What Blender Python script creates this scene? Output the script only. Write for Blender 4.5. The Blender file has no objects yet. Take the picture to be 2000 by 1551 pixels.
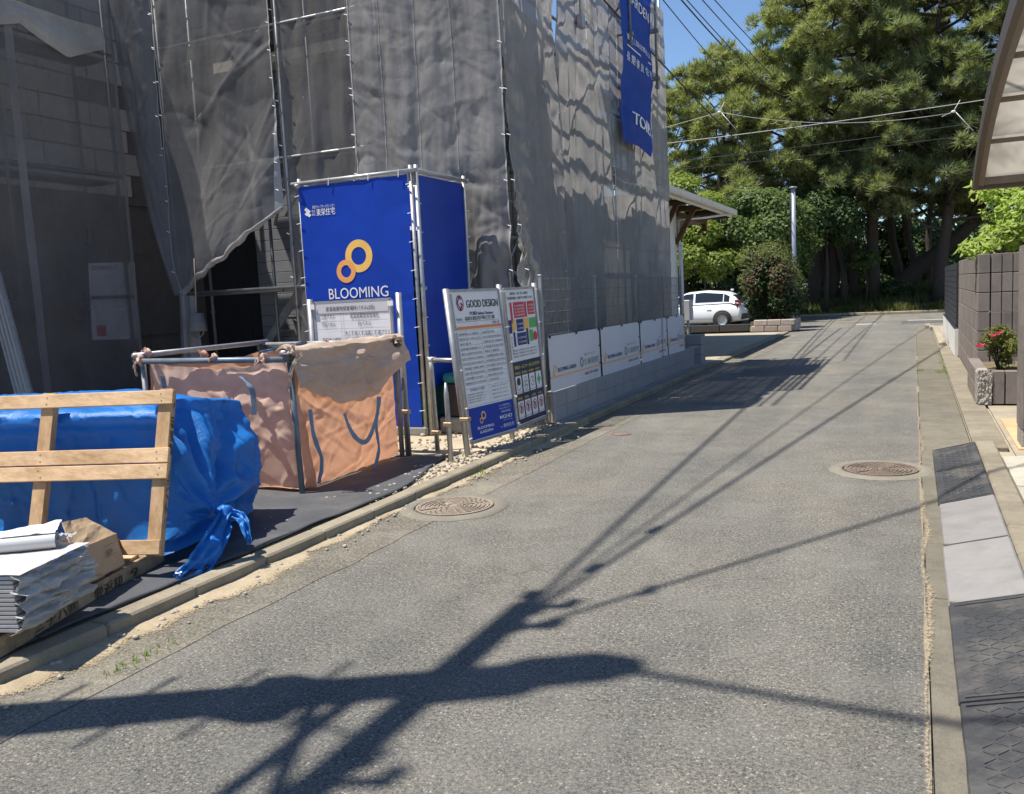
import bpy, math, random
import numpy as np
from mathutils import Vector, Matrix, noise

sc = bpy.context.scene
COL = sc.collection
random.seed(7)
rng = np.random.default_rng(7)

# ------------------------------------------------------------------ camera (solved from the photograph's vanishing points)
IW, IH, FPX = 2000.0, 1551.0, 1720.0
CX, CY, CAM_H = 1000.0, 775.5, 1.6
VP, SLOPE = (1785.0, 541.0), -0.050
def _unit(v):
    v = np.array(v, float); return v / np.linalg.norm(v)
_d = _unit((VP[0]-CX, VP[1]-CY, FPX))
_p2 = _unit((0-CX, VP[1]+SLOPE*(0-VP[0])-CY, FPX))
_up = _unit(np.cross(_d, _p2)); _up = -_up if _up[1] > 0 else _up
_rt = np.cross(_d, _up); _rt = -_rt if _rt[0] < 0 else _rt
RW = np.stack([_rt, _d, _up])                      # camera (x right, y down, z forward) -> world
CAMP = np.array([0, 0, CAM_H])
def _ray(px, py): return RW @ np.array([px-CX, py-CY, FPX])
def G(px, py, z=0.0):                              # pixel -> point on a horizontal plane
    r = _ray(px, py); return Vector(CAMP + (z-CAM_H)/r[2]*r)
def PX(px, py, x):                                 # pixel -> point on the plane X = x
    r = _ray(px, py); return Vector(CAMP + x/r[0]*r)
def PY(px, py, y):                                 # pixel -> point on the plane Y = y
    r = _ray(px, py); return Vector(CAMP + y/r[1]*r)

cam = bpy.data.cameras.new('camera')
cam.sensor_fit = 'HORIZONTAL'; cam.sensor_width = 36.0; cam.lens = 36.0*FPX/IW
cam.clip_start = 0.05; cam.clip_end = 2000
camo = bpy.data.objects.new('camera', cam); COL.objects.link(camo)
_x = RW @ np.array([1, 0, 0]); _y = RW @ np.array([0, -1, 0]); _z = RW @ np.array([0, 0, -1])
camo.matrix_world = Matrix(((_x[0], _y[0], _z[0], 0), (_x[1], _y[1], _z[1], 0), (_x[2], _y[2], _z[2], CAM_H), (0, 0, 0, 1)))
sc.camera = camo

# ------------------------------------------------------------------ daylight
SUN_EL = math.radians(67.0)
SHADOW_AZ = math.radians(30.0)                     # shadows run 30 degrees from +X towards +Y
world = bpy.data.worlds.new('World'); sc.world = world; world.use_nodes = True
nt = world.node_tree
sky = nt.nodes.new('ShaderNodeTexSky'); sky.sky_type = 'NISHITA'; sky.sun_disc = False
sky.sun_elevation = SUN_EL
sky.sun_rotation = math.atan2(-math.cos(SHADOW_AZ), -math.sin(SHADOW_AZ)) % (2*math.pi)
sky.altitude = 800; sky.air_density = 1.0; sky.dust_density = 0.05; sky.ozone_density = 5.0
nt.nodes['Background'].inputs['Strength'].default_value = 0.105
nt.links.new(sky.outputs['Color'], nt.nodes['Background'].inputs['Color'])
sun = bpy.data.lights.new('sun', 'SUN'); sun.energy = 5.0; sun.angle = math.radians(0.45); sun.color = (1.0, 0.94, 0.84)
suno = bpy.data.objects.new('sun', sun); COL.objects.link(suno)
_sd = Vector((math.cos(SHADOW_AZ)*math.cos(SUN_EL), math.sin(SHADOW_AZ)*math.cos(SUN_EL), -math.sin(SUN_EL)))
suno.rotation_euler = _sd.to_track_quat('-Z', 'Y').to_euler(); suno.location = (-8, -6, 30)
sc.view_settings.view_transform = 'Standard'; sc.view_settings.look = 'None'
sc.view_settings.gamma = 1.0; sc.view_settings.use_curve_mapping = False
sc.view_settings.exposure = 0.66
sc.render.engine = 'CYCLES'
sc.cycles.use_denoising = True
sc.cycles.max_bounces = 5; sc.cycles.diffuse_bounces = 3; sc.cycles.glossy_bounces = 2; sc.cycles.transparent_max_bounces = 10; sc.cycles.transmission_bounces = 4
sc.cycles.caustics_reflective = False; sc.cycles.caustics_refractive = False

# ------------------------------------------------------------------ helpers
_LOC = {}
def tag(o, label=None, cat=None, group=None, kind=None):
    if label: o['label'] = label
    if cat: o['category'] = cat
    if group: o['group'] = group
    if kind: o['kind'] = kind
    return o
def thing(name, label, cat, loc=(0, 0, 0), group=None, rotz=0.0, kind=None):
    o = bpy.data.objects.new(name, None); COL.objects.link(o)
    o.empty_display_size = 0.2
    o.location = loc; o.rotation_euler = (0, 0, rotz)
    _LOC[o.name] = Vector(loc)
    return tag(o, label, cat, group, kind)

class MB:
    """collects faces in world coordinates; build() links them as one mesh object"""
    def __init__(s): s.v = []; s.f = []
    def add(s, vs, fs):
        n = len(s.v); s.v.extend([tuple(p) for p in vs]); s.f.extend([tuple(i+n for i in f) for f in fs]); return s
    def box(s, lo, hi, bev=0.0):
        x0, y0, z0 = lo; x1, y1, z1 = hi
        return s.obox(((x0+x1)/2, (y0+y1)/2, (z0+z1)/2), ((x1-x0)/2, 0, 0), (0, (y1-y0)/2, 0), (0, 0, (z1-z0)/2), bev)
    def obox(s, c, ax, ay, az, bev=0.0):
        """box from centre and three half axes; bev = chamfer in metres"""
        c, ax, ay, az = Vector(c), Vector(ax), Vector(ay), Vector(az)
        if bev <= 0:
            vs = [c+ax*i+ay*j+az*k for k in (-1, 1) for j in (-1, 1) for i in (-1, 1)]
            return s.add(vs, [(0, 2, 3, 1), (4, 5, 7, 6), (0, 1, 5, 4), (2, 6, 7, 3), (0, 4, 6, 2), (1, 3, 7, 5)])
        bx, by, bz = [max(0.0, 1-bev/max(1e-6, a.length)) for a in (ax, ay, az)]
        vs = []; idx = {}
        for i in (-1, 1):
            for j in (-1, 1):
                for k in (-1, 1):
                    idx[(i, j, k, 0)] = len(vs); vs.append(c+ax*i+ay*j*by+az*k*bz)
                    idx[(i, j, k, 1)] = len(vs); vs.append(c+ax*i*bx+ay*j+az*k*bz)
                    idx[(i, j, k, 2)] = len(vs); vs.append(c+ax*i*bx+ay*j*by+az*k)
        I = lambda i, j, k, a: idx[(i, j, k, a)]
        fs = []
        for i in (-1, 1):
            q = [I(i, -1, -1, 0), I(i, 1, -1, 0), I(i, 1, 1, 0), I(i, -1, 1, 0)]; fs.append(q if i > 0 else q[::-1])
            q = [I(-1, i, -1, 1), I(-1, i, 1, 1), I(1, i, 1, 1), I(1, i, -1, 1)]; fs.append(q if i > 0 else q[::-1])
            q = [I(-1, -1, i, 2), I(1, -1, i, 2), I(1, 1, i, 2), I(-1, 1, i, 2)]; fs.append(q if i > 0 else q[::-1])
        for i in (-1, 1):
            for j in (-1, 1):
                fs.append([I(i, j, -1, 0), I(i, j, 1, 0), I(i, j, 1, 1), I(i, j, -1, 1)])
                fs.append([I(i, -1, j, 0), I(i, 1, j, 0), I(i, 1, j, 2), I(i, -1, j, 2)])
                fs.append([I(-1, i, j, 1), I(1, i, j, 1), I(1, i, j, 2), I(-1, i, j, 2)])
                for k in (-1, 1):
                    fs.append([I(i, j, k, 0), I(i, j, k, 1), I(i, j, k, 2)])
        return s.add(vs, fs)
    def bar(s, p, q, w, h, up=(0, 0, 1), bev=0.0):
        """rectangular bar p->q; w along the side axis, h along up"""
        p, q = Vector(p), Vector(q); d = q-p; dn = d.normalized(); u = Vector(up); u = (u-dn*u.dot(dn))
        if u.length < 1e-5: u = Vector((1, 0, 0))-dn*dn.x
        u.normalize(); sd = dn.cross(u)
        return s.obox((p+q)/2, d/2, sd*w/2, u*h/2, bev)
    def tube(s, pts, r, n=10, cap=True):
        pts = [Vector(p) for p in pts]; rs = r if isinstance(r, (list, tuple)) else [r]*len(pts)
        vs = []; fs = []; up = None
        for i, p in enumerate(pts):
            a = pts[max(0, i-1)]; b = pts[min(len(pts)-1, i+1)]; d = (b-a).normalized()
            if up is None:
                up = Vector((0, 0, 1)) if abs(d.z) < .9 else Vector((1, 0, 0))
            up = (up-d*up.dot(d)).normalized(); sd = d.cross(up)
            for k in range(n):
                t = 2*math.pi*k/n; vs.append(p+(up*math.cos(t)+sd*math.sin(t))*rs[i])
        for i in range(len(pts)-1):
            for k in range(n):
                a = i*n+k; b = i*n+(k+1) % n; fs.append((a, b, b+n, a+n))
        if cap:
            fs.append(tuple(range(n-1, -1, -1))); fs.append(tuple(range((len(pts)-1)*n, len(pts)*n)))
        return s.add(vs, fs)
    def grid(s, fn, nu, nv, closed_u=False):
        vs = [fn(i/nu, j/nv) for j in range(nv+1) for i in range(nu+(0 if closed_u else 1))]
        m = nu if closed_u else nu+1; fs = []
        for j in range(nv):
            for i in range(nu):
                a = j*m+i; b = j*m+(i+1) % m; fs.append((a, b, b+m, a+m))
        return s.add(vs, fs)
    def lathe(s, prof, c=(0, 0, 0), n=32, axis='Z'):
        vs = []; fs = []
        for r, z in prof:
            for k in range(n):
                t = 2*math.pi*k/n
                if axis == 'Z': vs.append((c[0]+r*math.cos(t), c[1]+r*math.sin(t), c[2]+z))
                elif axis == 'X': vs.append((c[0]+z, c[1]+r*math.cos(t), c[2]+r*math.sin(t)))
                else: vs.append((c[0]+r*math.sin(t), c[1]+z, c[2]+r*math.cos(t)))
        for i in range(len(prof)-1):
            for k in range(n):
                a = i*n+k; b = i*n+(k+1) % n; fs.append((a, b, b+n, a+n))
        return s.add(vs, fs)
    def prism(s, poly, a, b):
        """polygon (list of points) extruded by vector: a = base pts, b = offset vector"""
        n = len(poly); base = [Vector(p)+Vector(a) for p in poly]; top = [p+Vector(b) for p in base]
        fs = [tuple(range(n-1, -1, -1)), tuple(range(n, 2*n))]
        for i in range(n):
            j = (i+1) % n; fs.append((i, j, j+n, i+n))
        return s.add(base+top, fs)
    def ball(s, c, r, n=10, m=6, sq=(1, 1, 1)):
        return s.lathe_sq(c, r, n, m, sq)
    def lathe_sq(s, c, r, n, m, sq):
        prof = [(max(1e-4, r*math.sin(math.pi*j/m)), -r*math.cos(math.pi*j/m)) for j in range(m+1)]
        k0 = len(s.v); s.lathe(prof, (0, 0, 0), n)
        for i in range(k0, len(s.v)):
            p = s.v[i]; s.v[i] = (c[0]+p[0]*sq[0], c[1]+p[1]*sq[1], c[2]+p[2]*sq[2])
        return s
    def mesh(s, name, origin=Vector((0, 0, 0))):
        me = bpy.data.meshes.new(name)
        me.from_pydata([(p[0]-origin[0], p[1]-origin[1], p[2]-origin[2]) for p in s.v], [], s.f)
        me.update(); return me
    def build(s, name, m, parent=None, smooth=False, kind=None, label=None, origin=None, fixn=False):
        if parent is not None and origin is None: org = world_loc(parent)
        else: org = Vector(origin) if origin is not None else Vector((0, 0, 0))
        me = s.mesh(name, org)
        o = bpy.data.objects.new(name, me); COL.objects.link(o)
        if parent is not None:
            o.parent = parent; o.location = (0, 0, 0)
            if origin is not None: o.location = Vector(origin)-world_loc(parent)
        else:
            o.location = org
        _LOC[o.name] = org
        me.materials.append(m)
        if smooth: me.polygons.foreach_set('use_smooth', [True]*len(me.polygons))
        if fixn: fix_normals(me)
        if kind: o['kind'] = kind
        if label: o['label'] = label
        return o
def world_loc(o): return _LOC.get(o.name, Vector((0, 0, 0)))
def fix_normals(me):
    import bmesh
    bm = bmesh.new(); bm.from_mesh(me); bmesh.ops.recalc_face_normals(bm, faces=bm.faces); bm.to_mesh(me); bm.free()
def one(name, mb, m, label, cat, group=None, smooth=False, kind=None, origin=None, fixn=False):
    """a thing that is a single mesh"""
    if origin is None:
        a = np.array(mb.v); origin = ((a[:, 0].min()+a[:, 0].max())/2, (a[:, 1].min()+a[:, 1].max())/2, a[:, 2].min())
    o = mb.build(name, m, None, smooth, kind, None, origin, fixn); return tag(o, label, cat, group, kind)
def struct(name, mb, m, smooth=False):
    o = mb.build(name, m, None, smooth); o['kind'] = 'structure'; return o
def inst(name, me, parent, loc, rotz=0.0, scale=None):
    """a piece that shares its mesh; loc in world coordinates"""
    o = bpy.data.objects.new(name, me); COL.objects.link(o); o.parent = parent
    o.location = Vector(loc)-world_loc(parent); o.rotation_euler = (0, 0, rotz)
    if scale: o.scale = scale
    _LOC[o.name] = Vector(loc)
    return o
def copy_tree(o, loc=None, label=None, parent=None, rotz=None):
    c = o.copy(); COL.objects.link(c)
    if parent is not None: c.parent = parent
    if loc is not None: c.location = loc; _LOC[c.name] = Vector(loc)
    if rotz is not None: c.rotation_euler = (0, 0, rotz)
    if label: c['label'] = label
    for ch in list(o.children): copy_tree(ch, parent=c)
    return c
def raw_mesh(name, V, F, m, smooth=False):
    """numpy verts (n,3) and faces (k,3 or 4) -> mesh"""
    me = bpy.data.meshes.new(name); k = F.shape[1]
    me.vertices.add(len(V)); me.vertices.foreach_set('co', np.ascontiguousarray(V, dtype=np.float32).ravel())
    me.loops.add(F.size); me.loops.foreach_set('vertex_index', np.ascontiguousarray(F, dtype=np.int32).ravel())
    me.polygons.add(len(F)); me.polygons.foreach_set('loop_start', np.arange(0, F.size, k, dtype=np.int32))
    me.polygons.foreach_set('loop_total', np.full(len(F), k, dtype=np.int32))
    if smooth: me.polygons.foreach_set('use_smooth', np.ones(len(F), dtype=bool))
    me.materials.append(m); me.update(calc_edges=True); return me
def nz(x, y=0.0, z=0.0): return noise.noise(Vector((x, y, z)))
def fbm(x, y=0.0, z=0.0, o=4): return noise.fractal(Vector((x, y, z)), 1.0, 2.0, o)
def creases(seed, k, w=.07, asp=1.0):
    """sharp cloth creases: height over (u, v) in 0..1; asp = height / width of the sheet"""
    r = random.Random(seed); L = [(r.uniform(0, 1), r.uniform(0, asp), r.uniform(0, math.pi), r.uniform(.4, 1.0)*(1 if r.random() < .6 else -1), r.uniform(.15, .5), r.uniform(.5, 1.3)*w) for _ in range(k)]
    A = np.array(L); cu, cv, an, am, ln, ww = A.T; ca, sa = np.cos(an), np.sin(an)
    def h(u, v):
        du, dv = u-cu, v*asp-cv; al = np.abs(du*ca+dv*sa); d = np.abs(-du*sa+dv*ca+.25*al*al)
        return float(np.sum(am*np.clip(1-d/ww, 0, 1)**1.25*np.clip(1-al/ln, 0, 1)))
    return h
def lerp(a, b, t): return a+(b-a)*t
def sstep(a, b, x):
    t = min(1.0, max(0.0, (x-a)/(b-a))); return t*t*(3-2*t)

# ------------------------------------------------------------------ lettering
_tcache = {}
def glyphs(s, bold=0.0):
    k = (s, bold)
    if k not in _tcache:
        c = bpy.data.curves.new('t', 'FONT'); c.body = s; c.size = 1.0; c.resolution_u = 3; c.offset = bold
        o = bpy.data.objects.new('t', c); m = o.to_mesh()
        _tcache[k] = ([tuple(v.co) for v in m.vertices], [tuple(p.vertices) for p in m.polygons])
        o.to_mesh_clear(); bpy.data.objects.remove(o); bpy.data.curves.remove(c)
    return _tcache[k]
class Sheet2D:
    """a flat (bilinear) print area: corners top-left, top-right, bottom-left, bottom-right; u right, v down, in 0..1"""
    def __init__(s, tl, tr, bl, br, fn=None):
        s.tl, s.tr, s.bl, s.br = [Vector(p) for p in (tl, tr, bl, br)]
        s.n = ((s.tr-s.tl).cross(s.tl-s.bl)).normalized(); s.fn = fn
        s.w = (s.tr-s.tl).length; s.h = (s.tl-s.bl).length
    def P(s, u, v, off=0.0):
        p = s.tl.lerp(s.tr, u).lerp(s.bl.lerp(s.br, u), v)
        if s.fn: p = p+s.n*s.fn(u, v)
        return p+s.n*off
    def text(s, mb, t, u, v, size, off=0.003, width=None, align='L', bold=0.0, vert=False):
        """u,v = left end of the baseline (or centre / right); size = em height in units of the sheet's height"""
        vs, fs = glyphs(t, 0.0)
        if not vs: return
        x1 = max(p[0] for p in vs); x0 = min(p[0] for p in vs)
        k = s.h/s.w
        sx = size*k if width is None else width/(x1-x0)
        sh = {'L': -x0, 'C': -(x0+x1)/2, 'R': -x1}[align]
        for i_, dx in enumerate((0.0,) if bold <= 0 else (-bold, 0.0, bold)):      # heavier weight: shifted copies, each a hair further out
            mb.add([s.P(u+(p[0]+sh+dx)*sx, v-p[1]*size, off+.0004*i_) for p in vs], fs)
    def rect(s, mb, u0, v0, u1, v1, off=0.002, nu=1, nv=1):
        mb.grid(lambda a, b: s.P(lerp(u0, u1, a), lerp(v1, v0, b), off), nu, nv)
    def ring(s, mb, u, v, r, r2, off=0.003, n=40, sq=1.0):
        k = s.h/s.w
        vs = []; fs = []
        for i in range(n):
            t = 2*math.pi*i/n
            vs.append(s.P(u+r*k*sq*math.cos(t), v-r*math.sin(t), off)); vs.append(s.P(u+r2*k*sq*math.cos(t), v-r2*math.sin(t), off))
        for i in range(n):
            j = (i+1) % n; fs.append((2*i, 2*j, 2*j+1, 2*i+1))
        mb.add(vs, fs)
    def disc(s, mb, u, v, r, off=0.003, n=24):
        k = s.h/s.w
        mb.add([s.P(u+r*k*math.cos(2*math.pi*i/n), v-r*math.sin(2*math.pi*i/n), off) for i in range(n)], [tuple(range(n))])
    def line(s, mb, u0, v0, u1, v1, t=0.0015, off=0.003):
        k = s.h/s.w
        du, dv = (u1-u0)/k, v1-v0; L = math.hypot(du, dv) or 1; nu, nv = -dv/L*t/2*k, du/L*t/2
        mb.add([s.P(u0+nu, v0+nv, off), s.P(u1+nu, v1+nv, off), s.P(u1-nu, v1-nv, off), s.P(u0-nu, v0-nv, off)], [(0, 1, 2, 3)])
# ------------------------------------------------------------------ materials
def _new(name):
    m = bpy.data.materials.new(name); m.use_nodes = True; t = m.node_tree
    return m, t, t.nodes, t.links, t.nodes['Principled BSDF']
def _coords(t, rnd=True, world=False):
    N, L = t.nodes, t.links
    if world:
        g = N.new('ShaderNodeNewGeometry'); return g.outputs['Position']
    tc = N.new('ShaderNodeTexCoord')
    if not rnd: return tc.outputs['Object']
    oi = N.new('ShaderNodeObjectInfo'); mu = N.new('ShaderNodeMath'); mu.operation = 'MULTIPLY'; mu.inputs[1].default_value = 37.0
    L.new(oi.outputs['Random'], mu.inputs[0])
    ad = N.new('ShaderNodeVectorMath'); ad.operation = 'ADD'
    L.new(tc.outputs['Object'], ad.inputs[0]); L.new(mu.outputs[0], ad.inputs[1]); return ad.outputs[0]
def _noise(t, co, scale, detail=5, rough=.6):
    n = t.nodes.new('ShaderNodeTexNoise'); n.inputs['Scale'].default_value = scale; n.inputs['Detail'].default_value = detail
    n.inputs['Roughness'].default_value = rough; t.links.new(co, n.inputs['Vector']); return n.outputs['Fac']
def _ramp(t, fac, stops):
    r = t.nodes.new('ShaderNodeValToRGB'); e = r.color_ramp.elements
    while len(e) < len(stops): e.new(0.5)
    for el, (p, c) in zip(e, stops):
        el.position = p; el.color = (*c, 1) if len(c) == 3 else c
    t.links.new(fac, r.inputs['Fac']); return r.outputs['Color']
def _mix(t, a, b, fac, mode='MIX'):
    m = t.nodes.new('ShaderNodeMix'); m.data_type = 'RGBA'; m.blend_type = mode
    for s, v in ((m.inputs['Factor'], fac), (m.inputs['A'], a), (m.inputs['B'], b)):
        if hasattr(v, 'is_linked'): t.links.new(v, s)
        elif isinstance(v, (int, float)): s.default_value = v if s.type == 'VALUE' else (v, v, v, 1)
        else: s.default_value = (*v, 1)
    return m.outputs['Result']
def _bump(t, h, strength, dist, bsdf, prev=None):
    b = t.nodes.new('ShaderNodeBump'); b.inputs['Strength'].default_value = strength; b.inputs['Distance'].default_value = dist
    t.links.new(h, b.inputs['Height'])
    if prev is not None: t.links.new(prev, b.inputs['Normal'])
    t.links.new(b.outputs['Normal'], bsdf.inputs['Normal']); return b.outputs['Normal']
def mat(name, col, rough=.6, metal=0.0, var=.18, scale=3.0, bump=0.0, bscale=60.0, bdist=.004, dirt=None, dirt_amt=.5, dirt_scale=1.5, orand=0.0, spec=.5, world=False, stretch=None, trans=0.0, tcol=None):
    m, t, N, L, b = _new(name)
    co = _coords(t, not world, world)
    if stretch:
        mp = N.new('ShaderNodeMapping'); mp.inputs['Scale'].default_value = stretch; L.new(co, mp.inputs['Vector']); co2 = mp.outputs['Vector']
    else: co2 = co
    f = _noise(t, co2, scale, 7, .65)
    c = _ramp(t, f, [(.25, tuple(x*(1-var) for x in col)), (.75, tuple(min(1, x*(1+var)) for x in col))])
    if dirt is not None:
        f2 = _noise(t, co, dirt_scale, 8, .7)
        k = _ramp(t, f2, [(.48, (0, 0, 0)), (.70, (dirt_amt,)*3)])
        c = _mix(t, c, dirt, k)
    if orand > 0:
        oi = N.new('ShaderNodeObjectInfo'); mr = N.new('ShaderNodeMapRange'); mr.inputs['To Min'].default_value = 1-orand; mr.inputs['To Max'].default_value = 1+orand
        L.new(oi.outputs['Random'], mr.inputs['Value']); c = _mix(t, c, mr.outputs['Result'], 1.0, 'MULTIPLY')
    L.new(c, b.inputs['Base Color'])
    b.inputs['Roughness'].default_value = rough; b.inputs['Metallic'].default_value = metal; b.inputs['Specular IOR Level'].default_value = spec
    if bump > 0: _bump(t, _noise(t, co2, bscale, 6, .7), bump, bdist, b)
    if trans > 0:
        tr = N.new('ShaderNodeBsdfTranslucent'); mx = N.new('ShaderNodeMixShader'); mx.inputs[0].default_value = trans
        if tcol: tr.inputs['Color'].default_value = (*tcol, 1)
        else: L.new(c, tr.inputs['Color'])
        L.new(b.outputs[0], mx.inputs[1]); L.new(tr.outputs[0], mx.inputs[2]); L.new(mx.outputs[0], N['Material Output'].inputs['Surface'])
    return m

def asphalt(name, base, stone_amt=1.0, patch=(.25, .243, .22)):
    m, t, N, L, b = _new(name); co = _coords(t, False, True)
    big = _noise(t, co, .55, 6, .6); mid = _noise(t, co, 5, 6, .7); fine = _noise(t, co, 120, 5, .75)
    c = _ramp(t, big, [(.3, (base[0]*.84, base[1]*.86, base[2]*.90)), (.5, base), (.7, (base[0]*1.20, base[1]*1.13, base[2]*1.05))])
    c = _mix(t, c, _ramp(t, mid, [(.3, (.82, .82, .84)), (.7, (1.14, 1.12, 1.08))]), 1.0, 'MULTIPLY')
    c = _mix(t, c, _ramp(t, fine, [(.32, (.38, .38, .39)), (.68, (1.62, 1.60, 1.56))]), 1.0, 'MULTIPLY')
    grn = _noise(t, co, 58, 4, .8); c = _mix(t, c, _ramp(t, grn, [(.38, (.40, .40, .41)), (.62, (1.60, 1.58, 1.52))]), 1.0, 'MULTIPLY')
    # exposed light stones of two sizes
    hs = None
    for sc_, thr, amt, tint in ((150.0, .66, .65, (.30, .29, .255)), (80.0, .87, .78, (.40, .385, .34)), (260.0, .60, .6, (.27, .258, .228))):
        v = N.new('ShaderNodeTexVoronoi'); v.inputs['Scale'].default_value = sc_; v.inputs['Randomness'].default_value = 1.0
        wv = N.new('ShaderNodeVectorMath'); wv.operation = 'ADD'
        nn = N.new('ShaderNodeTexNoise'); nn.inputs['Scale'].default_value = sc_*.8; nn.inputs['Detail'].default_value = 2; L.new(co, nn.inputs['Vector'])
        sv = N.new('ShaderNodeVectorMath'); sv.operation = 'SCALE'; sv.inputs['Scale'].default_value = .9/sc_
        L.new(nn.outputs['Color'], sv.inputs[0]); L.new(co, wv.inputs[0]); L.new(sv.outputs[0], wv.inputs[1]); L.new(wv.outputs[0], v.inputs['Vector'])
        sep = N.new('ShaderNodeSeparateColor'); L.new(v.outputs['Color'], sep.inputs[0])
        pick = _ramp(t, sep.outputs[0], [(thr-.03, (0, 0, 0)), (thr+.03, (1, 1, 1))])
        shp = _ramp(t, v.outputs['Distance'], [(.25, (1, 1, 1)), (.48, (0, 0, 0))])
        k = _mix(t, pick, shp, 1.0, 'MULTIPLY'); k = _mix(t, k, (amt*stone_amt,)*3, 1.0, 'MULTIPLY')
        hue = _mix(t, tint, _ramp(t, sep.outputs[1], [(0, tuple(x*.75 for x in tint)), (1, (tint[0]*1.2, tint[1]*1.2, tint[2]*1.22))]), 1.0)
        c = _mix(t, c, hue, k)
        if hs is None: hs = k
    # long worn wheel tracks, cracks and a few dark stains
    mp = N.new('ShaderNodeMapping'); mp.inputs['Scale'].default_value = (1.5, .10, 1); L.new(co, mp.inputs['Vector'])
    c = _mix(t, c, _ramp(t, _noise(t, mp.outputs['Vector'], 1.0, 3, .5), [(.35, (.86, .87, .88)), (.65, (1.12, 1.10, 1.07))]), 1.0, 'MULTIPLY')
    st_ = _noise(t, co, 2.1, 3, .5); c = _mix(t, c, (.055, .053, .05), _ramp(t, st_, [(.70, (0, 0, 0)), (.78, (.45, .45, .45))]))
    dn = N.new('ShaderNodeTexNoise'); dn.inputs['Scale'].default_value = 3.0; dn.inputs['Detail'].default_value = 6; L.new(co, dn.inputs['Vector'])
    ds = N.new('ShaderNodeVectorMath'); ds.operation = 'SCALE'; ds.inputs['Scale'].default_value = .5; L.new(dn.outputs['Color'], ds.inputs[0])
    da = N.new('ShaderNodeVectorMath'); da.operation = 'ADD'; L.new(co, da.inputs[0]); L.new(ds.outputs[0], da.inputs[1])
    vc = N.new('ShaderNodeTexVoronoi'); vc.feature = 'DISTANCE_TO_EDGE'; vc.inputs['Scale'].default_value = .33; L.new(da.outputs[0], vc.inputs['Vector'])
    ck = _mix(t, _ramp(t, vc.outputs['Distance'], [(.0, (.4, .4, .4)), (.005, (0, 0, 0))]), _ramp(t, _noise(t, co, .8, 3, .5), [(.52, (0, 0, 0)), (.60, (1, 1, 1))]), 1.0, 'MULTIPLY')
    c = _mix(t, c, (.03, .03, .03), ck)
    # pale dusty, worn patches
    dust = _noise(t, co, 1.3, 9, .72)
    c = _mix(t, c, patch, _ramp(t, dust, [(.46, (0, 0, 0)), (.74, (.50, .50, .50))]))
    L.new(c, b.inputs['Base Color']); b.inputs['Roughness'].default_value = .88; b.inputs['Specular IOR Level'].default_value = .3
    n1 = _bump(t, fine, .8, .008, b); n2 = _bump(t, grn, .7, .010, b, n1); _bump(t, hs, .4, .004, b, n2)
    return m

def concrete(name, base, dirt=(.12, .11, .09), amt=.55, bump=.35):
    m, t, N, L, b = _new(name); co = _coords(t, False, True)
    f = _noise(t, co, 2.2, 8, .7); g = _noise(t, co, 130, 4, .7); d = _noise(t, co, 5.5, 9, .75)
    c = _ramp(t, f, [(.3, tuple(x*.78 for x in base)), (.72, tuple(x*1.18 for x in base))])
    c = _mix(t, c, dirt, _ramp(t, d, [(.48, (0, 0, 0)), (.75, (amt,)*3)]))
    c = _mix(t, c, _ramp(t, g, [(.3, (.78, .78, .78)), (.7, (1.2, 1.2, 1.19))]), 1.0, 'MULTIPLY')
    oi = N.new('ShaderNodeObjectInfo'); mr = N.new('ShaderNodeMapRange'); mr.inputs['To Min'].default_value = .9; mr.inputs['To Max'].default_value = 1.1
    L.new(oi.outputs['Random'], mr.inputs['Value']); c = _mix(t, c, mr.outputs['Result'], 1.0, 'MULTIPLY')
    L.new(c, b.inputs['Base Color']); b.inputs['Roughness'].default_value = .9; b.inputs['Specular IOR Level'].default_value = .25
    n1 = _bump(t, g, bump, .004, b); _bump(t, d, bump, .006, b, n1); return m

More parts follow.
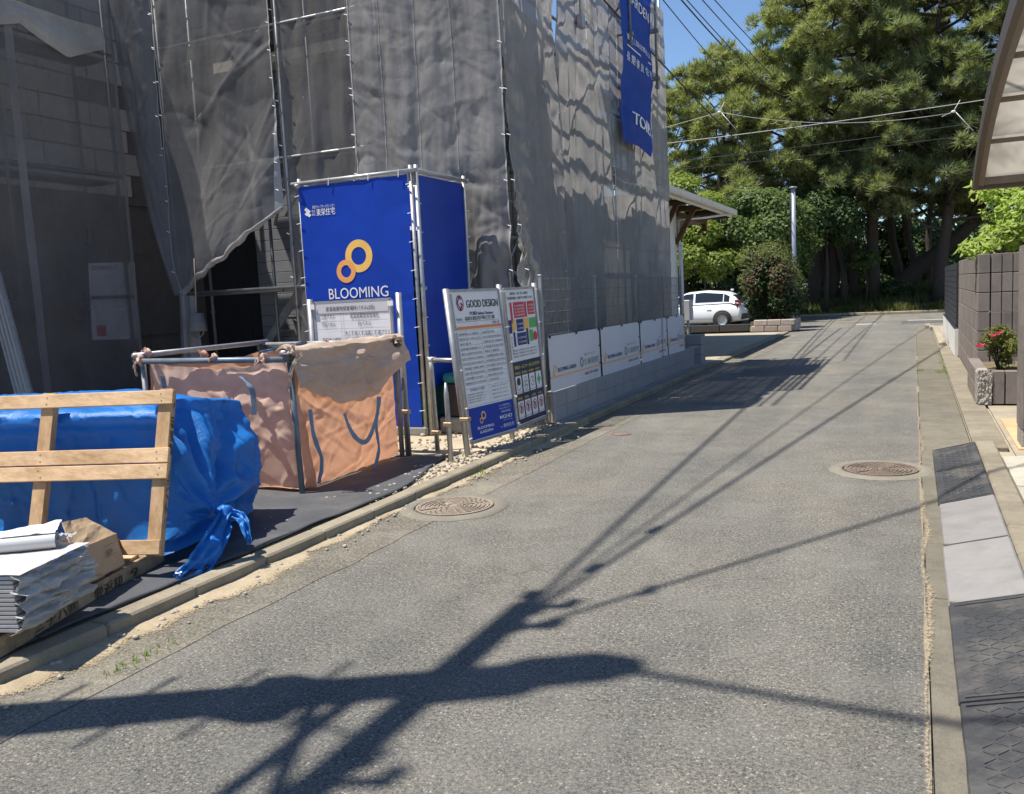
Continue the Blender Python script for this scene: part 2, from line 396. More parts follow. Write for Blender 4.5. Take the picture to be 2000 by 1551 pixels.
def net(name, col, see=.3, trans=.45, tcol=None):
    """scaffold mesh sheet: open weave = part transparent, threads diffuse and translucent"""
    m, t, N, L, b = _new(name); N.remove(b)
    co = _coords(t, True)
    f = _noise(t, co, 1.4, 6, .65); st = N.new('ShaderNodeMapping'); st.inputs['Scale'].default_value = (14, 14, .8); L.new(co, st.inputs['Vector'])
    g = _noise(t, st.outputs['Vector'], 1.0, 5, .7)
    c = _ramp(t, f, [(.3, tuple(x*.8 for x in col)), (.72, tuple(x*1.16 for x in col))])
    c = _mix(t, c, _ramp(t, g, [(.3, (.93, .93, .93)), (.7, (1.05, 1.05, 1.05))]), 1.0, 'MULTIPLY')
    d = N.new('ShaderNodeBsdfDiffuse'); L.new(c, d.inputs['Color'])
    tr = N.new('ShaderNodeBsdfTranslucent')
    if tcol: tr.inputs['Color'].default_value = (*tcol, 1)
    else: L.new(c, tr.inputs['Color'])
    gl = N.new('ShaderNodeBsdfGlossy'); gl.inputs['Roughness'].default_value = .45; gl.inputs['Color'].default_value = (.7, .7, .75, 1)
    m0 = N.new('ShaderNodeMixShader'); m0.inputs[0].default_value = .05; L.new(d.outputs[0], m0.inputs[1]); L.new(gl.outputs[0], m0.inputs[2])
    m1 = N.new('ShaderNodeMixShader'); m1.inputs[0].default_value = trans; L.new(m0.outputs[0], m1.inputs[1]); L.new(tr.outputs[0], m1.inputs[2])
    tp = N.new('ShaderNodeBsdfTransparent'); m2 = N.new('ShaderNodeMixShader'); m2.inputs[0].default_value = see
    L.new(m1.outputs[0], m2.inputs[1]); L.new(tp.outputs[0], m2.inputs[2])
    bu = N.new('ShaderNodeBump'); bu.inputs['Strength'].default_value = .30; bu.inputs['Distance'].default_value = .02
    rg = N.new('ShaderNodeTexNoise'); rg.inputs['Scale'].default_value = 3.2; rg.inputs['Detail'].default_value = 5; rg.inputs['Distortion'].default_value = .6; L.new(co, rg.inputs['Vector'])
    ab = N.new('ShaderNodeMath'); ab.operation = 'SUBTRACT'; ab.inputs[1].default_value = .5; L.new(rg.outputs['Fac'], ab.inputs[0])
    ab2 = N.new('ShaderNodeMath'); ab2.operation = 'ABSOLUTE'; L.new(ab.outputs[0], ab2.inputs[0])
    ab3 = N.new('ShaderNodeMath'); ab3.operation = 'POWER'; ab3.inputs[1].default_value = .5; L.new(ab2.outputs[0], ab3.inputs[0])
    ab4 = N.new('ShaderNodeMath'); ab4.operation = 'MULTIPLY_ADD'; ab4.inputs[1].default_value = .35; L.new(_noise(t, co, 14, 5, .7), ab4.inputs[0]); L.new(ab3.outputs[0], ab4.inputs[2])
    L.new(ab4.outputs[0], bu.inputs['Height']); L.new(bu.outputs[0], d.inputs['Normal']); L.new(bu.outputs[0], tr.inputs['Normal'])
    L.new(m2.outputs[0], N['Material Output'].inputs['Surface']); return m

def foliage(name, col, col2, trans=.35, rough=.55):
    m, t, N, L, b = _new(name); co = _coords(t, True)
    f = _noise(t, co, .9, 4, .6); f2 = _noise(t, co, 9, 3, .7)
    c = _ramp(t, f, [(.3, col), (.7, col2)])
    c = _mix(t, c, _ramp(t, f2, [(.3, (.6, .62, .6)), (.7, (1.35, 1.3, 1.2))]), 1.0, 'MULTIPLY')
    L.new(c, b.inputs['Base Color']); b.inputs['Roughness'].default_value = rough; b.inputs['Specular IOR Level'].default_value = .35
    tr = N.new('ShaderNodeBsdfTranslucent'); L.new(_mix(t, c, (1.25, 1.4, .65), 1.0, 'MULTIPLY'), tr.inputs['Color'])
    mx = N.new('ShaderNodeMixShader'); mx.inputs[0].default_value = trans
    L.new(b.outputs[0], mx.inputs[1]); L.new(tr.outputs[0], mx.inputs[2]); L.new(mx.outputs[0], N['Material Output'].inputs['Surface']); return m

def wood(name, col, dark, axis=0):
    m, t, N, L, b = _new(name); co = _coords(t, True)
    s = [18, 18, 18]; s[axis] = 1.1
    mp = N.new('ShaderNodeMapping'); mp.inputs['Scale'].default_value = s; L.new(co, mp.inputs['Vector'])
    f = _noise(t, mp.outputs['Vector'], 1.0, 6, .6); g = _noise(t, mp.outputs['Vector'], 5.0, 3, .6); k = _noise(t, co, 2.5, 3, .5)
    c = _ramp(t, f, [(.3, dark), (.55, col), (.8, tuple(min(1, x*1.12) for x in col))])
    c = _mix(t, c, _ramp(t, g, [(.35, (.8, .78, .74)), (.65, (1.08, 1.08, 1.08))]), .7, 'MULTIPLY')
    c = _mix(t, c, _ramp(t, k, [(.3, (.85, .84, .82)), (.7, (1.1, 1.1, 1.08))]), 1.0, 'MULTIPLY')
    oi = N.new('ShaderNodeObjectInfo'); mr = N.new('ShaderNodeMapRange'); mr.inputs['To Min'].default_value = .86; mr.inputs['To Max'].default_value = 1.12
    L.new(oi.outputs['Random'], mr.inputs['Value']); c = _mix(t, c, mr.outputs['Result'], 1.0, 'MULTIPLY')
    L.new(c, b.inputs['Base Color']); b.inputs['Roughness'].default_value = .68; b.inputs['Specular IOR Level'].default_value = .3
    _bump(t, g, .25, .002, b); return m

def cloth(name, col, tcol, trans, rough=.6, gloss=.5, bscale=25.0, bstr=.4, bdist=.01, weave=0.0, var=.15):
    m, t, N, L, b = _new(name); co = _coords(t, True)
    f = _noise(t, co, 3, 6, .65)
    c = _ramp(t, f, [(.3, tuple(x*(1-var) for x in col)), (.7, tuple(min(1, x*(1+var)) for x in col))])
    L.new(c, b.inputs['Base Color']); b.inputs['Roughness'].default_value = rough; b.inputs['Specular IOR Level'].default_value = gloss
    n1 = _bump(t, _noise(t, co, bscale, 6, .7), bstr, bdist, b)
    if weave > 0:
        w = N.new('ShaderNodeTexWave'); w.inputs['Scale'].default_value = 90; w.bands_direction = 'Z'; L.new(co, w.inputs['Vector'])
        _bump(t, w.outputs['Fac'], weave, .002, b, n1)
    tr = N.new('ShaderNodeBsdfTranslucent'); tr.inputs['Color'].default_value = (*tcol, 1)
    mx = N.new('ShaderNodeMixShader'); mx.inputs[0].default_value = trans
    L.new(b.outputs[0], mx.inputs[1]); L.new(tr.outputs[0], mx.inputs[2]); L.new(mx.outputs[0], N['Material Output'].inputs['Surface']); return m

M = {}
M['road'] = asphalt('asphalt', (.138, .137, .129))
M['road_far'] = asphalt('asphalt_cross_road', (.15, .145, .13), .7)
M['road_edge'] = asphalt('asphalt_worn_edge', (.150, .142, .120), .8, (.36, .33, .27))
M['patch_dark'] = asphalt('asphalt_patch', (.075, .077, .08), .5)
M['collar'] = concrete('manhole_collar', (.20, .185, .15))
M['kerb'] = concrete('kerb_concrete', (.27, .235, .175))
M['gutter'] = concrete('gutter_concrete', (.165, .15, .118), (.085, .08, .066), .75)
M['kerb_r'] = concrete('right_kerb_concrete', (.24, .21, .16), (.12, .11, .09), .7)
M['slab'] = concrete('pale_slab', (.34, .295, .225), (.22, .19, .15), .45)
M['slab_white'] = concrete('cracked_white_slab', (.42, .39, .33), (.3, .27, .22), .35)
M['sand'] = concrete('sand', (.37, .30, .20), (.30, .24, .16), .4, .6)
M['dirt'] = concrete('site_dirt', (.40, .345, .255), (.25, .21, .15), .5, .8)
M['ground'] = concrete('far_ground', (.20, .17, .11), (.1, .1, .05), .6)
M['park'] = concrete('park_soil', (.19, .145, .085), (.07, .08, .03), .7, .8)
M['white_paint'] = mat('road_paint', (.72, .72, .70), .8, var=.12, scale=20, dirt=(.3, .3, .3), dirt_amt=.4, dirt_scale=9)
M['iron'] = mat('cast_iron', (.20, .155, .125), .75, .3, .3, 8, .4, 90, dirt=(.25, .2, .14), dirt_amt=.6, dirt_scale=6)
M['iron_dusty'] = mat('dusty_cast_iron', (.27, .22, .175), .85, .1, .2, 8, .4, 90, dirt=(.33, .28, .2), dirt_amt=.6, dirt_scale=6)
M['rubber'] = mat('black_rubber', (.040, .041, .044), .62, 0, .35, 5, .5, 50, .006, dirt=(.20, .18, .15), dirt_amt=.5, dirt_scale=3)
M['mat'] = mat('rubber_mat', (.058, .062, .071), .7, 0, .3, 2, .5, 30, .01, dirt=(.24, .22, .18), dirt_amt=.22, dirt_scale=2.2)
M['ramp_white'] = mat('ramp_grey_white', (.225, .213, .208), .6, 0, .1, 6, .2, 80, dirt=(.12, .115, .11), dirt_amt=.45, dirt_scale=4, orand=.08)
M['galv'] = mat('galvanised_steel', (.36, .37, .38), .5, .6, .25, 10, .15, 60, dirt=(.30, .24, .18), dirt_amt=.35, dirt_scale=7)
M['galv_dark'] = mat('weathered_steel', (.20, .21, .22), .55, .5, .3, 10, .15, 60, dirt=(.16, .11, .07), dirt_amt=.5, dirt_scale=9)
M['clamp'] = mat('clamp_steel', (.34, .26, .17), .55, .5, .35, 30)
M['bluegrey'] = mat('blue_grey_pipe', (.15, .19, .235), .5, .3, .25, 8, .1, 60, dirt=(.26, .25, .22), dirt_amt=.3, dirt_scale=8)
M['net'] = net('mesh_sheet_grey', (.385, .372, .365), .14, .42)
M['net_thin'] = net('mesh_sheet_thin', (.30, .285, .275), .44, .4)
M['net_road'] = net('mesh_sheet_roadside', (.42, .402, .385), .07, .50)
M['net_shaded'] = net('mesh_sheet_shaded', (.255, .250, .250), .26, .42)  # darker cloth: the shade on the gathered and narrow sheets is in its colour
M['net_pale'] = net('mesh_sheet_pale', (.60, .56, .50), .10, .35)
M['seam'] = mat('sheet_seam', (.27, .26, .255), .7, var=.1)
M['hem'] = mat('sheet_hem', (.34, .335, .33), .6, var=.15)
M['blue_print'] = mat('banner_blue', (.005, .044, .37), .42, 0, .16, 1.3, .1, 12, .01, spec=.25)
M['blue_side'] = mat('banner_blue_plain', (.004, .036, .32), .45, 0, .10, 2, .1, 12, .01, spec=.25)
M['flag_blue'] = cloth('flag_blue', (.008, .05, .34), (.01, .06, .42), .25, .55, .3, 12, .3)
M['white_print'] = mat('print_white', (.80, .80, .80), .5, var=.03)
M['orange_ring'] = mat('print_ring_yellow', (.86, .50, .12), .5, var=.04)
M['orange_ring2'] = mat('print_ring_orange', (.82, .36, .10), .5, var=.04)
M['print_black'] = mat('print_black', (.03, .03, .035), .5, var=.05)
M['print_grey'] = mat('print_grey', (.13, .13, .15), .5, var=.05)
M['print_band'] = mat('print_grey_band', (.58, .56, .58), .5, var=.03)
M['print_orange'] = mat('print_orange_line', (.76, .24, .07), .5, var=.03)
M['print_tan'] = mat('print_tan_line', (.80, .45, .20), .5, var=.03)
M['print_red'] = mat('print_red', (.60, .03, .05), .5, var=.03)
M['print_maroon'] = mat('print_maroon', (.22, .01, .04), .5, var=.03)
M['print_navy'] = mat('print_navy', (.012, .02, .16), .5, var=.04)
M['print_navy2'] = mat('print_navy_dark', (.012, .016, .07), .5, var=.04)
M['print_green'] = mat('print_green', (.10, .42, .09), .5, var=.03)
M['print_yellow'] = mat('print_yellow', (.80, .72, .06), .5, var=.03)
M['print_blue'] = mat('print_blue', (.02, .09, .42), .5, var=.03)
M['board_white'] = mat('sign_board_white', (.80, .79, .80), .45, var=.03, dirt=(.55, .52, .47), dirt_amt=.25, dirt_scale=4)
M['sheet_white'] = mat('banner_white', (.60, .61, .65), .5, 0, .04, 2, .1, 8, .02)
M['block_grey'] = mat('grey_block', (.30, .30, .31), .85, 0, .12, 6, .3, 60, .003, orand=.05, stretch=(30, 30, .4))
M['block_brown'] = mat('brown_block', (.205, .172, .150), .85, 0, .16, 7, .45, 70, .004, dirt=(.07, .06, .055), dirt_amt=.5, dirt_scale=3, orand=.12, stretch=(12, 12, 1.2))
M['mortar'] = mat('dark_mortar', (.06, .055, .05), .95, var=.2, scale=20)
M['stone'] = mat('rough_stone', (.33, .30, .26), .9, 0, .3, 12, .8, 25, .02)
M['white_wall'] = mat('white_wall', (.66, .65, .61), .8, 0, .06, 2, .2, 60, dirt=(.4, .38, .33), dirt_amt=.35, dirt_scale=2.5)
M['fence_dark'] = mat('dark_fence', (.025, .026, .03), .55, .2, .2, 5)
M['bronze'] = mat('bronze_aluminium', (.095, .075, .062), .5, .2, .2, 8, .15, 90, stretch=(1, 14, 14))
M['bronze_lit'] = mat('bronze_aluminium_lit', (.20, .165, .14), .5, .2, .15, 8)  # paler copy of the bronze, lit look put into the colour
M['tile'] = mat('terracotta_tile', (.60, .37, .20), .7, 0, .15, 5, .2, 60, orand=.1)
M['wood'] = wood('pine_board', (.64, .44, .265), (.46, .285, .145), 0)
M['wood_up'] = wood('pine_board_upright', (.58, .385, .22), (.43, .26, .125), 2)
M['wood_dark'] = wood('weathered_board', (.36, .27, .18), (.22, .15, .09), 0)
M['ink'] = mat('stencil_ink', (.06, .045, .035), .8, var=.3, scale=60)
M['tarp'] = cloth('blue_tarp', (.022, .205, .62), (.05, .32, .82), .28, .33, .5, 26, .55, .012, .15)
M['bag'] = cloth('orange_bag', (.60, .40, .30), (.80, .45, .27), .42, .72, .25, 30, .25, .004)
M['bag_pale'] = cloth('pale_bag_flap', (.57, .445, .35), (.62, .44, .30), .25, .72, .25, 30, .25, .004)
M['bag_pink'] = cloth('pink_bag_front', (.66, .495, .40), (.82, .52, .38), .34, .72, .25, 30, .25, .004)
M['strap'] = cloth('blue_strap', (.16, .26, .38), (.2, .3, .45), .15, .7, .3, 60, .3, .003)
M['card'] = mat('cardboard', (.44, .31, .19), .8, 0, .08, 4, .1, 50)
M['card_in'] = mat('cardboard_inside', (.36, .24, .15), .85, var=.1)
M['wrap'] = cloth('white_wrap', (.52, .51, .50), (.45, .45, .45), .2, .45, .5, 18, .7, .02)
M['siding'] = mat('siding_board', (.48, .45, .43), .7, 0, .07, 3, .1, 80, stretch=(1, 8, 8), orand=.06)
M['siding_edge'] = mat('siding_edge', (.42, .39, .385), .8, var=.12, scale=20)
M['paper'] = mat('white_paper', (.55, .55, .54), .6, var=.03)
M['plastic'] = cloth('clear_plastic', (.7, .72, .74), (.7, .7, .72), .5, .25, .6, 30, .4)
M['teal'] = mat('teal_plastic', (.02, .22, .24), .45, var=.12)
M['dark_plastic'] = mat('dark_plastic', (.03, .03, .033), .5, var=.2)
M['sheath'] = mat('sheathing_panel', (.52, .475, .42), .8, 0, .08, 2, orand=.12)
M['clad'] = mat('grey_cladding', (.20, .205, .22), .75, 0, .1, 4, orand=.06)
M['house_wall'] = mat('unfinished_wall', (.19, .17, .15), .9, var=.2)
M['dark_int'] = mat('dark_interior', (.03, .03, .032), .95, var=.2)
M['concrete_base'] = concrete('foundation_concrete', (.30, .30, .29))
M['cream'] = mat('cream_wall', (.72, .68, .60), .8, 0, .05, 2, .2, 60)
M['gutter_pvc'] = mat('cream_gutter', (.70, .66, .58), .5, 0, .07, 3, dirt=(.35, .3, .24), dirt_amt=.4, dirt_scale=4)
M['roof'] = mat('dark_roof', (.06, .055, .05), .8, var=.2, scale=8)
M['brown_wood'] = wood('brown_bracket', (.12, .065, .04), (.07, .035, .02), 0)
M['ac'] = mat('box_grey', (.46, .45, .43), .6, var=.06)
M['car'] = mat('car_white', (.82, .83, .84), .22, 0, .02, 2, spec=.6)
M['car_glass'] = mat('car_glass', (.015, .02, .022), .08, var=.1, spec=.8)
M['tyre'] = mat('tyre', (.02, .02, .02), .85, var=.2)
M['rim'] = mat('rim', (.4, .4, .42), .35, .8, var=.1)
M['lamp_red'] = mat('tail_lamp', (.35, .02, .03), .2, var=.1)
M['bark'] = mat('pine_bark', (.070, .055, .045), .95, 0, .4, 6, .9, 8, .06, stretch=(6, 6, 1.2))
M['pole_grey'] = mat('painted_pole', (.30, .33, .39), .45, .2, .08, 4)
M['pole_conc'] = concrete('pole_concrete', (.36, .35, .33))
M['cable'] = mat('cable_black', (.02, .02, .022), .6, var=.2)
M['cable_pale'] = mat('cable_pale', (.42, .42, .42), .5, .2, var=.1)
M['insul'] = mat('insulator', (.62, .62, .60), .3, var=.05)
M['pine'] = foliage('pine_needles', (.195, .225, .108), (.315, .325, .160), .45)
M['pine2'] = foliage('pine_needles_b', (.165, .205, .112), (.265, .288, .150), .43)
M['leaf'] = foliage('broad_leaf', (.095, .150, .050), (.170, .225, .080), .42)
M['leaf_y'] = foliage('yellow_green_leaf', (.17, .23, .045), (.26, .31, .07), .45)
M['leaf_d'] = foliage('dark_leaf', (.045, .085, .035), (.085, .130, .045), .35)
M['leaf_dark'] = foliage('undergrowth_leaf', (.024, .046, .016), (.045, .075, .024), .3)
M['leaf_red'] = foliage('red_tipped_leaf', (.15, .05, .03), (.16, .10, .04), .3)
M['leaf_var'] = foliage('variegated_leaf', (.22, .33, .05), (.42, .50, .14), .45)
M['leaf_flower'] = foliage('shrub_leaf', (.05, .10, .025), (.17, .17, .04), .35)
M['petal'] = foliage('pink_petal', (.75, .06, .20), (.80, .12, .28), .3)
M['grass'] = foliage('grass_blade', (.08, .105, .035), (.15, .155, .06), .4)
M['olive'] = foliage('olive_leaf', (.11, .14, .05), (.19, .20, .08), .4)
M['grass_dry'] = foliage('dry_grass', (.20, .19, .07), (.28, .25, .10), .4)
M['weed'] = foliage('weed', (.12, .22, .03), (.20, .30, .06), .4)
M['pebble'] = mat('pebble', (.40, .355, .29), .85, 0, .25, 8, orand=.1, world=True)
M['litter'] = mat('dead_leaf', (.20, .11, .05), .85, 0, .3, 8, world=True)
def sand_edge():
    m, t, N, L, b = _new('sand_feathered'); co = _coords(t, False, True)
    c = _ramp(t, _noise(t, co, 3, 8, .7), [(.3, (.27, .215, .14)), (.7, (.42, .35, .24))]); c = _mix(t, c, _ramp(t, _noise(t, co, 140, 4, .7), [(.3, (.75, .75, .75)), (.7, (1.2, 1.2, 1.2))]), 1.0, 'MULTIPLY')
    L.new(c, b.inputs['Base Color']); b.inputs['Roughness'].default_value = .95
    at = N.new('ShaderNodeAttribute'); at.attribute_name = 'edge'
    s_ = N.new('ShaderNodeMath'); s_.operation = 'SUBTRACT'; L.new(_noise(t, co, 75, 8, .8), s_.inputs[0]); L.new(at.outputs['Fac'], s_.inputs[1])
    k = _ramp(t, s_.outputs[0], [(.0, (0, 0, 0)), (.14, (1, 1, 1))])
    tp = N.new('ShaderNodeBsdfTransparent'); mx = N.new('ShaderNodeMixShader'); L.new(k, mx.inputs[0]); L.new(tp.outputs[0], mx.inputs[1]); L.new(b.outputs[0], mx.inputs[2])
    L.new(mx.outputs[0], N['Material Output'].inputs['Surface']); return m
M['sand_edge'] = sand_edge()
def poly_sheet():
    m, t, N, L, b = _new('polycarbonate_sheet')
    b.inputs['Base Color'].default_value = (.62, .60, .55, 1); b.inputs['Roughness'].default_value = .3
    tr = N.new('ShaderNodeBsdfTranslucent'); tr.inputs['Color'].default_value = (.66, .63, .57, 1)
    mx = N.new('ShaderNodeMixShader'); mx.inputs[0].default_value = .62
    co = _coords(t, True); wv = N.new('ShaderNodeTexNoise'); wv.inputs['Scale'].default_value = 1.1; wv.inputs['Distortion'].default_value = 2.0; L.new(co, wv.inputs['Vector'])
    L.new(_ramp(t, wv.outputs['Fac'], [(.40, (.56, .54, .50)), (.56, (.72, .70, .65))]), tr.inputs['Color'])
    L.new(b.outputs[0], mx.inputs[1]); L.new(tr.outputs[0], mx.inputs[2]); L.new(mx.outputs[0], N['Material Output'].inputs['Surface']); return m
M['poly'] = poly_sheet()
# ------------------------------------------------------------------ ground, road, kerbs
def flat(x0, x1, y0, y1, z, nx=1, ny=1, f=None):
    mb = MB()
    mb.grid(lambda u, v: (lerp(x0, x1, u), lerp(y0, y1, v), z+(f(lerp(x0, x1, u), lerp(y0, y1, v)) if f else 0)), nx, ny)
    return mb
struct('ground', flat(-300, 300, -200, 500, -0.06), M['ground'])
struct('road', flat(-3.70, 0.06, -4, 31.7, 0.0), M['road'])
struct('cross_road', flat(-70, 70, 31.7, 43.2, -0.004), M['road_far'])
struct('road_edge_strip', MB().grid(lambda u, v: (lerp(-3.69, -3.19-.03*nz(v*90, 2)-.02*nz(v*23, 8), u), lerp(-3, 29.5, v), .003), 2, 400), M['road_edge'])
struct('asphalt_patch', flat(-0.4, 60, 33.7, 35.4, 0.002), M['patch_dark'])
struct('road_marking', flat(-0.2, 60, 36.0, 36.22, 0.003), M['white_paint'])
struct('road_marking', flat(-1.9, -1.25, 34.0, 34.3, 0.004), M['white_paint'])
# lot of the building site
def lotz(x, y): return .012*fbm(x*1.3, y*1.3, 3.1, 4)*sstep(-3.8, -4.0, x)
struct('site_ground', flat(-16, -3.795, -3, 19.0, 0.060, 90, 130, lotz), M['dirt'])
struct('driveway', flat(-14, -3.9, 17.62, 29.6, 0.050), M['slab'])
k = thing('kerb', None, None, (-3.73, 8, 0)); k['kind'] = 'structure'
kme = None
y = -1.8; i = 0
while y < 17.5:
    L = .595
    me = MB().obox((0, 0, .042), (.068, 0, 0), (0, L/2, 0), (0, 0, .042), .012).mesh('kerb_stone')
    if kme is None: kme = me; kme.materials.append(M['kerb'])
    dz = .006*nz(i*3.3, 1.7); dx = .008*nz(i*2.1, 9.2)
    o = inst('kerb_stone', kme, k, (-3.728+dx, y+.3, dz-.004), .006*nz(i*1.3, 4.4)); y += .6; i += 1
k2 = thing('driveway_kerb', None, None, (-3.8, 23, 0)); k2['kind'] = 'structure'
kme2 = MB().obox((0, 0, .028), (.11, 0, 0), (0, .745, 0), (0, 0, .03), .012).mesh('kerb_stone'); kme2.materials.append(M['kerb'])
for i in range(8): inst('kerb_stone', kme2, k2, (-3.78, 18.4+i*1.5, 0), .004*nz(i, 8))
# right side: cast gutter, flush kerb pieces
gu = thing('gutter', None, None, (.27, 10, 0)); gu['kind'] = 'structure'
gme = MB().obox((0, 0, .0), (.214, 0, 0), (0, 1.493, 0), (0, 0, .010), .004).mesh('gutter_slab'); gme.materials.append(M['gutter'])
for i in range(11): inst('gutter_slab', gme, gu, (.277+.003*nz(i, 2), .2+i*3.0, .002*nz(i, 5)))
struct('gutter_joint', MB().grid(lambda u, v: (.050+(u-.35)*(.006+.05*max(0, fbm(v*23, 3, 1, 6)-.08))+.010*nz(v*40, u), -1+32*v, .0085+.004*fbm(v*160, u*3, 2, 3)), 4, 900), M['kerb'])
rk = thing('right_kerb', None, None, (.63, 12, 0)); rk['kind'] = 'structure'
rme = MB().obox((0, 0, .012), (.136, 0, 0), (0, .297, 0), (0, 0, .030), .008).mesh('kerb_stone'); rme.materials.append(M['kerb_r'])
for i in range(22): inst('kerb_stone', rme, rk, (.640+.004*nz(i, 3), 9.2+i*.6, .004*nz(i, 7)), .006*nz(i, 11))
rme2 = MB().obox((0, 0, .06), (.08, 0, 0), (0, .497, 0), (0, 0, .062), .02).mesh('kerb_stone'); rme2.materials.append(M['slab'])
for i in range(9): inst('kerb_stone', rme2, rk, (.585-.012*i*(i > 6)*(i-6), 22.4+i*1.0, 0), 0)
rme3 = MB().obox((0, 0, .045), (.075, 0, 0), (0, .297, 0), (0, 0, .055), .012).mesh('kerb_stone'); rme3.materials.append(M['kerb_r'])
for i in range(18): inst('kerb_stone', rme3, rk, (.585, -1.6+i*.6, .003*nz(i, 17)), 0)
struct('roadside_ground', flat(.50, 30, -4, 31.6, 0.0, 30, 36), M['slab'])
struct('entrance_ground', flat(.80, 4.5, 8.2, 13.7, 0.036), M['slab'])
# tiles in the entrance
te = thing('tiled_entrance', None, None, (1.3, 9.8, .04)); te['kind'] = 'structure'
tme = MB().obox((0, 0, 0), (.147, 0, 0), (0, .147, 0), (0, 0, .01), .003).mesh('tile'); tme.materials.append(M['tile'])
for i in range(6):
    for j in range(6): inst('tile', tme, te, (.99+i*.3, 8.95+j*.3, .044+.001*nz(i, j)))
# cracked pale paving behind the ramps
cp = thing('cracked_paving', None, None, (.9, 6, .05)); cp['kind'] = 'structure'
random.seed(3)
ys = [2.0]
while ys[-1] < 8.1: ys.append(ys[-1]+random.uniform(.35, .75))
xs = [.665, .95, 1.30, 1.75]
pts = {}
for a in range(len(xs)):
    for b in range(len(ys)): pts[a, b] = (xs[a]+(random.uniform(-.09, .09) if a > 0 else 0), ys[b]+random.uniform(-.10, .10))
for a in range(len(xs)-1):
    for b in range(len(ys)-1):
        q = [pts[a, b], pts[a+1, b], pts[a+1, b+1], pts[a, b+1]]
        mid = ((pts[a+1, b][0]+pts[a+1, b+1][0])/2+random.uniform(-.05, .05), (pts[a+1, b][1]+pts[a+1, b+1][1])/2)
        cx_, cy_ = sum(p[0] for p in q)/4, sum(p[1] for p in q)/4
        sh = [(cx_+(p[0]-cx_)*.965, cy_+(p[1]-cy_)*.965, 0) for p in q]
        MB().prism(sh, (0, 0, 0.0), (0, 0, .085+random.uniform(-.006, .006))).build('paving_slab', M['slab_white'], cp)
# park ground behind the cross road: low kerb, verge, mound
def parkz(x, y): return .02+.95*sstep(43.4, 49.5, y)+.10*fbm(x*.25, y*.25, 1.0, 4)*sstep(43.4, 45, y)
struct('park_ground', MB().grid(lambda u, v: (lerp(-70, 70, u), lerp(43.3, 95, v*v*.6+v*.4), parkz(lerp(-70, 70, u), lerp(43.3, 95, v*v*.6+v*.4))), 140, 70), M['park'], True)
pk = thing('park_kerb', None, None, (-2, 43.2, 0)); pk['kind'] = 'structure'
pme = MB().obox((0, 0, .05), (.997, 0, 0), (0, .15, 0), (0, 0, .06), .02).mesh('kerb_stone'); pme.materials.append(M['slab'])
for i in range(34): inst('kerb_stone', pme, pk, (-50+i*2, 43.25, 0))

# sand washed along the left kerb, on the road
def sand_strip(y0, y1, w, seed, x0=-3.662):
    n = 160
    def P(u, v):
        y = lerp(y0, y1, v); e = w*(.35+.65*abs(fbm(y*1.1, seed, 0, 5))*1.6)*math.sin(math.pi*min(1, max(0, v)))**.4
        x = x0+u*(e+.03*nz(y*18, seed)); z = .022*(1-u)**1.5*(.6+.6*nz(y*3, seed))+.0045+.003*nz(x*30, y*30)*(1-u)
        return (x, y, z)
    return MB().grid(P, 8, n)
mb = sand_strip(1.0, 4.9, .55, 2.2); mb2 = sand_strip(4.3, 10.2, .40, 5.1)
for b_ in (mb2,): mb.add(b_.v, b_.f)
o = mb.build('sand_drift', M['sand_edge'], None, True)
ea = o.data.attributes.new('edge', 'FLOAT', 'POINT'); ea.data.foreach_set('value', [((i % 9)/8.0)*.72+.06 for i in range(len(o.data.vertices))])
tag(o, 'pale sand washed along the foot of the left kerb', 'sand', kind='stuff')
def residue(u, v):
    y = lerp(-1, 12, v); w = .035+.085*max(0, fbm(y*.9, 4.4, 0, 4)+.25); return (.030+u*w*1.25+.006*nz(y*9, u), y, .0175+.0006*nz(y*30, u*5))
o = MB().grid(residue, 8, 300).build('cement_residue', M['sand_edge'], None, True)
ea = o.data.attributes.new('edge', 'FLOAT', 'POINT'); ea.data.foreach_set('value', [.40+.55*abs((i % 9)/8.0-.35) for i in range(len(o.data.vertices))])
tag(o, 'pale crumbled cement along the gutter joint on the right', 'cement residue', kind='stuff')

# pebbles: unit stones scattered
_st = MB().ball((0, 0, 0), 1.0, 6, 4); _stV = np.array(_st.v); _stF = [f for f in _st.f]
def stones(name, pos, size, m, label, cat='gravel'):
    V = []; F = []
    base = _stV
    quads = np.array(_stF)
    for i, (p, s) in enumerate(zip(pos, size)):
        jit = 1+.35*(rng.random((len(base), 1))-.5)
        R = Matrix.Rotation(rng.random()*6.28, 3, 'Z') @ Matrix.Rotation(rng.random()*.6, 3, 'X')
        V.append((base*jit*np.array([s, s*(.6+.4*rng.random()), s*(.45+.3*rng.random())])) @ np.array(R).T+np.array(p)); F.append(quads+i*len(base))
    me = raw_mesh(name, np.concatenate(V), np.concatenate(F), m)
    o = bpy.data.objects.new(name, me); COL.objects.link(o); return tag(o, label, cat, kind='stuff')
pos = []; siz = []
for _ in range(240):
    y = random.uniform(1.4, 9.6); x = -3.64+abs(random.gauss(0, .10)); s = random.choice([.006, .009, .012, .018]); pos.append((x, y, s*.35+.008)); siz.append(s)
for _ in range(620):
    y = random.uniform(5.6, 10.2); x = -3.82-abs(random.gauss(0, .20)); s = random.choice([.006, .008, .010, .013, .016, .024]); pos.append((x, y, .066+s*.3)); siz.append(s)
for _ in range(34):
    x = random.uniform(-4.7, -3.85); y = random.uniform(4.3, 7); s = random.choice([.006, .008, .014]); pos.append((x, y, .074+s*.3)); siz.append(s)
for p_, s in (((505, 1125), .022), ((318, 1215), .024), ((210, 1265), .022), ((640, 1050), .02), ((360, 1190), .012), ((405, 1165), .013)):
    g = G(*p_); pos.append((g.x, g.y, s*.5)); siz.append(s)
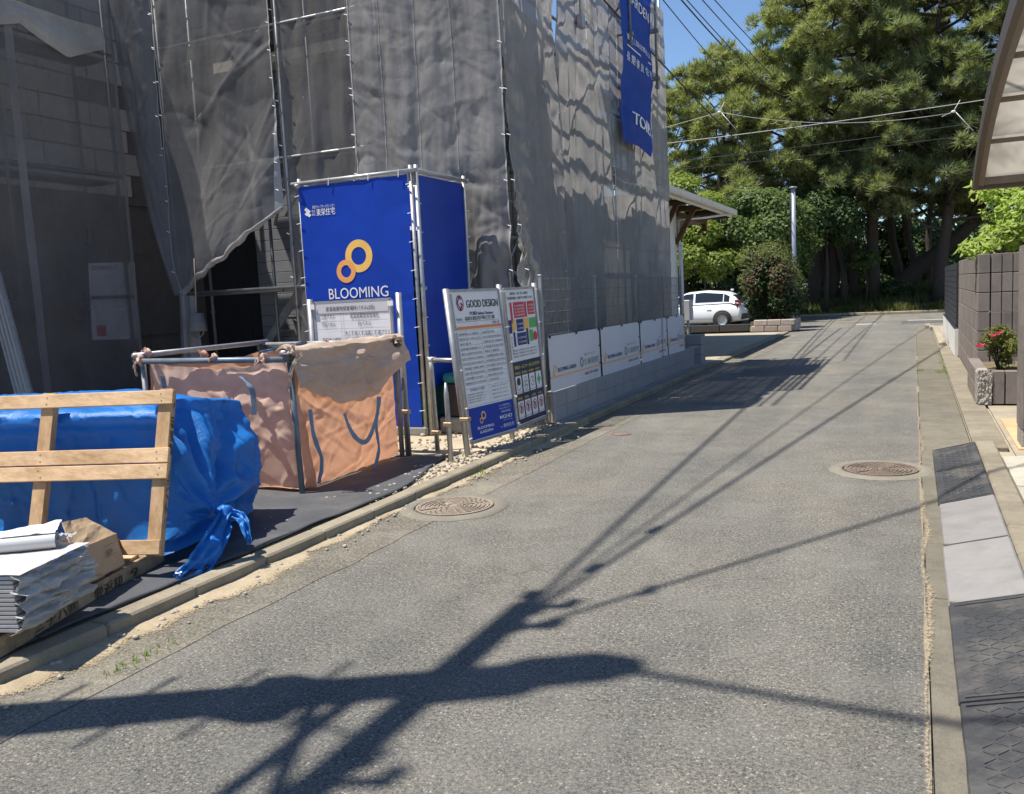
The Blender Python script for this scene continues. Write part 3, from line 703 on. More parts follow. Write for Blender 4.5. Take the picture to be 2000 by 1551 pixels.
stones('pebbles', pos, siz, M['pebble'], 'loose pale pebbles along the left kerb and site edge')
pos = []; siz = []
for _ in range(900):
    x = random.uniform(-10.2, -4.0); y = random.uniform(7.2, 10.1); s = random.choice([.008, .012, .016, .022, .035]); pos.append((x, y, .06+s*.2)); siz.append(s)
stones('rubble', pos, siz, M['pebble'], 'pale rubble on the bare ground round the blue enclosure', 'rubble')

# leaf and blade scatter helpers -------------------------------------------------
def leaf_mesh(name, P, N, size, m, aspect=.5, fold=.25, jitter=.35):
    """one folded two-quad leaf per point; P (n,3), N (n,3) facing directions"""
    n = len(P); N = N/np.maximum(1e-6, np.linalg.norm(N, axis=1, keepdims=True))
    r = rng.normal(size=(n, 3)); T = np.cross(N, r); T /= np.maximum(1e-6, np.linalg.norm(T, axis=1, keepdims=True)); B = np.cross(N, T)
    s = (size*(1+jitter*(rng.random((n, 1))*2-1)))
    a = P-T*s*.5; b = P+T*s*.5; mid = P+N*s*fold*.3
    l = P+B*s*aspect*.5+T*s*.05-N*s*fold*.4; r_ = P-B*s*aspect*.5+T*s*.05-N*s*fold*.4
    V = np.stack([a, l, b, r_], axis=1).reshape(-1, 3)
    i = np.arange(n)[:, None]*4
    F = np.concatenate([i+np.array([[0, 2, 1]]), i+np.array([[0, 3, 2]])], axis=0)
    return raw_mesh(name, V, F, m)
def sphere_pts(n, c, r, shell=.55):
    d = rng.normal(size=(n, 3)); d /= np.linalg.norm(d, axis=1, keepdims=True)
    rad = (shell+(1-shell)*rng.random((n, 1)))**.8
    return np.array(c)+d*rad*np.array(r), d
def blades(name, P, h, w, m, label=None, lean=.35, cat='grass'):
    n = len(P); az = rng.random(n)*2*np.pi; hh = h*(.55+.8*rng.random(n))
    t = np.stack([np.cos(az), np.sin(az), np.zeros(n)], 1); sd = np.stack([-np.sin(az), np.cos(az), np.zeros(n)], 1)
    le = lean*rng.random(n)[:, None]*hh[:, None]
    a = P-sd*w/2; b = P+sd*w/2; up = np.array([0, 0, 1.])
    c = P+t*le*.35+up*hh[:, None]*.55; tip = P+t*le*1.2+up*hh[:, None]*.95
    V = np.stack([a, b, c+sd*w*.35, c-sd*w*.35, tip], 1).reshape(-1, 3); i = np.arange(n)[:, None]*5
    F = np.concatenate([i+np.array([[0, 1, 2]]), i+np.array([[0, 2, 3]]), i+np.array([[3, 2, 4]])], 0)
    me = raw_mesh(name, V, F, m)
    o = bpy.data.objects.new(name, me); COL.objects.link(o)
    if label: tag(o, label, cat, kind='stuff')
    return o
# weeds in the cracks
def weedpts(spots):
    out = []
    for (x, y, z, n, sp) in spots:
        for _ in range(n): out.append((x+random.gauss(0, sp), y+random.gauss(0, sp*2.2), z))
    return np.array(out)
W1 = []
for p_, n_, s_ in (((225, 1315), 16, .02), ((265, 1295), 18, .025), ((300, 1275), 14, .025), ((345, 1255), 6, .03)):
    g = G(*p_); W1.append((g.x, g.y, .002, n_, s_))
g = G(930, 930); W1.append((g.x, g.y, .004, 110, .05))
W1 += [(.52, 15.9+.5*i, .012, 40, .045) for i in range(9)]+[(.10, 16.4, .01, 50, .05), (.06, 17.3, .01, 14, .03), (.44, 16.2, .01, 90, .07)]
W1 += [(-3.66, 19.6, .02, 60, .08), (-3.66, 21.5, .02, 90, .12), (-3.66, 24.0, .02, 60, .1), (-4.25, 18.1, .06, 50, .06)]
blades('weeds', weedpts(W1), .035, .006, M['weed'], 'small green weeds growing in the road-edge cracks', .9, 'weeds')
# ------------------------------------------------------------------ iron covers in the road
def manhole(cx_, cy_, rc, ri, label, col='iron', tilt=0.0):
    t = thing('manhole_cover', label, 'manhole', (cx_, cy_, 0))
    mb = MB(); n = 56
    prof = [(ri+.012, .004), (ri+.012, .014), (ri+.03, .018), (rc-.02, .016), (rc, .002)]
    for r, z in prof:
        for q in range(n):
            a = 2*math.pi*q/n; rr = r+(.02*nz(math.cos(a)*3+cx_, math.sin(a)*3) if r > rc-.05 else 0)
            mb.v.append((cx_+rr*math.cos(a), cy_+rr*math.sin(a), z))
    for i in range(len(prof)-1):
        for q in range(n): a = i*n+q; b = i*n+(q+1) % n; mb.f.append((a, b, b+n, a+n))
    mb.build('concrete_collar', M['collar'], t, True)
    MB().lathe([(0.0001, .012), (ri-.02, .012), (ri-.018, .019), (ri, .019), (ri, .004)], (cx_, cy_, 0), 48).build('iron_plate', M[col], t)
    mb = MB()
    nr = int((ri-.05)/.034)
    for q in range(1, nr+1):
        r = .03+q*.034; seg = max(8, int(2*math.pi*r/.055))
        for s in range(seg):
            a0 = 2*math.pi*(s+.12+.5*(q % 2))/seg; a1 = 2*math.pi*(s+.88+.5*(q % 2))/seg
            if abs((math.degrees(a0) % 90)-45) < 5: continue
            V = []
            for a in (a0, (a0+a1)/2, a1):
                for rr, z in ((r-.009, .0125), (r-.007, .020), (r+.007, .020), (r+.009, .0125)): V.append((cx_+rr*math.cos(a), cy_+rr*math.sin(a), z))
            mb.add(V, [(i*4+j, i*4+j+1, i*4+j+5, i*4+j+4) for i in range(2) for j in range(3)]+[(0, 1, 2, 3), (11, 10, 9, 8)])
    mb.lathe([(.001, .021), (.028, .021), (.032, .0125)], (cx_, cy_, 0), 18)
    for q in range(4):
        a = math.radians(45+90*q); mb.bar((cx_+.04*math.cos(a), cy_+.04*math.sin(a), .016), (cx_+(ri-.03)*math.cos(a), cy_+(ri-.03)*math.sin(a), .016), .016, .008)
    mb.build('raised_tread', M[col], t); return t
manhole(-.25, 7.88, .41, .29, 'round iron manhole cover in a raised concrete collar near the ramps')
manhole(-3.24, 5.88, .42, .30, 'round iron manhole cover in a pale collar beside the left kerb', 'iron_dusty')
t = thing('valve_cover', 'small round dark valve cover in the road near the sign boards', 'valve cover', G(1212, 848))
g = G(1212, 848)
MB().lathe([(.0001, .008), (.085, .008), (.09, .002)], (g.x, g.y, 0), 24).build('iron_lid', M['iron'], t)
MB().lathe([(.092, .001), (.094, .010), (.118, .010), (.122, .001)], (g.x, g.y, 0), 24).build('iron_ring', M['iron'], t)

# ------------------------------------------------------------------ rubber mat on the site edge
u_ = Vector((-.295, .955, 0)); v_ = Vector((-.955, -.295, 0))
def matxy(u, v):
    y = lerp(2.1, 7.45, v)
    xr = -3.835-.32*sstep(6.0, 7.45, y)-.015*nz(y*2.3, 1)
    x = lerp(-8.0, xr, u)
    lift = .022*sstep(.985, 1, u)*max(0, nz(y*1.7, 6.6)) 
    return (x, y, .076+.008*fbm(x*1.6, y*1.6, 2.0, 3)+lift)
mb = MB().grid(matxy, 90, 110)
top = len(mb.v)
o = one('rubber_mat', mb, M['mat'], 'large black rubber mat spread on the ground behind the left kerb', 'mat', smooth=True)
md = o.modifiers.new('thick', 'SOLIDIFY'); md.thickness = .008; md.offset = 1
def mat2(u, v):
    p = Vector((-3.815, 2.75, 0)).lerp(Vector((-3.84, 4.7, 0)), v)+Vector((-.24*u, -.05*u, 0)); return (p.x-.02*abs(nz(v*5, u)), p.y, .090+.018*nz(v*4, 3)*(1-u)+.012*u)
mb = MB().grid(mat2, 8, 60)
o = one('mat_strip', mb, M['mat'], 'narrow black rubber strip lying over the mat edge by the kerb', 'mat', smooth=True)
md = o.modifiers.new('thick', 'SOLIDIFY'); md.thickness = .006; md.offset = 1

# ------------------------------------------------------------------ pallet, siding bundle, leaning frame, tarp: one local frame along u_, v_
O_ = Vector((-3.80, 2.57, 0))
def Lc(a, b, z): return O_+u_*a+v_*b+Vector((0, 0, z))
def lbox(mb, a0, a1, b0, b1, z0, z1, bev=.003):
    return mb.obox(Lc((a0+a1)/2, (b0+b1)/2, (z0+z1)/2), u_*(a1-a0)/2, v_*(b1-b0)/2, (0, 0, (z1-z0)/2), bev)
def lpiece(name, a0, a1, b0, b1, z0, z1, m, parent, bev=.003, smooth=False):
    return lbox(MB(), a0, a1, b0, b1, z0, z1, bev).build(name, m, parent)
pal = thing('wooden_pallet', 'low wooden pallet stencilled on its side, under the wrapped siding boards', 'pallet', Lc(.6, 1.3, .07))
for b_ in (0.0, 1.25, 2.5): lpiece('stringer', -.16, 1.40, b_, b_+.09, .083, .178, M['wood_dark'], pal)
for q in range(9): lpiece('deck_board', -.14+q*.175, -.14+q*.175+.095, .03, 2.62, .1785, .199, M['wood'] if q > 3 else M['wood_dark'], pal)
sh = Sheet2D(Lc(-.16, -.002, .178), Lc(1.40, -.002, .178), Lc(-.16, -.002, .083), Lc(1.40, -.002, .083))
mb = MB(); sh.text(mb, 'ニチハ㈱', .22, .80, .66, .002, width=.22); sh.text(mb, '要返却', .53, .80, .66, .002, width=.17, bold=.02); sh.text(mb, '9', .76, .80, .74, .002, width=.045, bold=.02)
mb.build('stencil', M['ink'], pal, kind='stuff')
# bundle of siding boards, ends towards the road, each pair wrapped
bun = thing('siding_bundle', 'stack of pale siding boards with crumpled white plastic ends on the pallet', 'siding boards', Lc(.2, 1.4, .2))
zz = .2005
for q in range(13):
    off = .012*nz(q*3.7, 2); lpiece('siding_board', -.05+.008*nz(q, 5), .465+.008*nz(q, 8), -.10+off, 2.95, zz, zz+.0165, M['siding'] if q % 2 else M['siding_edge'], bun, .002); zz += .0205
ztop = zz
def wrapfn(k):
    z0 = .205+k*.064; z1 = z0+.066
    def P(u, v):
        a = lerp(-.06, .485, u); edge = .05*math.sin(math.pi*v)
        bb = -.09-(.03+.05*abs(nz(k*1.7, 3)))*math.sin(math.pi*v)-.055*fbm(a*5, v*2, k*5.1, 3)-.03*abs(nz(a*19, v*4, k))-.02*max(0, nz(a*40, k*3))*math.sin(math.pi*v)
        z = lerp(z0-.012, z1+.004, v)+.012*fbm(a*7, v*2, k*3.0, 3)
        return Lc(a, bb, z)
    return P
for k_ in range(4):
    MB().grid(wrapfn(k_), 46, 14).build('plastic_wrap', M['wrap'], bun, True)
def wraptop(u, v):
    a = lerp(-.055, .475, u); bb = lerp(-.14, .55, v); return Lc(a, bb, ztop+.004+.004*fbm(a*8, bb*8, 1, 4)*(1 if v < .8 else .3))
mb = MB().grid(wraptop, 24, 22); mb.build('top_sheet', M['siding'], bun, True)
sh = Sheet2D(Lc(.0, -.125, ztop+.008), Lc(.46, -.125, ztop+.008), Lc(.0, -.15, ztop-.01), Lc(.46, -.15, ztop-.01))
mb = MB()
for uu, s_ in ((.12, '☐ ニチハ'), (.35, 'ニチハ'), (.58, 'MOEN'), (.8, 'ニチハ ▮')): sh.text(mb, s_, uu, .9, .6, .006, width=.14)
mb.build('blue_lettering', M['print_blue'], bun)
# paper roll and plastic bag on the stack
t = thing('paper_roll', 'white roll of sheet lying on top of the wrapped siding stack', 'roll', Lc(.30, .62, ztop))
mb = MB(); p0 = Lc(.38, -.03, ztop+.045); p1 = Lc(.10, .76, ztop+.045)
mb.tube([p0, p0.lerp(p1, .5), p1], .040, 20, False); mb.build('roll_body', M['paper'], t, True)
mb = MB(); mb.tube([p0-(p1-p0)*.002, p0.lerp(p1, .99)], .018, 14, False); mb.build('core', M['siding_edge'], t, True)
dd = (p1-p0).normalized(); rr_ = []
mb = MB()
vs = []; n = 60
for i in range(n+1):
    a = i/n*2*math.pi*3.5; r = .019+.0205*i/n; sdv = dd.cross(Vector((0, 0, 1))); vs += [p0+sdv*math.cos(a)*r+Vector((0, 0, 1))*math.sin(a)*r-dd*.003, p0+sdv*math.cos(a)*(r+.0018)+Vector((0, 0, 1))*math.sin(a)*(r+.0018)-dd*.003]
mb.add(vs, [(2*i, 2*i+1, 2*i+3, 2*i+2) for i in range(n)]); mb.build('spiral_edge', M['siding_edge'], t)
MB().grid(lambda u, v: p0.lerp(p1, .0+.35*v)+Vector((0, 0, .042+.035*u*(1-v)))+dd.cross(Vector((0, 0, 1)))*(-.02+.13*u)+Vector((0, 0, .01*nz(u*5, v*5))), 10, 10).build('loose_flap', M['paper'], t, True)
mb = MB(); c_ = Lc(.44, .02, ztop+.02)
mb.grid(lambda u, v: c_+u_*(u-.5)*.16+v_*(v-.5)*.13+Vector((0, 0, .018+.02*fbm(u*6, v*6, 2, 4))), 16, 14)
one('plastic_bag', mb, M['plastic'], 'crumpled clear plastic bag beside the white roll on the stack', 'plastic bag', smooth=True)
# cardboard box, open flaps, sitting on the pallet
bx = thing('cardboard_box', 'crushed brown cardboard box between the siding stack and the leaning frame', 'box', Lc(.72, .3, .2))
bz = .2005
skew = lambda z: .02*(z-.2)/.25
def quadp(name, pts, m, parent, n=6, amp=.006, seed=0):
    a, b, c, d = [Vector(p) for p in pts]; nn = (b-a).cross(d-a).normalized()
    o = MB().grid(lambda u, v: a.lerp(b, u).lerp(d.lerp(c, u), v)+nn*amp*fbm(u*3+seed, v*3, 1, 3), n, n).build(name, m, parent, False)
    md = o.modifiers.new('thick', 'SOLIDIFY'); md.thickness = .005; return o
A0, A1, B0, B1, ZT = .56, .98, .0, .49, .40
quadp('side_panel', [Lc(A0, B0, bz), Lc(A1, B0, bz), Lc(A1-.01, B0+.03, ZT-.02), Lc(A0, B0+.02, ZT)], M['card'], bx, 8, .008, 1)
quadp('side_panel', [Lc(A0, B1, bz), Lc(A1, B1, bz), Lc(A1, B1, ZT), Lc(A0, B1, ZT)], M['card'], bx, 4, .006, 2)
quadp('side_panel', [Lc(A0, B0, bz), Lc(A0, B1, bz), Lc(A0, B1, ZT), Lc(A0, B0+.02, ZT)], M['card'], bx, 4, .006, 3)
quadp('side_panel', [Lc(A1, B0, bz), Lc(A1, B1, bz), Lc(A1, B1, ZT-.02), Lc(A1-.01, B0+.03, ZT-.02)], M['card'], bx, 4, .006, 4)
quadp('top_flap', [Lc(A0, B0+.02, ZT), Lc(A1-.01, B0+.03, ZT-.02), Lc(A1-.10, B0+.14, ZT+.10), Lc(A0+.10, B0+.13, ZT+.13)], M['card'], bx, 8, .008, 5)
quadp('torn_flap', [Lc(A1-.01, B0+.03, ZT-.02), Lc(A1, B1, ZT-.02), Lc(A1+.10, B1, ZT-.09), Lc(A1+.09, B0+.05, ZT-.16)], M['card_in'], bx, 8, .012, 6)
quadp('box_floor', [Lc(A0, B0, bz+.004), Lc(A1, B0, bz+.004), Lc(A1, B1, bz+.004), Lc(A0, B1, bz+.004)], M['card_in'], bx, 2, 0, 6)
sh = Sheet2D(Lc(A0, B0+.012, ZT), Lc(A1, B0+.02, ZT-.02), Lc(A0, B0-.008, bz), Lc(A1, B0-.008, bz))
mb = MB(); sh.text(mb, 'TOMMATO', .06, .93, .10, .006, width=.36); sh.text(mb, 'SP', .62, .5, .22, .006, width=.14); sh.line(mb, .58, .55, .82, .52, .01, .006); sh.line(mb, .58, .22, .8, .2, .01, .006)
mb.build('printed_marks', M['ink'], bx)

# upright pallet frame leaning on the tarp
fr = thing('leaning_pallet', 'upright pine pallet frame leaning against the blue tarp', 'pallet', Lc(1.08, .8, .2))
LEAN = .33
def Fp(b, s, d=0.0):                  # b along v_, s along the sloping height, d out of the frame plane (towards camera)
    L_ = Vector((0, 0, math.cos(LEAN)))+u_*math.sin(LEAN); nrm = u_*(-math.cos(LEAN))+Vector((0, 0, math.sin(LEAN)))
    return Lc(1.10, b-.13, .205)+L_*s+nrm*d
def fbar(name, b0, s0, b1, s1, w, d0, d1, m):
    c = (Fp(b0, s0, (d0+d1)/2)+Fp(b1, s1, (d0+d1)/2))/2; ax = (Fp(b1, s1)-Fp(b0, s0))
    nrm = Fp(0, 0, 1)-Fp(0, 0, 0); sd = ax.normalized().cross(nrm)
    return MB().obox(c, ax/2, sd*w/2, nrm*(d1-d0)/2, .003).build(name, m, fr)
for b_ in (0.0, .76, 1.52, 2.28): fbar('upright', b_, 0.0, b_, .99, .085, 0, .05, M['wood_up'])
for s_, w_ in ((.935, .085), (.585, .088), (.49, .088)): fbar('cross_board', -.06, s_, 2.4, s_, w_, .0505, .072, M['wood'])
fbar('cross_board', -.05, .05, .30, .05, .085, .0505, .072, M['wood'])
# stencil on the outer side of the first upright
s0 = Fp(-.0435, .99, 0); s1 = Fp(-.0435, .99, .05); s2 = Fp(-.0435, 0, 0); s3 = Fp(-.0435, 0, .05)
shv = Sheet2D(Fp(-.0435, .02, .05), Fp(-.0435, .97, .05), Fp(-.0435, .02, .0), Fp(-.0435, .97, .0))
if shv.n.dot(v_) > 0: shv.n = -shv.n
mb = MB(); shv.text(mb, 'ニチハ㈱', .14, .86, .8, .002, width=.36); shv.text(mb, '要返却', .60, .86, .8, .002, width=.24, bold=.02); shv.text(mb, '4', .90, .82, .7, .002, width=.04)
mb.build('stencil', M['ink'], fr, kind='stuff')
mb = MB()
for b_ in (0, .76, 1.52):
    for s_ in (.915, .955, .565, .605, .47, .51):
        p = Fp(b_+random.uniform(-.02, .02), s_, .0725); mb.ball(p, .004, 6, 4)
mb.build('nail', M['clamp'], fr, kind='stuff')

# blue tarp over a stack of material
def _rc(seed, k, w):
    r = random.Random(seed); L = [(r.uniform(0, 8), r.uniform(0, 1), r.uniform(-.5, .5)+(math.pi/2 if r.random() < .7 else 0), r.uniform(.5, 1)*(1 if r.random() < .65 else -1), r.uniform(.3, .8), r.uniform(.5, 1.4)*w) for _ in range(k)]
    def h(x, y):
        s_ = 0.0
        for (cu, cv, an, am, ln, ww) in L:
            du = x-cu
            if abs(du) > ln: continue
            dv = y-cv; al = du*math.cos(an)+dv*math.sin(an); d = abs(-du*math.sin(an)+dv*math.cos(an)+.2*al*al)
            if d < ww and abs(al) < ln: s_ += am*(1-d/ww)**1.2*(1-abs(al)/ln)
        return s_
    return h
TCR1, TCR2 = _rc(5, 150, .10), _rc(6, 260, .04)
def tarp_shape(a0, a1, b0, b1, z0, z1, seed, knot=None):
    n_r = 44; per = 2*((a1-a0)+(b1-b0))
    def ring(s):
        d = s*per
        for (x0, y0, x1, y1, L) in ((a0, b0, a1, b0, a1-a0), (a1, b0, a1, b1, b1-b0), (a1, b1, a0, b1, a1-a0), (a0, b1, a0, b0, b1-b0)):
            if d <= L+1e-9: f = d/L; return lerp(x0, x1, f), lerp(y0, y1, f)
            d -= L
        return a0, b0
    ca, cb = (a0+a1)/2, (b0+b1)/2; c1, c2 = TCR1, TCR2
    def P(s, t):
        a, b = ring(s % 1.0)
        if t < .28:
            f = (t/.28); aa, bb = lerp(ca, a, f), lerp(cb, b, f)
            z = z1+.015*fbm(aa*2, bb*2, seed, 2)+.012*c2(aa*2.5+bb, bb*.3)-.02*f**4-.10*sstep(.35, 1, (aa-a0)/(a1-a0))*sstep(.9, .0, bb-b0)
            return Lc(aa, bb, z)
        f = (t-.28)/.72
        da, db = a-ca, b-cb; L = math.hypot(da, db)
        pl = (.050*math.sin(s*per*12+4*nz(s*per*1.6, seed))*abs(nz(s*per*1.1, f, seed+2))*1.8+.075*fbm(s*per*2.2, f*1.1, seed, 4))*(.2+.8*f)
        outw = .02*math.sin(math.pi*f)+pl+.06*f*f
        crum = .022*fbm(s*per*5, f*4, seed+4, 4)+.024*c1(s*per, f)+.024*c2(s*per, f)
        aa, bb = a+da/L*(outw+crum), b+db/L*(outw+crum)
        ed = .10*sstep(.35, 1, (a-a0)/(a1-a0))*sstep(.9, .0, b-b0); z = lerp(z1-.02-ed, z0, f)+.03*nz(s*per*3, seed)*f
        fr_ = sstep(.25, 0, a-a0)                                   # camera-side face: top lip overhangs, then falls back
        aa -= fr_*(.07*sstep(.0, .04, f)*sstep(.16, .08, f)-.05*sstep(.1, .2, f))
        aa -= .26*f*sstep(.7, 0.0, b-b0)*sstep(.45, 0, a-a0)
        if knot is not None:
            ka, kb, kz, rad, amt = knot
            wr = sstep(.30, 0.0, b-b0); dA, dZ = aa-ka, z-kz; rr = math.hypot(dA, dZ); an = math.atan2(dZ, dA)
            bb -= wr*(.075*math.sin(an*7.5+1.3*nz(an*2, 4))+.045*math.sin(an*17+2*nz(an*5, 7)))*sstep(.04, .25, rr)*sstep(1.15, .45, rr)
            bb -= wr*.10*sstep(.05, .4, f)*sstep(1.0, .6, f)
            q = math.exp(-(((aa-ka)**2+(bb-kb)**2)/(rad*rad)))*sstep(.25, .95, f)*amt
            aa, bb, z = lerp(aa, ka, q), lerp(bb, kb, q), lerp(z, kz, q*.9)
        return Lc(aa, bb, z)
    return P
tp = thing('tarp_covered_stack', 'stack of materials covered with a shiny blue tarp tied at its corner', 'tarp', Lc(2.0, 1.2, .08))
MB().grid(tarp_shape(1.47, 2.62, .0, 2.9, .10, 1.065, 3.3, (1.62, -.28, .32, .42, .88)), 520, 72, True).build('tarp', M['tarp'], tp, True)
lbox(MB(), 1.66, 2.5, .16, 2.8, .08, .95).build('covered_material', M['siding_edge'], tp)
lbox(MB(), 1.60, 2.5, .15, 2.8, .079, .17).build('pallet_base', M['wood_dark'], tp)
def ribbon(pts, wds, seed, nrm=None, n=40, m=10, crumple=.02):
    P_ = [Vector(p) for p in pts]
    def cat(t):
        k = t*(len(P_)-1); i = min(len(P_)-2, int(k)); f = k-i
        a, b, c, d = P_[max(0, i-1)], P_[i], P_[i+1], P_[min(len(P_)-1, i+2)]
        w = lerp(wds[i], wds[i+1], f)
        return .5*((2*b)+(c-a)*f+(2*a-5*b+4*c-d)*f*f+(3*b-a-3*c+d)*f**3), w
    def Q(u, v):
        p, w = cat(v); p2, _ = cat(min(1, v+.02)); p1, _ = cat(max(0, v-.02)); d = (p2-p1).normalized()
        ref = Vector(nrm) if nrm is not None else Vector((.8, -.5, .3)); sd = d.cross(ref).normalized(); up = sd.cross(d)
        return p+sd*(u-.5)*w+up*(crumple*fbm(u*5, v*6, seed, 4)+.35*crumple*math.sin(u*19+seed))
    return MB().grid(Q, m, n)
K = Lc(1.62, -.32, .33)
mb = MB(); mb.ball(K, .055, 14, 10, (1, 1, .9))
for i, p in enumerate(mb.v):
    q = Vector(p)-K; mb.v[i] = tuple(K+q*(1+.5*fbm(q.x*30, q.y*30, q.z*30, 3)))
mb.build('knot', M['tarp'], tp, True)
e1 = G(345, 1132, .085)
ribbon([K, K.lerp(e1, .35)+Vector((.05, -.02, -.03)), K.lerp(e1, .7)+Vector((.03, 0, -.04)), e1], [.08, .15, .15, .07], 2.2, crumple=.045).build('tie_tail', M['tarp'], tp, True)
e2 = G(488, 1062, .16)
ribbon([K, K.lerp(e2, .5)+Vector((.02, .02, .06)), e2], [.06, .07, .03], 5.2, crumple=.03).build('tie_tail', M['tarp'], tp, True)
mb = MB(); mb.lathe([(.009, 0), (.011, .003), (.018, .003), (.02, 0)], tuple(e1+Vector((.0, .02, .035))), 16); mb.build('eyelet', M['white_print'], tp)

# ------------------------------------------------------------------ orange waste bag hung in a pipe frame
bf = thing('bag_stand', 'low steel pipe frame holding the open orange waste bag', 'pipe frame', (-5.35, 6.5, .08))
X0, X1, Y0, Y1, ZT = -6.22, -4.58, 5.74, 7.36, 1.20
for (x, y, m_) in ((X1, Y0, 'bluegrey'), (X1-.03, Y1, 'galv_dark'), (X0, Y0, 'galv'), (X0, Y1, 'galv')):
    lean = Vector((.0, .0, 0)) if m_ != 'bluegrey' else Vector((-.05, .03, 0))
    MB().tube([(x, y, .07), Vector((x, y, ZT+.05))+lean], .0245, 12).build('post', M[m_], bf, True)
    MB().box((x-.06, y-.06, .074), (x+.06, y+.06, .08)).build('base_plate', M['galv'], bf)
for p, q in (((X0-.04, Y0-.05, ZT), (X1+.02, Y0-.05, ZT-.01)), ((X1-.05, Y0-.06, ZT+.04), (X1-.03, Y1+.1, ZT+.03)), ((X0, Y1, ZT+.03), (X1, Y1, ZT+.03)), ((X0, Y0-.1, ZT+.05), (X0, Y1+.05, ZT+.06))):
    MB().tube([p, q], .0245, 12).build('rail', M['galv'] if q[0] != X1+.02 else M['bluegrey'], bf, True)
for x, y in ((X1, Y0), (X0, Y0), (X1, Y1), (X0, Y1)):
    MB().obox((x, y-.03, ZT+.01), (.04, 0, 0), (0, .045, 0), (0, 0, .035), .01).build('clamp', M['dark_plastic'], bf)
bg = thing('waste_bag', 'large orange woven waste bag hanging open inside the pipe frame', 'waste bag', (-5.35, 6.5, .1))
def bagface(p00, p10, p01, p11, seed, bulge, nrm, nu=60, nv=60, gather=.05):
    a, b, c, d = [Vector(p) for p in (p00, p10, p01, p11)]; nrm = Vector(nrm); cr = creases(int(seed*10), 46); cr2 = creases(int(seed*10)+50, 70, .035)
    def P(u, v):   # v=0 top, 1 bottom
        p = a.lerp(b, u).lerp(c.lerp(d, u), v)
        sag = -.05*math.sin(math.pi*u)*(1-v)**2*(1+.5*nz(u*5, seed))
        o = bulge*math.sin(math.pi*u)**.6*math.sin(math.pi*min(1, v*.9+.05))**.7+gather*.6*fbm(u*2.4, v*1.0, seed, 2)+.015*cr(u, v)+.007*cr2(u, v)+.022*math.sin(u*46+3*nz(u*6, v*2, seed))*(1-v)**3*abs(nz(u*5, seed))
        return p+nrm*o+Vector((0, 0, sag+.02*nz(u*9, v*4, seed)))
    return MB().grid(P, nu, nv)
xa, xb, ya, yb = X0+.06, X1-.045, Y0+.02, Y1-.06
bagface((xa, ya, ZT-.02), (xb-.03, ya-.02, ZT-.03), (xa+.1, ya+.05, .12), (xb-.02, ya+.02, .10), 1.1, .05, (0, -1, 0), 110, 90).build('front_side', M['bag_pink'], bg, True)
bagface((xb, ya, ZT-.05), (xb, yb, ZT-.05), (xb+.01, ya+.02, .10), (xb, yb, .11), 4.2, .05, (1, 0, 0), 120, 100).build('roadside_side', M['bag'], bg, True)
bagface((xa, yb, ZT-.02), (xa, ya, ZT-.02), (xa, yb, .12), (xa, ya, .12), 7.2, .04, (-1, 0, 0), 40, 40).build('inner_side', M['bag'], bg, True)
bagface((xb, yb, ZT-.02), (xa, yb, ZT-.02), (xb, yb, .12), (xa, yb, .12), 9.2, .04, (0, 1, 0), 40, 40).build('back_side', M['bag'], bg, True)
MB().grid(lambda u, v: (lerp(xa, xb, u), lerp(ya, yb, v), .11+.02*fbm(u*4, v*4, 3)), 16, 16).build('bag_floor', M['bag'], bg, True)
# flap folded out over the roadside rail
CRF, CRG = creases(91, 44, .075), creases(92, 90, .028)
def flap(u, v):
    y = lerp(Y0-.04, Y1+.13, u); L = lerp(.30, .50, sstep(0, .35, u))*(1-.55*sstep(.55, 1.0, u))*(1+.10*nz(u*7, 3))
    s = v*(L+.14)
    if s < .14: x = X1-.13+s*.9; z = ZT+.06+.035*math.sin(s/.14*math.pi)+.015*nz(u*9, v*9)
    else:
        q = s-.14; x = X1+.005+.05*sstep(0, .2, q)+.05*fbm(u*2.6, q*2.2, 5, 2)+.020*math.sin(u*15+q*6+2*nz(u*3, q*3))*sstep(0, .15, q)+.017*CRF(u, q*1.8)+.006*CRG(u, q*1.8); z = ZT+.055-q
    return (x, y, z+.012*nz(u*12, 1))
MB().grid(flap, 170, 110).build('folded_flap', M['bag_pale'], bg, True)
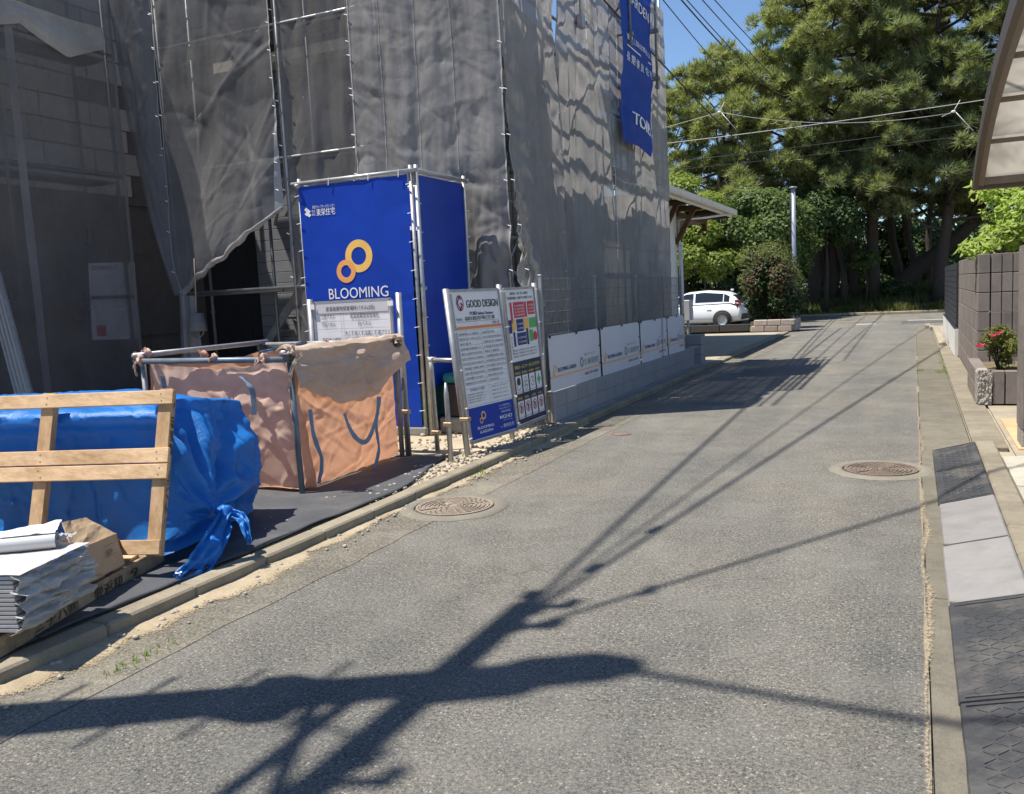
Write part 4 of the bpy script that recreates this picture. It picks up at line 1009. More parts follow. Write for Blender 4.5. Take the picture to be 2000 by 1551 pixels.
# straps
sx = xb+.085
def strap(pts, w=.045, seed=0): return ribbon(pts, [w*1.05]*len(pts), seed, nrm=(1, 0, .1), n=30, m=4, crumple=.010).build('strap', M['strap'], bg, True)
def S(px, py, x=sx): return PX(px, py, x)
strap([S(605, 800), S(612, 850, sx+.02), S(628, 900, sx+.02), S(622, 945, sx)], .05, 1)
strap([S(672, 808), S(690, 850, sx+.03), S(715, 862, sx+.03), S(735, 815, sx+.02), S(738, 775, sx)], .045, 2)
strap([S(742, 775), S(735, 830), S(740, 880), S(730, 915)], .045, 3)
fy = ya-.075
strap([PY(470, 735, fy), PY(492, 760, fy-.03), PY(497, 810, fy-.03)], .06, 4)
strap([PY(318, 735, fy), PY(322, 760, fy-.01), PY(320, 790, fy)], .05, 5)
def lump(px, py, y, r, seed, m='bag', sq=(1.2, 1, .8)):
    c = PY(px, py, y); mb = MB(); R_ = random.Random(seed)
    mb.tube([c+Vector((-.035, 0, .0)), c+Vector((.0, -.01, .012)), c+Vector((.035, 0, -.004))], [.012, .036, .014], 9)      # wrapped round the rail
    for j in range(4):
        d = Vector((R_.uniform(-1, 1), R_.uniform(-.8, .1), R_.uniform(-1.1, .9))).normalized()*r*R_.uniform(1.4, 2.4); b_ = ribbon([c, c+d*.5+Vector((0, -.02, .015)), c+d], [.02, r*.9, .006], seed*3+j, nrm=(R_.uniform(-.5, .5), -1, R_.uniform(-.5, .5)), n=12, m=4, crumple=.014); mb.add(b_.v, b_.f)
    return mb.build('tied_corner', M[m], bg, True)
lump(275, 700, Y0-.04, .055, 1, 'bag_pink'); lump(290, 690, Y0-.02, .03, 11, 'bag_pink'); lump(400, 694, Y0+.02, .03, 2); lump(420, 700, Y0-.05, .03, 3, 'bag_pink')
lump(515, 700, Y0-.06, .04, 4, 'bag_pink'); lump(575, 690, Y0-.02, .04, 5, 'bag_pale', (1, 1, 1.4)); lump(770, 668, 7.35, .06, 6, 'bag_pale', (1, 1.2, 1)); lump(640, 672, 7.3, .035, 7)
ribbon([PY(590, 690, 5.7), PY(572, 715, 5.66), PY(563, 760, 5.66)], [.05, .04, .015], 4, nrm=(0, -1, 0), crumple=.02).build('torn_strip', M['bag_pale'], bg, True)
ribbon([PY(272, 700, 5.66), PY(262, 715, 5.62), PY(268, 735, 5.62)], [.03, .03, .01], 6, nrm=(0, -1, 0), crumple=.02).build('torn_strip', M['bag_pink'], bg, True)
ribbon([PY(500, 690, 7.2), PY(560, 676, 7.25), PY(600, 668, 7.3)], [.03, .035, .03], 7, nrm=(0, -1, 0), crumple=.02).build('torn_strip', M['strap'], bg, True)
# ------------------------------------------------------------------ blue printed enclosure
BX0, BX1, BY0, BY1, BZ0, BZ1 = -6.66, -5.10, 8.76, 9.95, .16, 3.02
en = thing('blue_enclosure', 'tall blue printed enclosure with yellow rings, standing against the scaffold', 'enclosure', (-5.88, 9.35, .06))
def tubeo(name, p, q, r=.0243, m='galv', parent=None, n=12): return MB().tube([p, q], r, n).build(name, M[m], parent, True)
for (x, y, dx) in ((BX1-.03, BY0-.02, 0), (BX1+.035, BY0-.01, 0), (BX0-.02, BY0, 0), (BX1+.01, BY1, 0), (BX0, BY1, 0)):
    tubeo('post', (x, y, .07), (x+dx, y, 3.12), parent=en)
tubeo('rail', (BX0-.1, BY0-.045, 3.06), (BX1+.06, BY0-.045, 3.06), parent=en); tubeo('rail', (BX1+.03, BY0-.05, 3.06), (BX1+.03, BY1+.06, 3.06), parent=en)
tubeo('rail', (BX0, BY0-.1, 3.03), (BX0, BY1+.06, 3.03), parent=en); tubeo('rail', (BX0-.1, BY1+.045, 3.06), (BX1+.06, BY1+.045, 3.06), parent=en)
tubeo('rail', (BX0-.05, BY0+.045, .60), (BX1+.05, BY0+.045, .60), parent=en); tubeo('rail', (BX0-.05, BY0+.045, 1.75), (BX1+.05, BY0+.045, 1.75), parent=en)
_wc = creases(77, 26, .05, 1.8)
def wob(u, v): return .006*_wc(u, v)+.010*fbm(u*2.2, v*3.0, 5, 4)+.010*math.sin(u*3.1)*math.sin(v*3.1)-.006*sstep(.47, .49, v)*sstep(.51, .49, v)
fs = Sheet2D((BX0, BY0-.05, BZ1), (BX1-.06, BY0-.05, BZ1), (BX0, BY0-.05, BZ0), (BX1-.06, BY0-.05, BZ0), wob)
mb = MB(); fs.rect(mb, 0, 0, 1, 1, 0, 40, 70); fp = mb.build('front_banner', M['blue_print'], en, True)
rs = Sheet2D((BX1+.005, BY0+.03, BZ1), (BX1+.005, BY1-.02, BZ1), (BX1+.005, BY0+.03, BZ0+.45), (BX1+.005, BY1-.02, BZ0+.45), wob)
mb = MB(); rs.rect(mb, 0, 0, 1, 1, 0, 30, 60); mb.build('side_banner', M['blue_side'], en, True)
bs = Sheet2D((BX1, BY1+.02, BZ1), (BX0, BY1+.02, BZ1), (BX1, BY1+.02, BZ0), (BX0, BY1+.02, BZ0), wob)
mb = MB(); bs.rect(mb, 0, 0, 1, 1, 0, 20, 40); mb.build('back_banner', M['blue_side'], en, True)
ls = Sheet2D((BX0-.02, BY1, BZ1), (BX0-.02, BY0, BZ1), (BX0-.02, BY1, BZ0), (BX0-.02, BY0, BZ0), wob)
mb = MB(); ls.rect(mb, 0, 0, 1, 1, 0, 20, 40); mb.build('side_banner', M['blue_side'], en, True)
# rings and words; wob() is part of P so the print lies on the cloth
mb = MB(); fs.ring(mb, .530, .300, .066, .036, .004); mb.build('ring_print', M['orange_ring'], fp)
mb = MB(); fs.ring(mb, .405, .358, .047, .025, .006); mb.build('ring_print', M['orange_ring2'], fp)
mb = MB(); fs.text(mb, 'BLOOMING', .50, .468, .062, .004, width=.55, align='C', bold=.004); fs.text(mb, 'GARDEN', .50, .548, .062, .004, width=.42, align='C', bold=.004)
fs.text(mb, '飯田グループホールディングス', .125, .093, .014, .004, width=.21, bold=.01); fs.text(mb, '東栄住宅', .16, .122, .032, .004, width=.175, bold=.02)
fs.text(mb, '株式', .115, .108, .012, .004, width=.035); fs.text(mb, '会社', .115, .121, .012, .004, width=.035)
for (a, b_) in ((.065, .095), (.085, .103), (.065, .112), (.088, .118)):
    k_ = fs.h/fs.w
    mb.add([fs.P(a+du*k_, b_+dv, .004) for du, dv in ((-.011, 0), (0, -.009), (.011, 0), (0, .009))], [(0, 1, 2, 3)])
mb.build('lettering', M['white_print'], fp, kind='stuff')
mb = MB()
for z in np.arange(.35, 2.95, .32):
    for x in (BX0-.015, BX1-.04): mb.bar((x-.035, BY0-.062, z), (x+.04, BY0-.075, z+.01), .008, .008)
    for y in (BY0+.01, BY1-.005): mb.bar((BX1+.03, y-.02, z+.1), (BX1+.038, y+.05, z+.11), .008, .008)
for x in (BX0+.45, BX0+1.0, BX0+1.4): mb.bar((x, BY0-.075, 3.0), (x+.01, BY0-.075, 3.085), .008, .008)
mb.build('cable_tie', M['white_print'], en, kind='stuff')
MB().obox((-5.9, 9.25, .11), (.80, 0, 0), (0, .55, 0), (0, 0, .055), .02).build('concrete_plinth', M['concrete_base'], en)
# portable toilet behind the banners
to = thing('portable_toilet', 'teal plastic portable toilet partly hidden inside the blue enclosure', 'toilet', (-5.8, 9.35, .17))
MB().obox((-5.85, 9.36, 1.25), (.55, 0, 0), (0, .47, 0), (0, 0, 1.08), .04).build('cabin', M['teal'], to)
for y in (9.1, 9.36, 9.62): MB().obox((-5.295, y, 1.25), (.012, 0, 0), (0, .08, 0), (0, 0, .95), .008).build('wall_rib', M['teal'], to)
MB().obox((-5.85, 9.36, 2.40), (.6, 0, 0), (0, .52, 0), (0, 0, .07), .05).build('roof_cap', M['white_print'], to)
# water tank / pump box beside it
t = thing('pump_box', 'dark pump box beside the foot of the blue enclosure', 'pump', (-4.78, 9.1, .06))
MB().obox((-4.80, 9.25, .44), (.20, 0, 0), (0, .28, 0), (0, 0, .20), .02).build('box_body', M['dark_plastic'], t)
MB().obox((-4.80, 9.25, .15), (.25, 0, 0), (0, .33, 0), (0, 0, .09), .015).build('block_base', M['concrete_base'], t)
MB().ball((-4.62, 8.93, .50), .045, 12, 8).build('white_cap', M['paper'], t, True)
MB().obox((-4.80, 9.25, .70), (.21, 0, 0), (0, .30, 0), (0, 0, .055), .03).build('teal_lid', M['teal'], t)

# ------------------------------------------------------------------ white waste-storage panel on two pipes
wp = thing('waste_notice_panel', 'white framed notice panel with a table of text above the orange bag', 'notice panel', (-5.15, 7.50, .06))
WY = 7.50
pl = [PY(603, 590, WY).x, PY(770, 580, WY).x]
for x, zt in ((pl[0]-.01, 1.68), (pl[1]+.03, 1.70)):
    tubeo('post', (x, WY+.03, .03), (x, WY+.03, zt), .03, 'galv', wp)
ws = Sheet2D(PY(613, 592, WY), PY(762, 584, WY), PY(613, 592, WY)-Vector((0, 0, .62)), PY(762, 584, WY)-Vector((0, 0, .62)))
mb = MB(); a_, b_, c_, d_ = ws.tl, ws.tr, ws.br, ws.bl
mb.obox((a_+c_)/2+Vector((0, .012, 0)), (b_-a_)/2, (0, .010, 0), (a_-d_)/2, .002); wpb = mb.build('board', M['board_white'], wp)
for p, q in ((a_, b_), (d_, c_), (a_, d_), (b_, c_)): MB().bar(p+Vector((0, .01, 0)), q+Vector((0, .01, 0)), .028, .022, (0, 1, 0)).build('frame_bar', M['galv'], wp)
mb = MB(); ws.rect(mb, .03, .03, .97, .185, .003); mb.build('grey_band', M['print_band'], wpb)
mb = MB(); T = lambda s, u, v, w, al='L', sz=.085: ws.text(mb, s, u, v, sz, .005, width=w, align=al)
T('産業廃棄物保管場所パネル(2段)', .48, .145, .64, 'C'); T('上段パネル', .085, .275, .19); T('産業廃棄物保管場所', .66, .275, .37, 'C'); T('下段パネル', .085, .40, .19); T('白パネル', .66, .40, .17, 'C')
T('廃棄物の種類', .085, .66, .25); T('木くず·紙くず·金属くず·廃プラス', .395, .555, .58); T('テック·廃石膏ボード·ガラスくず·', .395, .66, .57); T('コンクリートくず及び陶磁器くず', .395, .765, .57)
mb.build('lettering', M['print_black'], wpb, kind='stuff')
mb = MB()
for v in (.19, .32, .445, .87): ws.line(mb, .03, v, .97, v, .003, .004)
for u in (.35, .385): ws.line(mb, u, .19, u, .87, .003, .004)
mb.build('table_line', M['print_grey'], wpb)
for x in (a_.x-.012, b_.x+.012): MB().bar((x-.03, WY-.02, 1.60), (x+.03, WY-.02, 1.60), .012, .05).build('hook', M['white_print'], wp)

# ------------------------------------------------------------------ single pipe stakes
def stake(x, y, h, lean, label, m='galv', clampz=None, r=.0243, taper=True):
    t = thing('pipe_stake', label, 'pipe stake', (x, y, .06))
    top = Vector((x+lean[0], y+lean[1], h)); b0 = Vector((x, y, .03)); d = top-b0
    MB().tube([b0, b0+d*.86, top], [r, r, .010 if taper else r], 12).build('pipe', M[m], t, True)
    if not taper: MB().lathe([(.0001, h+.002), (r*1.08, h), (r*1.08, h-.03)], (x+lean[0], y+lean[1], 0), 12).build('end_cap', M['galv'], t, True)
    if clampz:
        MB().obox(b0.lerp(top, (clampz-.03)/(h-.03)), (.045, 0, 0), (0, .03, 0), (0, 0, .022), .006).build('clamp', M['clamp'], t)
    return t
a = G(800, 893, .06); stake(a.x, a.y, .86, (-.02, .0), 'short pointed pipe stake clamped beside the waste notice post', 'galv_dark', .52)
a = G(855, 880, .06); stake(a.x, a.y, 1.02, (-.02, .0), 'pipe stake with a flat top at the right foot of the blue enclosure', 'galv', .25, taper=False)
tt_ = thing('pipe_brace', 'level pipe joining the enclosure to the stake behind the text sign', 'pipe', (-4.75, 8.2, 1.0)); tubeo('pipe', (a.x-.05, a.y+.03, 1.0), (-4.12, 7.75, 1.0), .022, 'galv', tt_)
MB().obox((a.x-.02, a.y+.02, 1.0), (.035, 0, 0), (0, .035, 0), (0, 0, .03), .006).build('clamp', M['galv'], tt_)
a = G(885, 902, .06); stake(a.x-.02, a.y, .82, (-.03, .03), 'pointed pipe stake just in front of the text sign post', 'galv', .42)

# ------------------------------------------------------------------ two sign boards by the road
def signboard(name, label, tl, tr, bl, br):
    t = thing(name, label, 'sign board', ((bl[0]+br[0])/2, (bl[1]+br[1])/2, .06)); s = Sheet2D(tl, tr, bl, br)
    n = s.n
    mb = MB()
    f = [s.P(0, 0, 0), s.P(1, 0, 0), s.P(1, 1, 0), s.P(0, 1, 0)]; bk = [p-n*.012 for p in f]
    mb.add(f+bk, [(3, 2, 1, 0), (4, 5, 6, 7), (0, 1, 5, 4), (1, 2, 6, 5), (2, 3, 7, 6), (3, 0, 4, 7)]); bd = mb.build('board', M['board_white'], t, fixn=True)
    for p, q in ((f[0], f[1]), (f[3], f[2]), (f[0], f[3]), (f[1], f[2])): MB().bar(p, q, .026, .024, n).build('frame_bar', M['galv'], t)
    return t, s, bd
S1, s1, b1 = signboard('text_sign', 'tall white sign board with orange line and blue foot, nearest the bag', (-4.14, 7.66, 1.69), (-4.03, 8.54, 1.69), (-4.02, 7.72, .17), (-3.91, 8.60, .17))
S2, s2, b2 = signboard('rules_sign', 'narrower sign board with red and navy diagrams and pictograms', (-4.03, 8.68, 1.69), (-4.02, 9.48, 1.70), (-3.97, 8.76, .17), (-3.96, 9.56, .18))
for (p, q, par) in (((-4.0, 7.60, .03), (-4.15, 7.60, 1.71), S1), ((-3.985, 8.63, -.0), (-4.05, 8.61, 1.74), S1), ((-3.985, 9.68, .03), (-4.045, 9.56, 1.75), S2)):
    tubeo('post', p, q, .03, 'galv', par)
for (x, y, z, par) in ((-4.02, 7.60, .43, S1), (-4.0, 8.64, .40, S1), (-3.99, 9.66, .42, S2)): MB().obox((x+.01, y, z), (.05, 0, 0), (0, .035, 0), (0, 0, .02), .006).build('clamp', M['clamp'], par)
mb = MB()
for s, y_ in ((s1, 0), (s2, 0)):
    for uu in (-.025, 1.025):
        for vv in (.03, .3, .55, .8, .97): mb2 = MB()
for s, par in ((s1, S1), (s2, S2)):
    mb = MB()
    for uu in (-.03, 1.03):
        for vv in (.02, .27, .52, .77, .97): p = s.P(uu, vv, .02); mb.bar(p-Vector((0, .035, 0)), p+Vector((0, .035, .006)), .010, .010)
    mb.build('hook', M['white_print'], par, kind='stuff')
def R(s, mb, *a, off=.002): s.rect(mb, *a, off)
# --- sign 1 print
P1 = lambda m, nm, f: (lambda mb: (f(mb), mb.build(nm, M[m], b1, kind='stuff' if 'print' in nm or 'lettering' in nm else None)))(MB())
P1('print_orange', 'orange_line', lambda mb: s1.rect(mb, .03, .238, .97, .256, .004))
P1('blue_print', 'blue_panel', lambda mb: s1.rect(mb, .02, .775, .98, .985, .003))
def f(mb):
    s1.ring(mb, .165, .083, .052, .044, .004, 30, .78)
    s1.line(mb, .165, .040, .115, .083, .010, .005); s1.line(mb, .115, .083, .165, .125, .010, .005); s1.line(mb, .165, .125, .205, .09, .010, .005); s1.line(mb, .205, .09, .165, .085, .010, .005); s1.line(mb, .165, .040, .19, .06, .010, .005)
P1('print_maroon', 'emblem', f)
def f(mb):
    s1.text(mb, 'GOOD DESIGN', .29, .115, .072, .004, width=.66, bold=.02); s1.text(mb, 'TOIEI', .32, .165, .032, .004, width=.15, bold=.03); s1.text(mb, 'Safety Damper', .49, .165, .026, .004, width=.34, bold=.02)
    s1.text(mb, '福岡市東区西戸崎4丁目 2棟', .22, .198, .030, .004, width=.62, bold=.005); s1.text(mb, '新築工事', .78, .232, .020, .004, width=.15); s1.text(mb, '現場名', .05, .197, .020, .004, width=.12)
    s1.line(mb, .05, .207, .93, .207, .0018, .004)
P1('print_black', 'lettering', f)
def f(mb):
    L_ = ['建築基準法による確認済', '確認年月日 平成 年 月 日', '番号 第 号', '建築確認機関名 指定確認検査センター', '建築主又は 福岡市中央区株式会社', '築造主氏名 東栄住宅 代表取締役', '設計者氏名 株式会社東栄住宅', '工事監理者 一級建築士事務所', '工事施工者 株式会社東栄住宅', '工事現場管 九州支店', '建築確認に係るその他の事項']
    R_ = ['建設業の許可票', '商号又は名称 株式会社東栄住宅', '代表者の氏名 代表取締役', '主任技術者 専任の有無 非専任', '資格名 一級建築士', '一般建設業 建築工事業', '許可番号 国土交通大臣許可', '許可年月日 令和 年 月 日', '労災保険関係成立票', '事業主代理人の氏名', '注文者の氏名']
    for i, (a, b_) in enumerate(zip(L_, R_)):
        v = .293+i*.0325
        s1.text(mb, a, .055, v, .016, .004, width=min(.42, .036*len(a))); s1.text(mb, b_, .53, v, .016, .004, width=min(.42, .036*len(b_)))
    for i in range(12): s1.line(mb, .04, .265+i*.0325, .96, .265+i*.0325, .0012, .004)
    for u in (.04, .20, .50, .66, .96): s1.line(mb, u, .265, u, .265+11*.0325, .0012, .004)
    s1.text(mb, '世界遺産を守る義務', .12, .665, .020, .004, width=.30)
    for i in range(4):
        s1.text(mb, '労働保険番号及び事業の期間について', .05, .69+i*.017, .011, .004, width=.42-.03*i); s1.text(mb, '工事名 年 月 日から', .54, .665+i*.026, .012, .004, width=.38)
    s1.line(mb, .04, .645, .96, .645, .0012, .004); s1.line(mb, .04, .765, .96, .765, .0012, .004); s1.line(mb, .50, .63, .50, .765, .0012, .004)
P1('print_grey', 'fine_print', f)
P1('orange_ring', 'ring_print', lambda mb: s1.ring(mb, .315, .838, .028, .017, .005))
P1('orange_ring2', 'ring_print', lambda mb: s1.ring(mb, .255, .870, .021, .012, .006))
def f(mb):
    s1.text(mb, 'BLOOMING', .33, .925, .026, .005, width=.34, align='C', bold=.02); s1.text(mb, 'GARDEN', .33, .955, .026, .005, width=.27, align='C', bold=.02)
    s1.text(mb, 'すべては笑顔の暮らし', .66, .808, .015, .005, width=.26); s1.text(mb, 'のために 住まいづくり', .66, .828, .015, .005, width=.26); s1.text(mb, '建物60年保証', .70, .852, .016, .005, width=.2)
    s1.text(mb, 'IGHD', .70, .895, .036, .005, width=.22, bold=.02); s1.text(mb, 'Iida Group Holdings', .72, .910, .008, .005, width=.2)
    s1.text(mb, '東栄住宅', .70, .955, .028, .005, width=.24, bold=.01); s1.text(mb, '株式会社', .63, .952, .010, .005, width=.06)
    s1.disc(mb, .665, .882, .012, .005, 6)
P1('white_print', 'lettering', f)
# --- sign 2 print
P2 = lambda m, nm, f: (lambda mb: (f(mb), mb.build(nm, M[m], b2, kind='stuff' if 'lettering' in nm else None)))(MB())
P2('print_navy2', 'navy_panel', lambda mb: s2.rect(mb, .02, .53, .98, .985, .003))
def f(mb):
    s2.text(mb, '東栄住宅は、「安心・安全」を提供する', .18, .045, .022, .004, width=.60, bold=.006); s2.text(mb, '「住宅性能評価書」を全棟ダブルで取得しています。', .07, .078, .022, .004, width=.86, bold=.006)
    for i in range(3): s2.text(mb, '東栄住宅は、高い品質と安心の住まいを提供し続けます。', .10, .455+i*.022, .015, .004, width=.82)
    for i, c in enumerate('設計性能評価'): s2.text(mb, c, .075, .36+i*.022, .018, .004, width=.035)
P2('print_black', 'lettering', f)
for q in ((.14, .10, .20, .25), (.25, .10, .60, .215), (.62, .10, .68, .215), (.72, .10, .95, .20)): P2('print_red', 'red_block', lambda mb: s2.rect(mb, *q, .004))
P2('print_red', 'red_disc', lambda mb: s2.disc(mb, .90, .365, .034, .005))
for q in ((.03, .225, .13, .32), (.30, .225, .52, .315), (.16, .315, .22, .42), (.28, .325, .58, .415), (.60, .30, .66, .42)): P2('print_navy', 'navy_block', lambda mb: s2.rect(mb, *q, .0045))
for q in ((.14, .225, .26, .305), (.54, .225, .70, .305)): P2('orange_ring', 'orange_block', lambda mb: s2.rect(mb, *q, .004))
for q in ((.73, .225, .97, .30), (.70, .315, .83, .40)): P2('print_green', 'green_block', lambda mb: s2.rect(mb, *q, .004))
P2('print_green', 'green_cross', lambda mb: s2.rect(mb, .835, .655, .875, .735, .0065)); P2('print_green', 'green_cross', lambda mb: s2.rect(mb, .80, .68, .91, .71, .0068))
def f(mb):
    for (u0, v0, u1, v1) in ((.27, .115, .58, .205), (.74, .115, .93, .19), (.31, .24, .51, .305), (.30, .34, .56, .405)):
        nr = max(2, int((v1-v0)/.022))
        for i in range(nr): s2.text(mb, '安心品質評価検査', u0, lerp(v0, v1, (i+.8)/nr), .016, .007, width=(u1-u0))
P2('white_print', 'white_lettering', f)
for r in range(2):
    for c in range(4): P2('white_print', 'pictogram_panel', lambda mb: s2.rect(mb, .065+c*.232, .635+r*.185, .255+c*.232, .765+r*.185, .0048))
def f(mb):
    s2.text(mb, '現場のルールとマナー 私たちは守ります', .08, .583, .030, .005, width=.86, bold=.01)
    for c in range(4):
        s2.text(mb, ['保護帽着用', '整理整頓', '時間厳守', '安全第一'][c], .065+c*.232, .622, .018, .005, width=.18); s2.text(mb, ['禁煙', '駐車禁止', '火気厳禁', '立入禁止'][c], .075+c*.232, .808, .020, .005, width=.15)
P2('print_yellow', 'yellow_lettering', f)
for c in range(4): P2('print_red', 'prohibition_ring', lambda mb: (s2.ring(mb, .16+c*.232, .872, .040, .032, .0065, 24, .95), s2.line(mb, .11+c*.232, .845, .21+c*.232, .90, .007, .0066)))
def f(mb):
    s2.ring(mb, .16, .705, .036, .031, .006, 20); s2.disc(mb, .16, .675, .030, .0068, 12)
    for (du, dv) in ((0, -.028), (-.04, 0), (.04, 0), (0, .026)): s2.ring(mb, .392+du, .70+dv, .022, .018, .006, 14)
    s2.ring(mb, .624, .695, .036, .031, .006, 20); s2.line(mb, .624, .66, .624, .70, .006, .006); s2.line(mb, .624, .70, .66, .70, .006, .006)
    for c in range(4): u0 = .16+c*.232; s2.line(mb, u0-.01, .85, u0-.01, .90, .014, .0060); s2.line(mb, u0, .855, u0+.035, .875, .010, .0060)
    for r in range(2):
        for c in range(4): s2.text(mb, '安全に注意', .075+c*.232, .758+r*.185, .011, .0062, width=.165)
P2('print_black', 'pictogram_lettering', f)

# ------------------------------------------------------------------ grey block wall with a mesh fence and four white banners
WY0, WY1, WXF, WXB = 9.72, 17.50, -3.90, -4.02
bw = thing('block_wall', 'low two-course grey block wall under the mesh fence', 'block wall', (-3.96, 13.6, .06))
def rib_block(L, h):
    mb = MB(); n = int(L/.022); zt = h; d = .06
    prof = []
    for i in range(n):
        y0 = -L/2+L*i/n; y1 = -L/2+L*(i+1)/n; prof += [(d, y0+.002), (d, y1-.006), (d-.0035, y1-.0045), (d-.0035, y1+.0)]
    prof = [(-d, -L/2), (d, -L/2)]+prof+[(d, L/2), (-d, L/2)]
    m = len(prof); vs = [(x, y, z) for z in (0, zt) for x, y in prof]
    fs = [tuple(range(m-1, -1, -1)), tuple(range(m, 2*m))]+[(i, (i+1) % m, (i+1) % m+m, i+m) for i in range(m)]
    return mb.add(vs, fs)
bl = .3845; me_b = rib_block(bl, .168).mesh('block'); me_b.materials.append(M['block_grey'])
nb = int((WY1-WY0)/.389)
for c in range(2):
    for i in range(nb): inst('block', me_b, bw, (-3.96, WY0+.195+i*.389, .088+c*.172))
MB().box((WXB+.012, WY0+.004, .07), (WXF-.008, WY0+nb*.389, .425)).build('core', M['mortar'], bw)
MB().obox((-3.96, (WY0+WY1)/2, .437), (.062, 0, 0), (0, (WY1-WY0)/2+.005, 0), (0, 0, .010), .004).build('coping', M['block_grey'], bw)
MB().box((-4.0, WY0-.02, .03), (-3.812, WY1+.02, .085)).build('footing', M['concrete_base'], bw)
# end pier of three ribs facing the camera
MB().obox((-3.96, WY0-.03, .265), (.065, 0, 0), (0, .03, 0), (0, 0, .185), .008).build('end_block', M['block_grey'], bw)
for x in (-4.0, -3.965, -3.925): MB().obox((x, WY0-.065, .265), (.013, 0, 0), (0, .008, 0), (0, 0, .18), .004).build('end_rib', M['slab'], bw)
# a return of the wall running into the site
bw2 = thing('return_wall', 'short grey block wall running into the site at the fence corner', 'block wall', (-4.3, WY0, .06))
me_b2 = MB().obox((0, 0, .084), (.19, 0, 0), (0, .055, 0), (0, 0, .083), .004).mesh('block'); me_b2.materials.append(M['block_grey'])
for i in range(3): inst('block', me_b2, bw2, (-4.24-i*.385, WY0+.08, .03))
bw3 = thing('grey_block_pier', 'small square grey block pier past the far end of the fence', 'pier', (-4.0, 18.0, .05))
me_b3 = MB().obox((0, 0, .0), (.2, 0, 0), (0, .2, 0), (0, 0, .097), .006).mesh('block'); me_b3.materials.append(M['block_grey'])
for c in range(3): inst('block', me_b3, bw3, (-4.12, 18.0, .15+c*.2))

fe = thing('mesh_fence', 'grey welded-mesh fence on top of the grey block wall', 'fence', (-3.97, 13.3, .45))
FY = [9.62, 11.55, 13.50, 15.20, 16.45]
for i, y in enumerate(FY):
    MB().obox((-3.985, y, 1.12), (.018, 0, 0), (0, .022, 0), (0, 0, .71), .003).build('post', M['galv'], fe)
    MB().obox((-3.985, y, 1.835), (.022, 0, 0), (0, .026, 0), (0, 0, .008), .003).build('post_cap', M['galv'], fe)
for i in range(len(FY)-1):
    y0, y1 = FY[i]+.024, FY[i+1]-.024; mb = MB()
    for z in (.47, .60, .73, .87, 1.0, 1.13, 1.26, 1.40, 1.53, 1.66, 1.79): mb.tube([(-3.962, y0, z), (-3.962, y1, z)], .0040, 5, False)
    nv_ = int((y1-y0)/.055)
    for k_ in range(nv_+1): yy = lerp(y0, y1, k_/nv_); mb.tube([(-3.957, yy, .455), (-3.957, yy, 1.82)], .0030, 4, False)
    mb.build('wire_mesh', M['galv_dark'], fe, kind='stuff')
for i in range(len(FY)-1):
    y0, y1 = FY[i]+.035, FY[i+1]-.035
    lab = ['white printed banner on the fence bay nearest the sign boards', 'white printed banner on the second fence bay from the sign boards', 'white printed banner on the third fence bay, with a dark fold', 'white printed banner on the last fence bay by the cream house'][i]
    t = thing('fence_banner', lab, 'banner', (-3.94, (y0+y1)/2, .45), group='white banners on the mesh fence')
    cur = (lambda u, v, i=i: .006*fbm(u*3, v*2, i*3.3, 3)+.010*math.sin(u*math.pi)-(.05*math.exp(-((u-.86)/.06)**2) if i == 2 else 0))
    s = Sheet2D((-3.935, y0, 1.115), (-3.935, y1, 1.115), (-3.925, y0, .452), (-3.925, y1, .452), cur)
    mb = MB(); s.rect(mb, 0, 0, 1, 1, 0, 50, 12); o = mb.build('sheet', M['sheet_white'], t, True)
    mb = MB(); s.rect(mb, .0, .735, 1, .765, .004, 40, 1); mb.build('orange_line', M['print_tan'], o, True)
    mb = MB(); s.text(mb, 'BLOOMING GARDEN', .13, .67, .105, .004, width=.34, bold=.01); mb.build('blue_lettering', M['print_navy'], o)
    mb = MB(); s.text(mb, '東栄住宅', .71, .66, .135, .004, width=.25, bold=.008); s.text(mb, '飯田グループホールディングス', .64, .485, .06, .004, width=.24); s.text(mb, '株式', .635, .60, .06, .004, width=.06); s.text(mb, '会社', .635, .66, .06, .004, width=.06)
    s.ring(mb, .585, .60, .11, .06, .004, 6); mb.build('green_lettering', mat('print_grey_green', (.22, .27, .27), .5, var=.04) if i == 0 else bpy.data.materials['print_grey_green'], o)
    mb = MB(); s.text(mb, '東栄住宅 工事へのお問合せ', .64, .865, .06, .004, width=.30, bold=.01); mb.build('black_lettering', M['print_grey'], o)
    mb = MB(); s.ring(mb, .085, .60, .07, .04, .004, 16); s.ring(mb, .06, .69, .05, .03, .004, 14); mb.build('ring_print', M['orange_ring'], o)
    mb = MB()
    for uu in (.02, .5, .98): p = s.P(uu, .01, .012); mb.obox(p, (.006, 0, 0), (0, .02, 0), (0, 0, .018), .003)
    for vv in (.35, .7): p = s.P(.985, vv, .012); mb.obox(p, (.006, 0, 0), (0, .03, 0), (0, 0, .006))
    mb.build('clip', M['dark_plastic'], t)

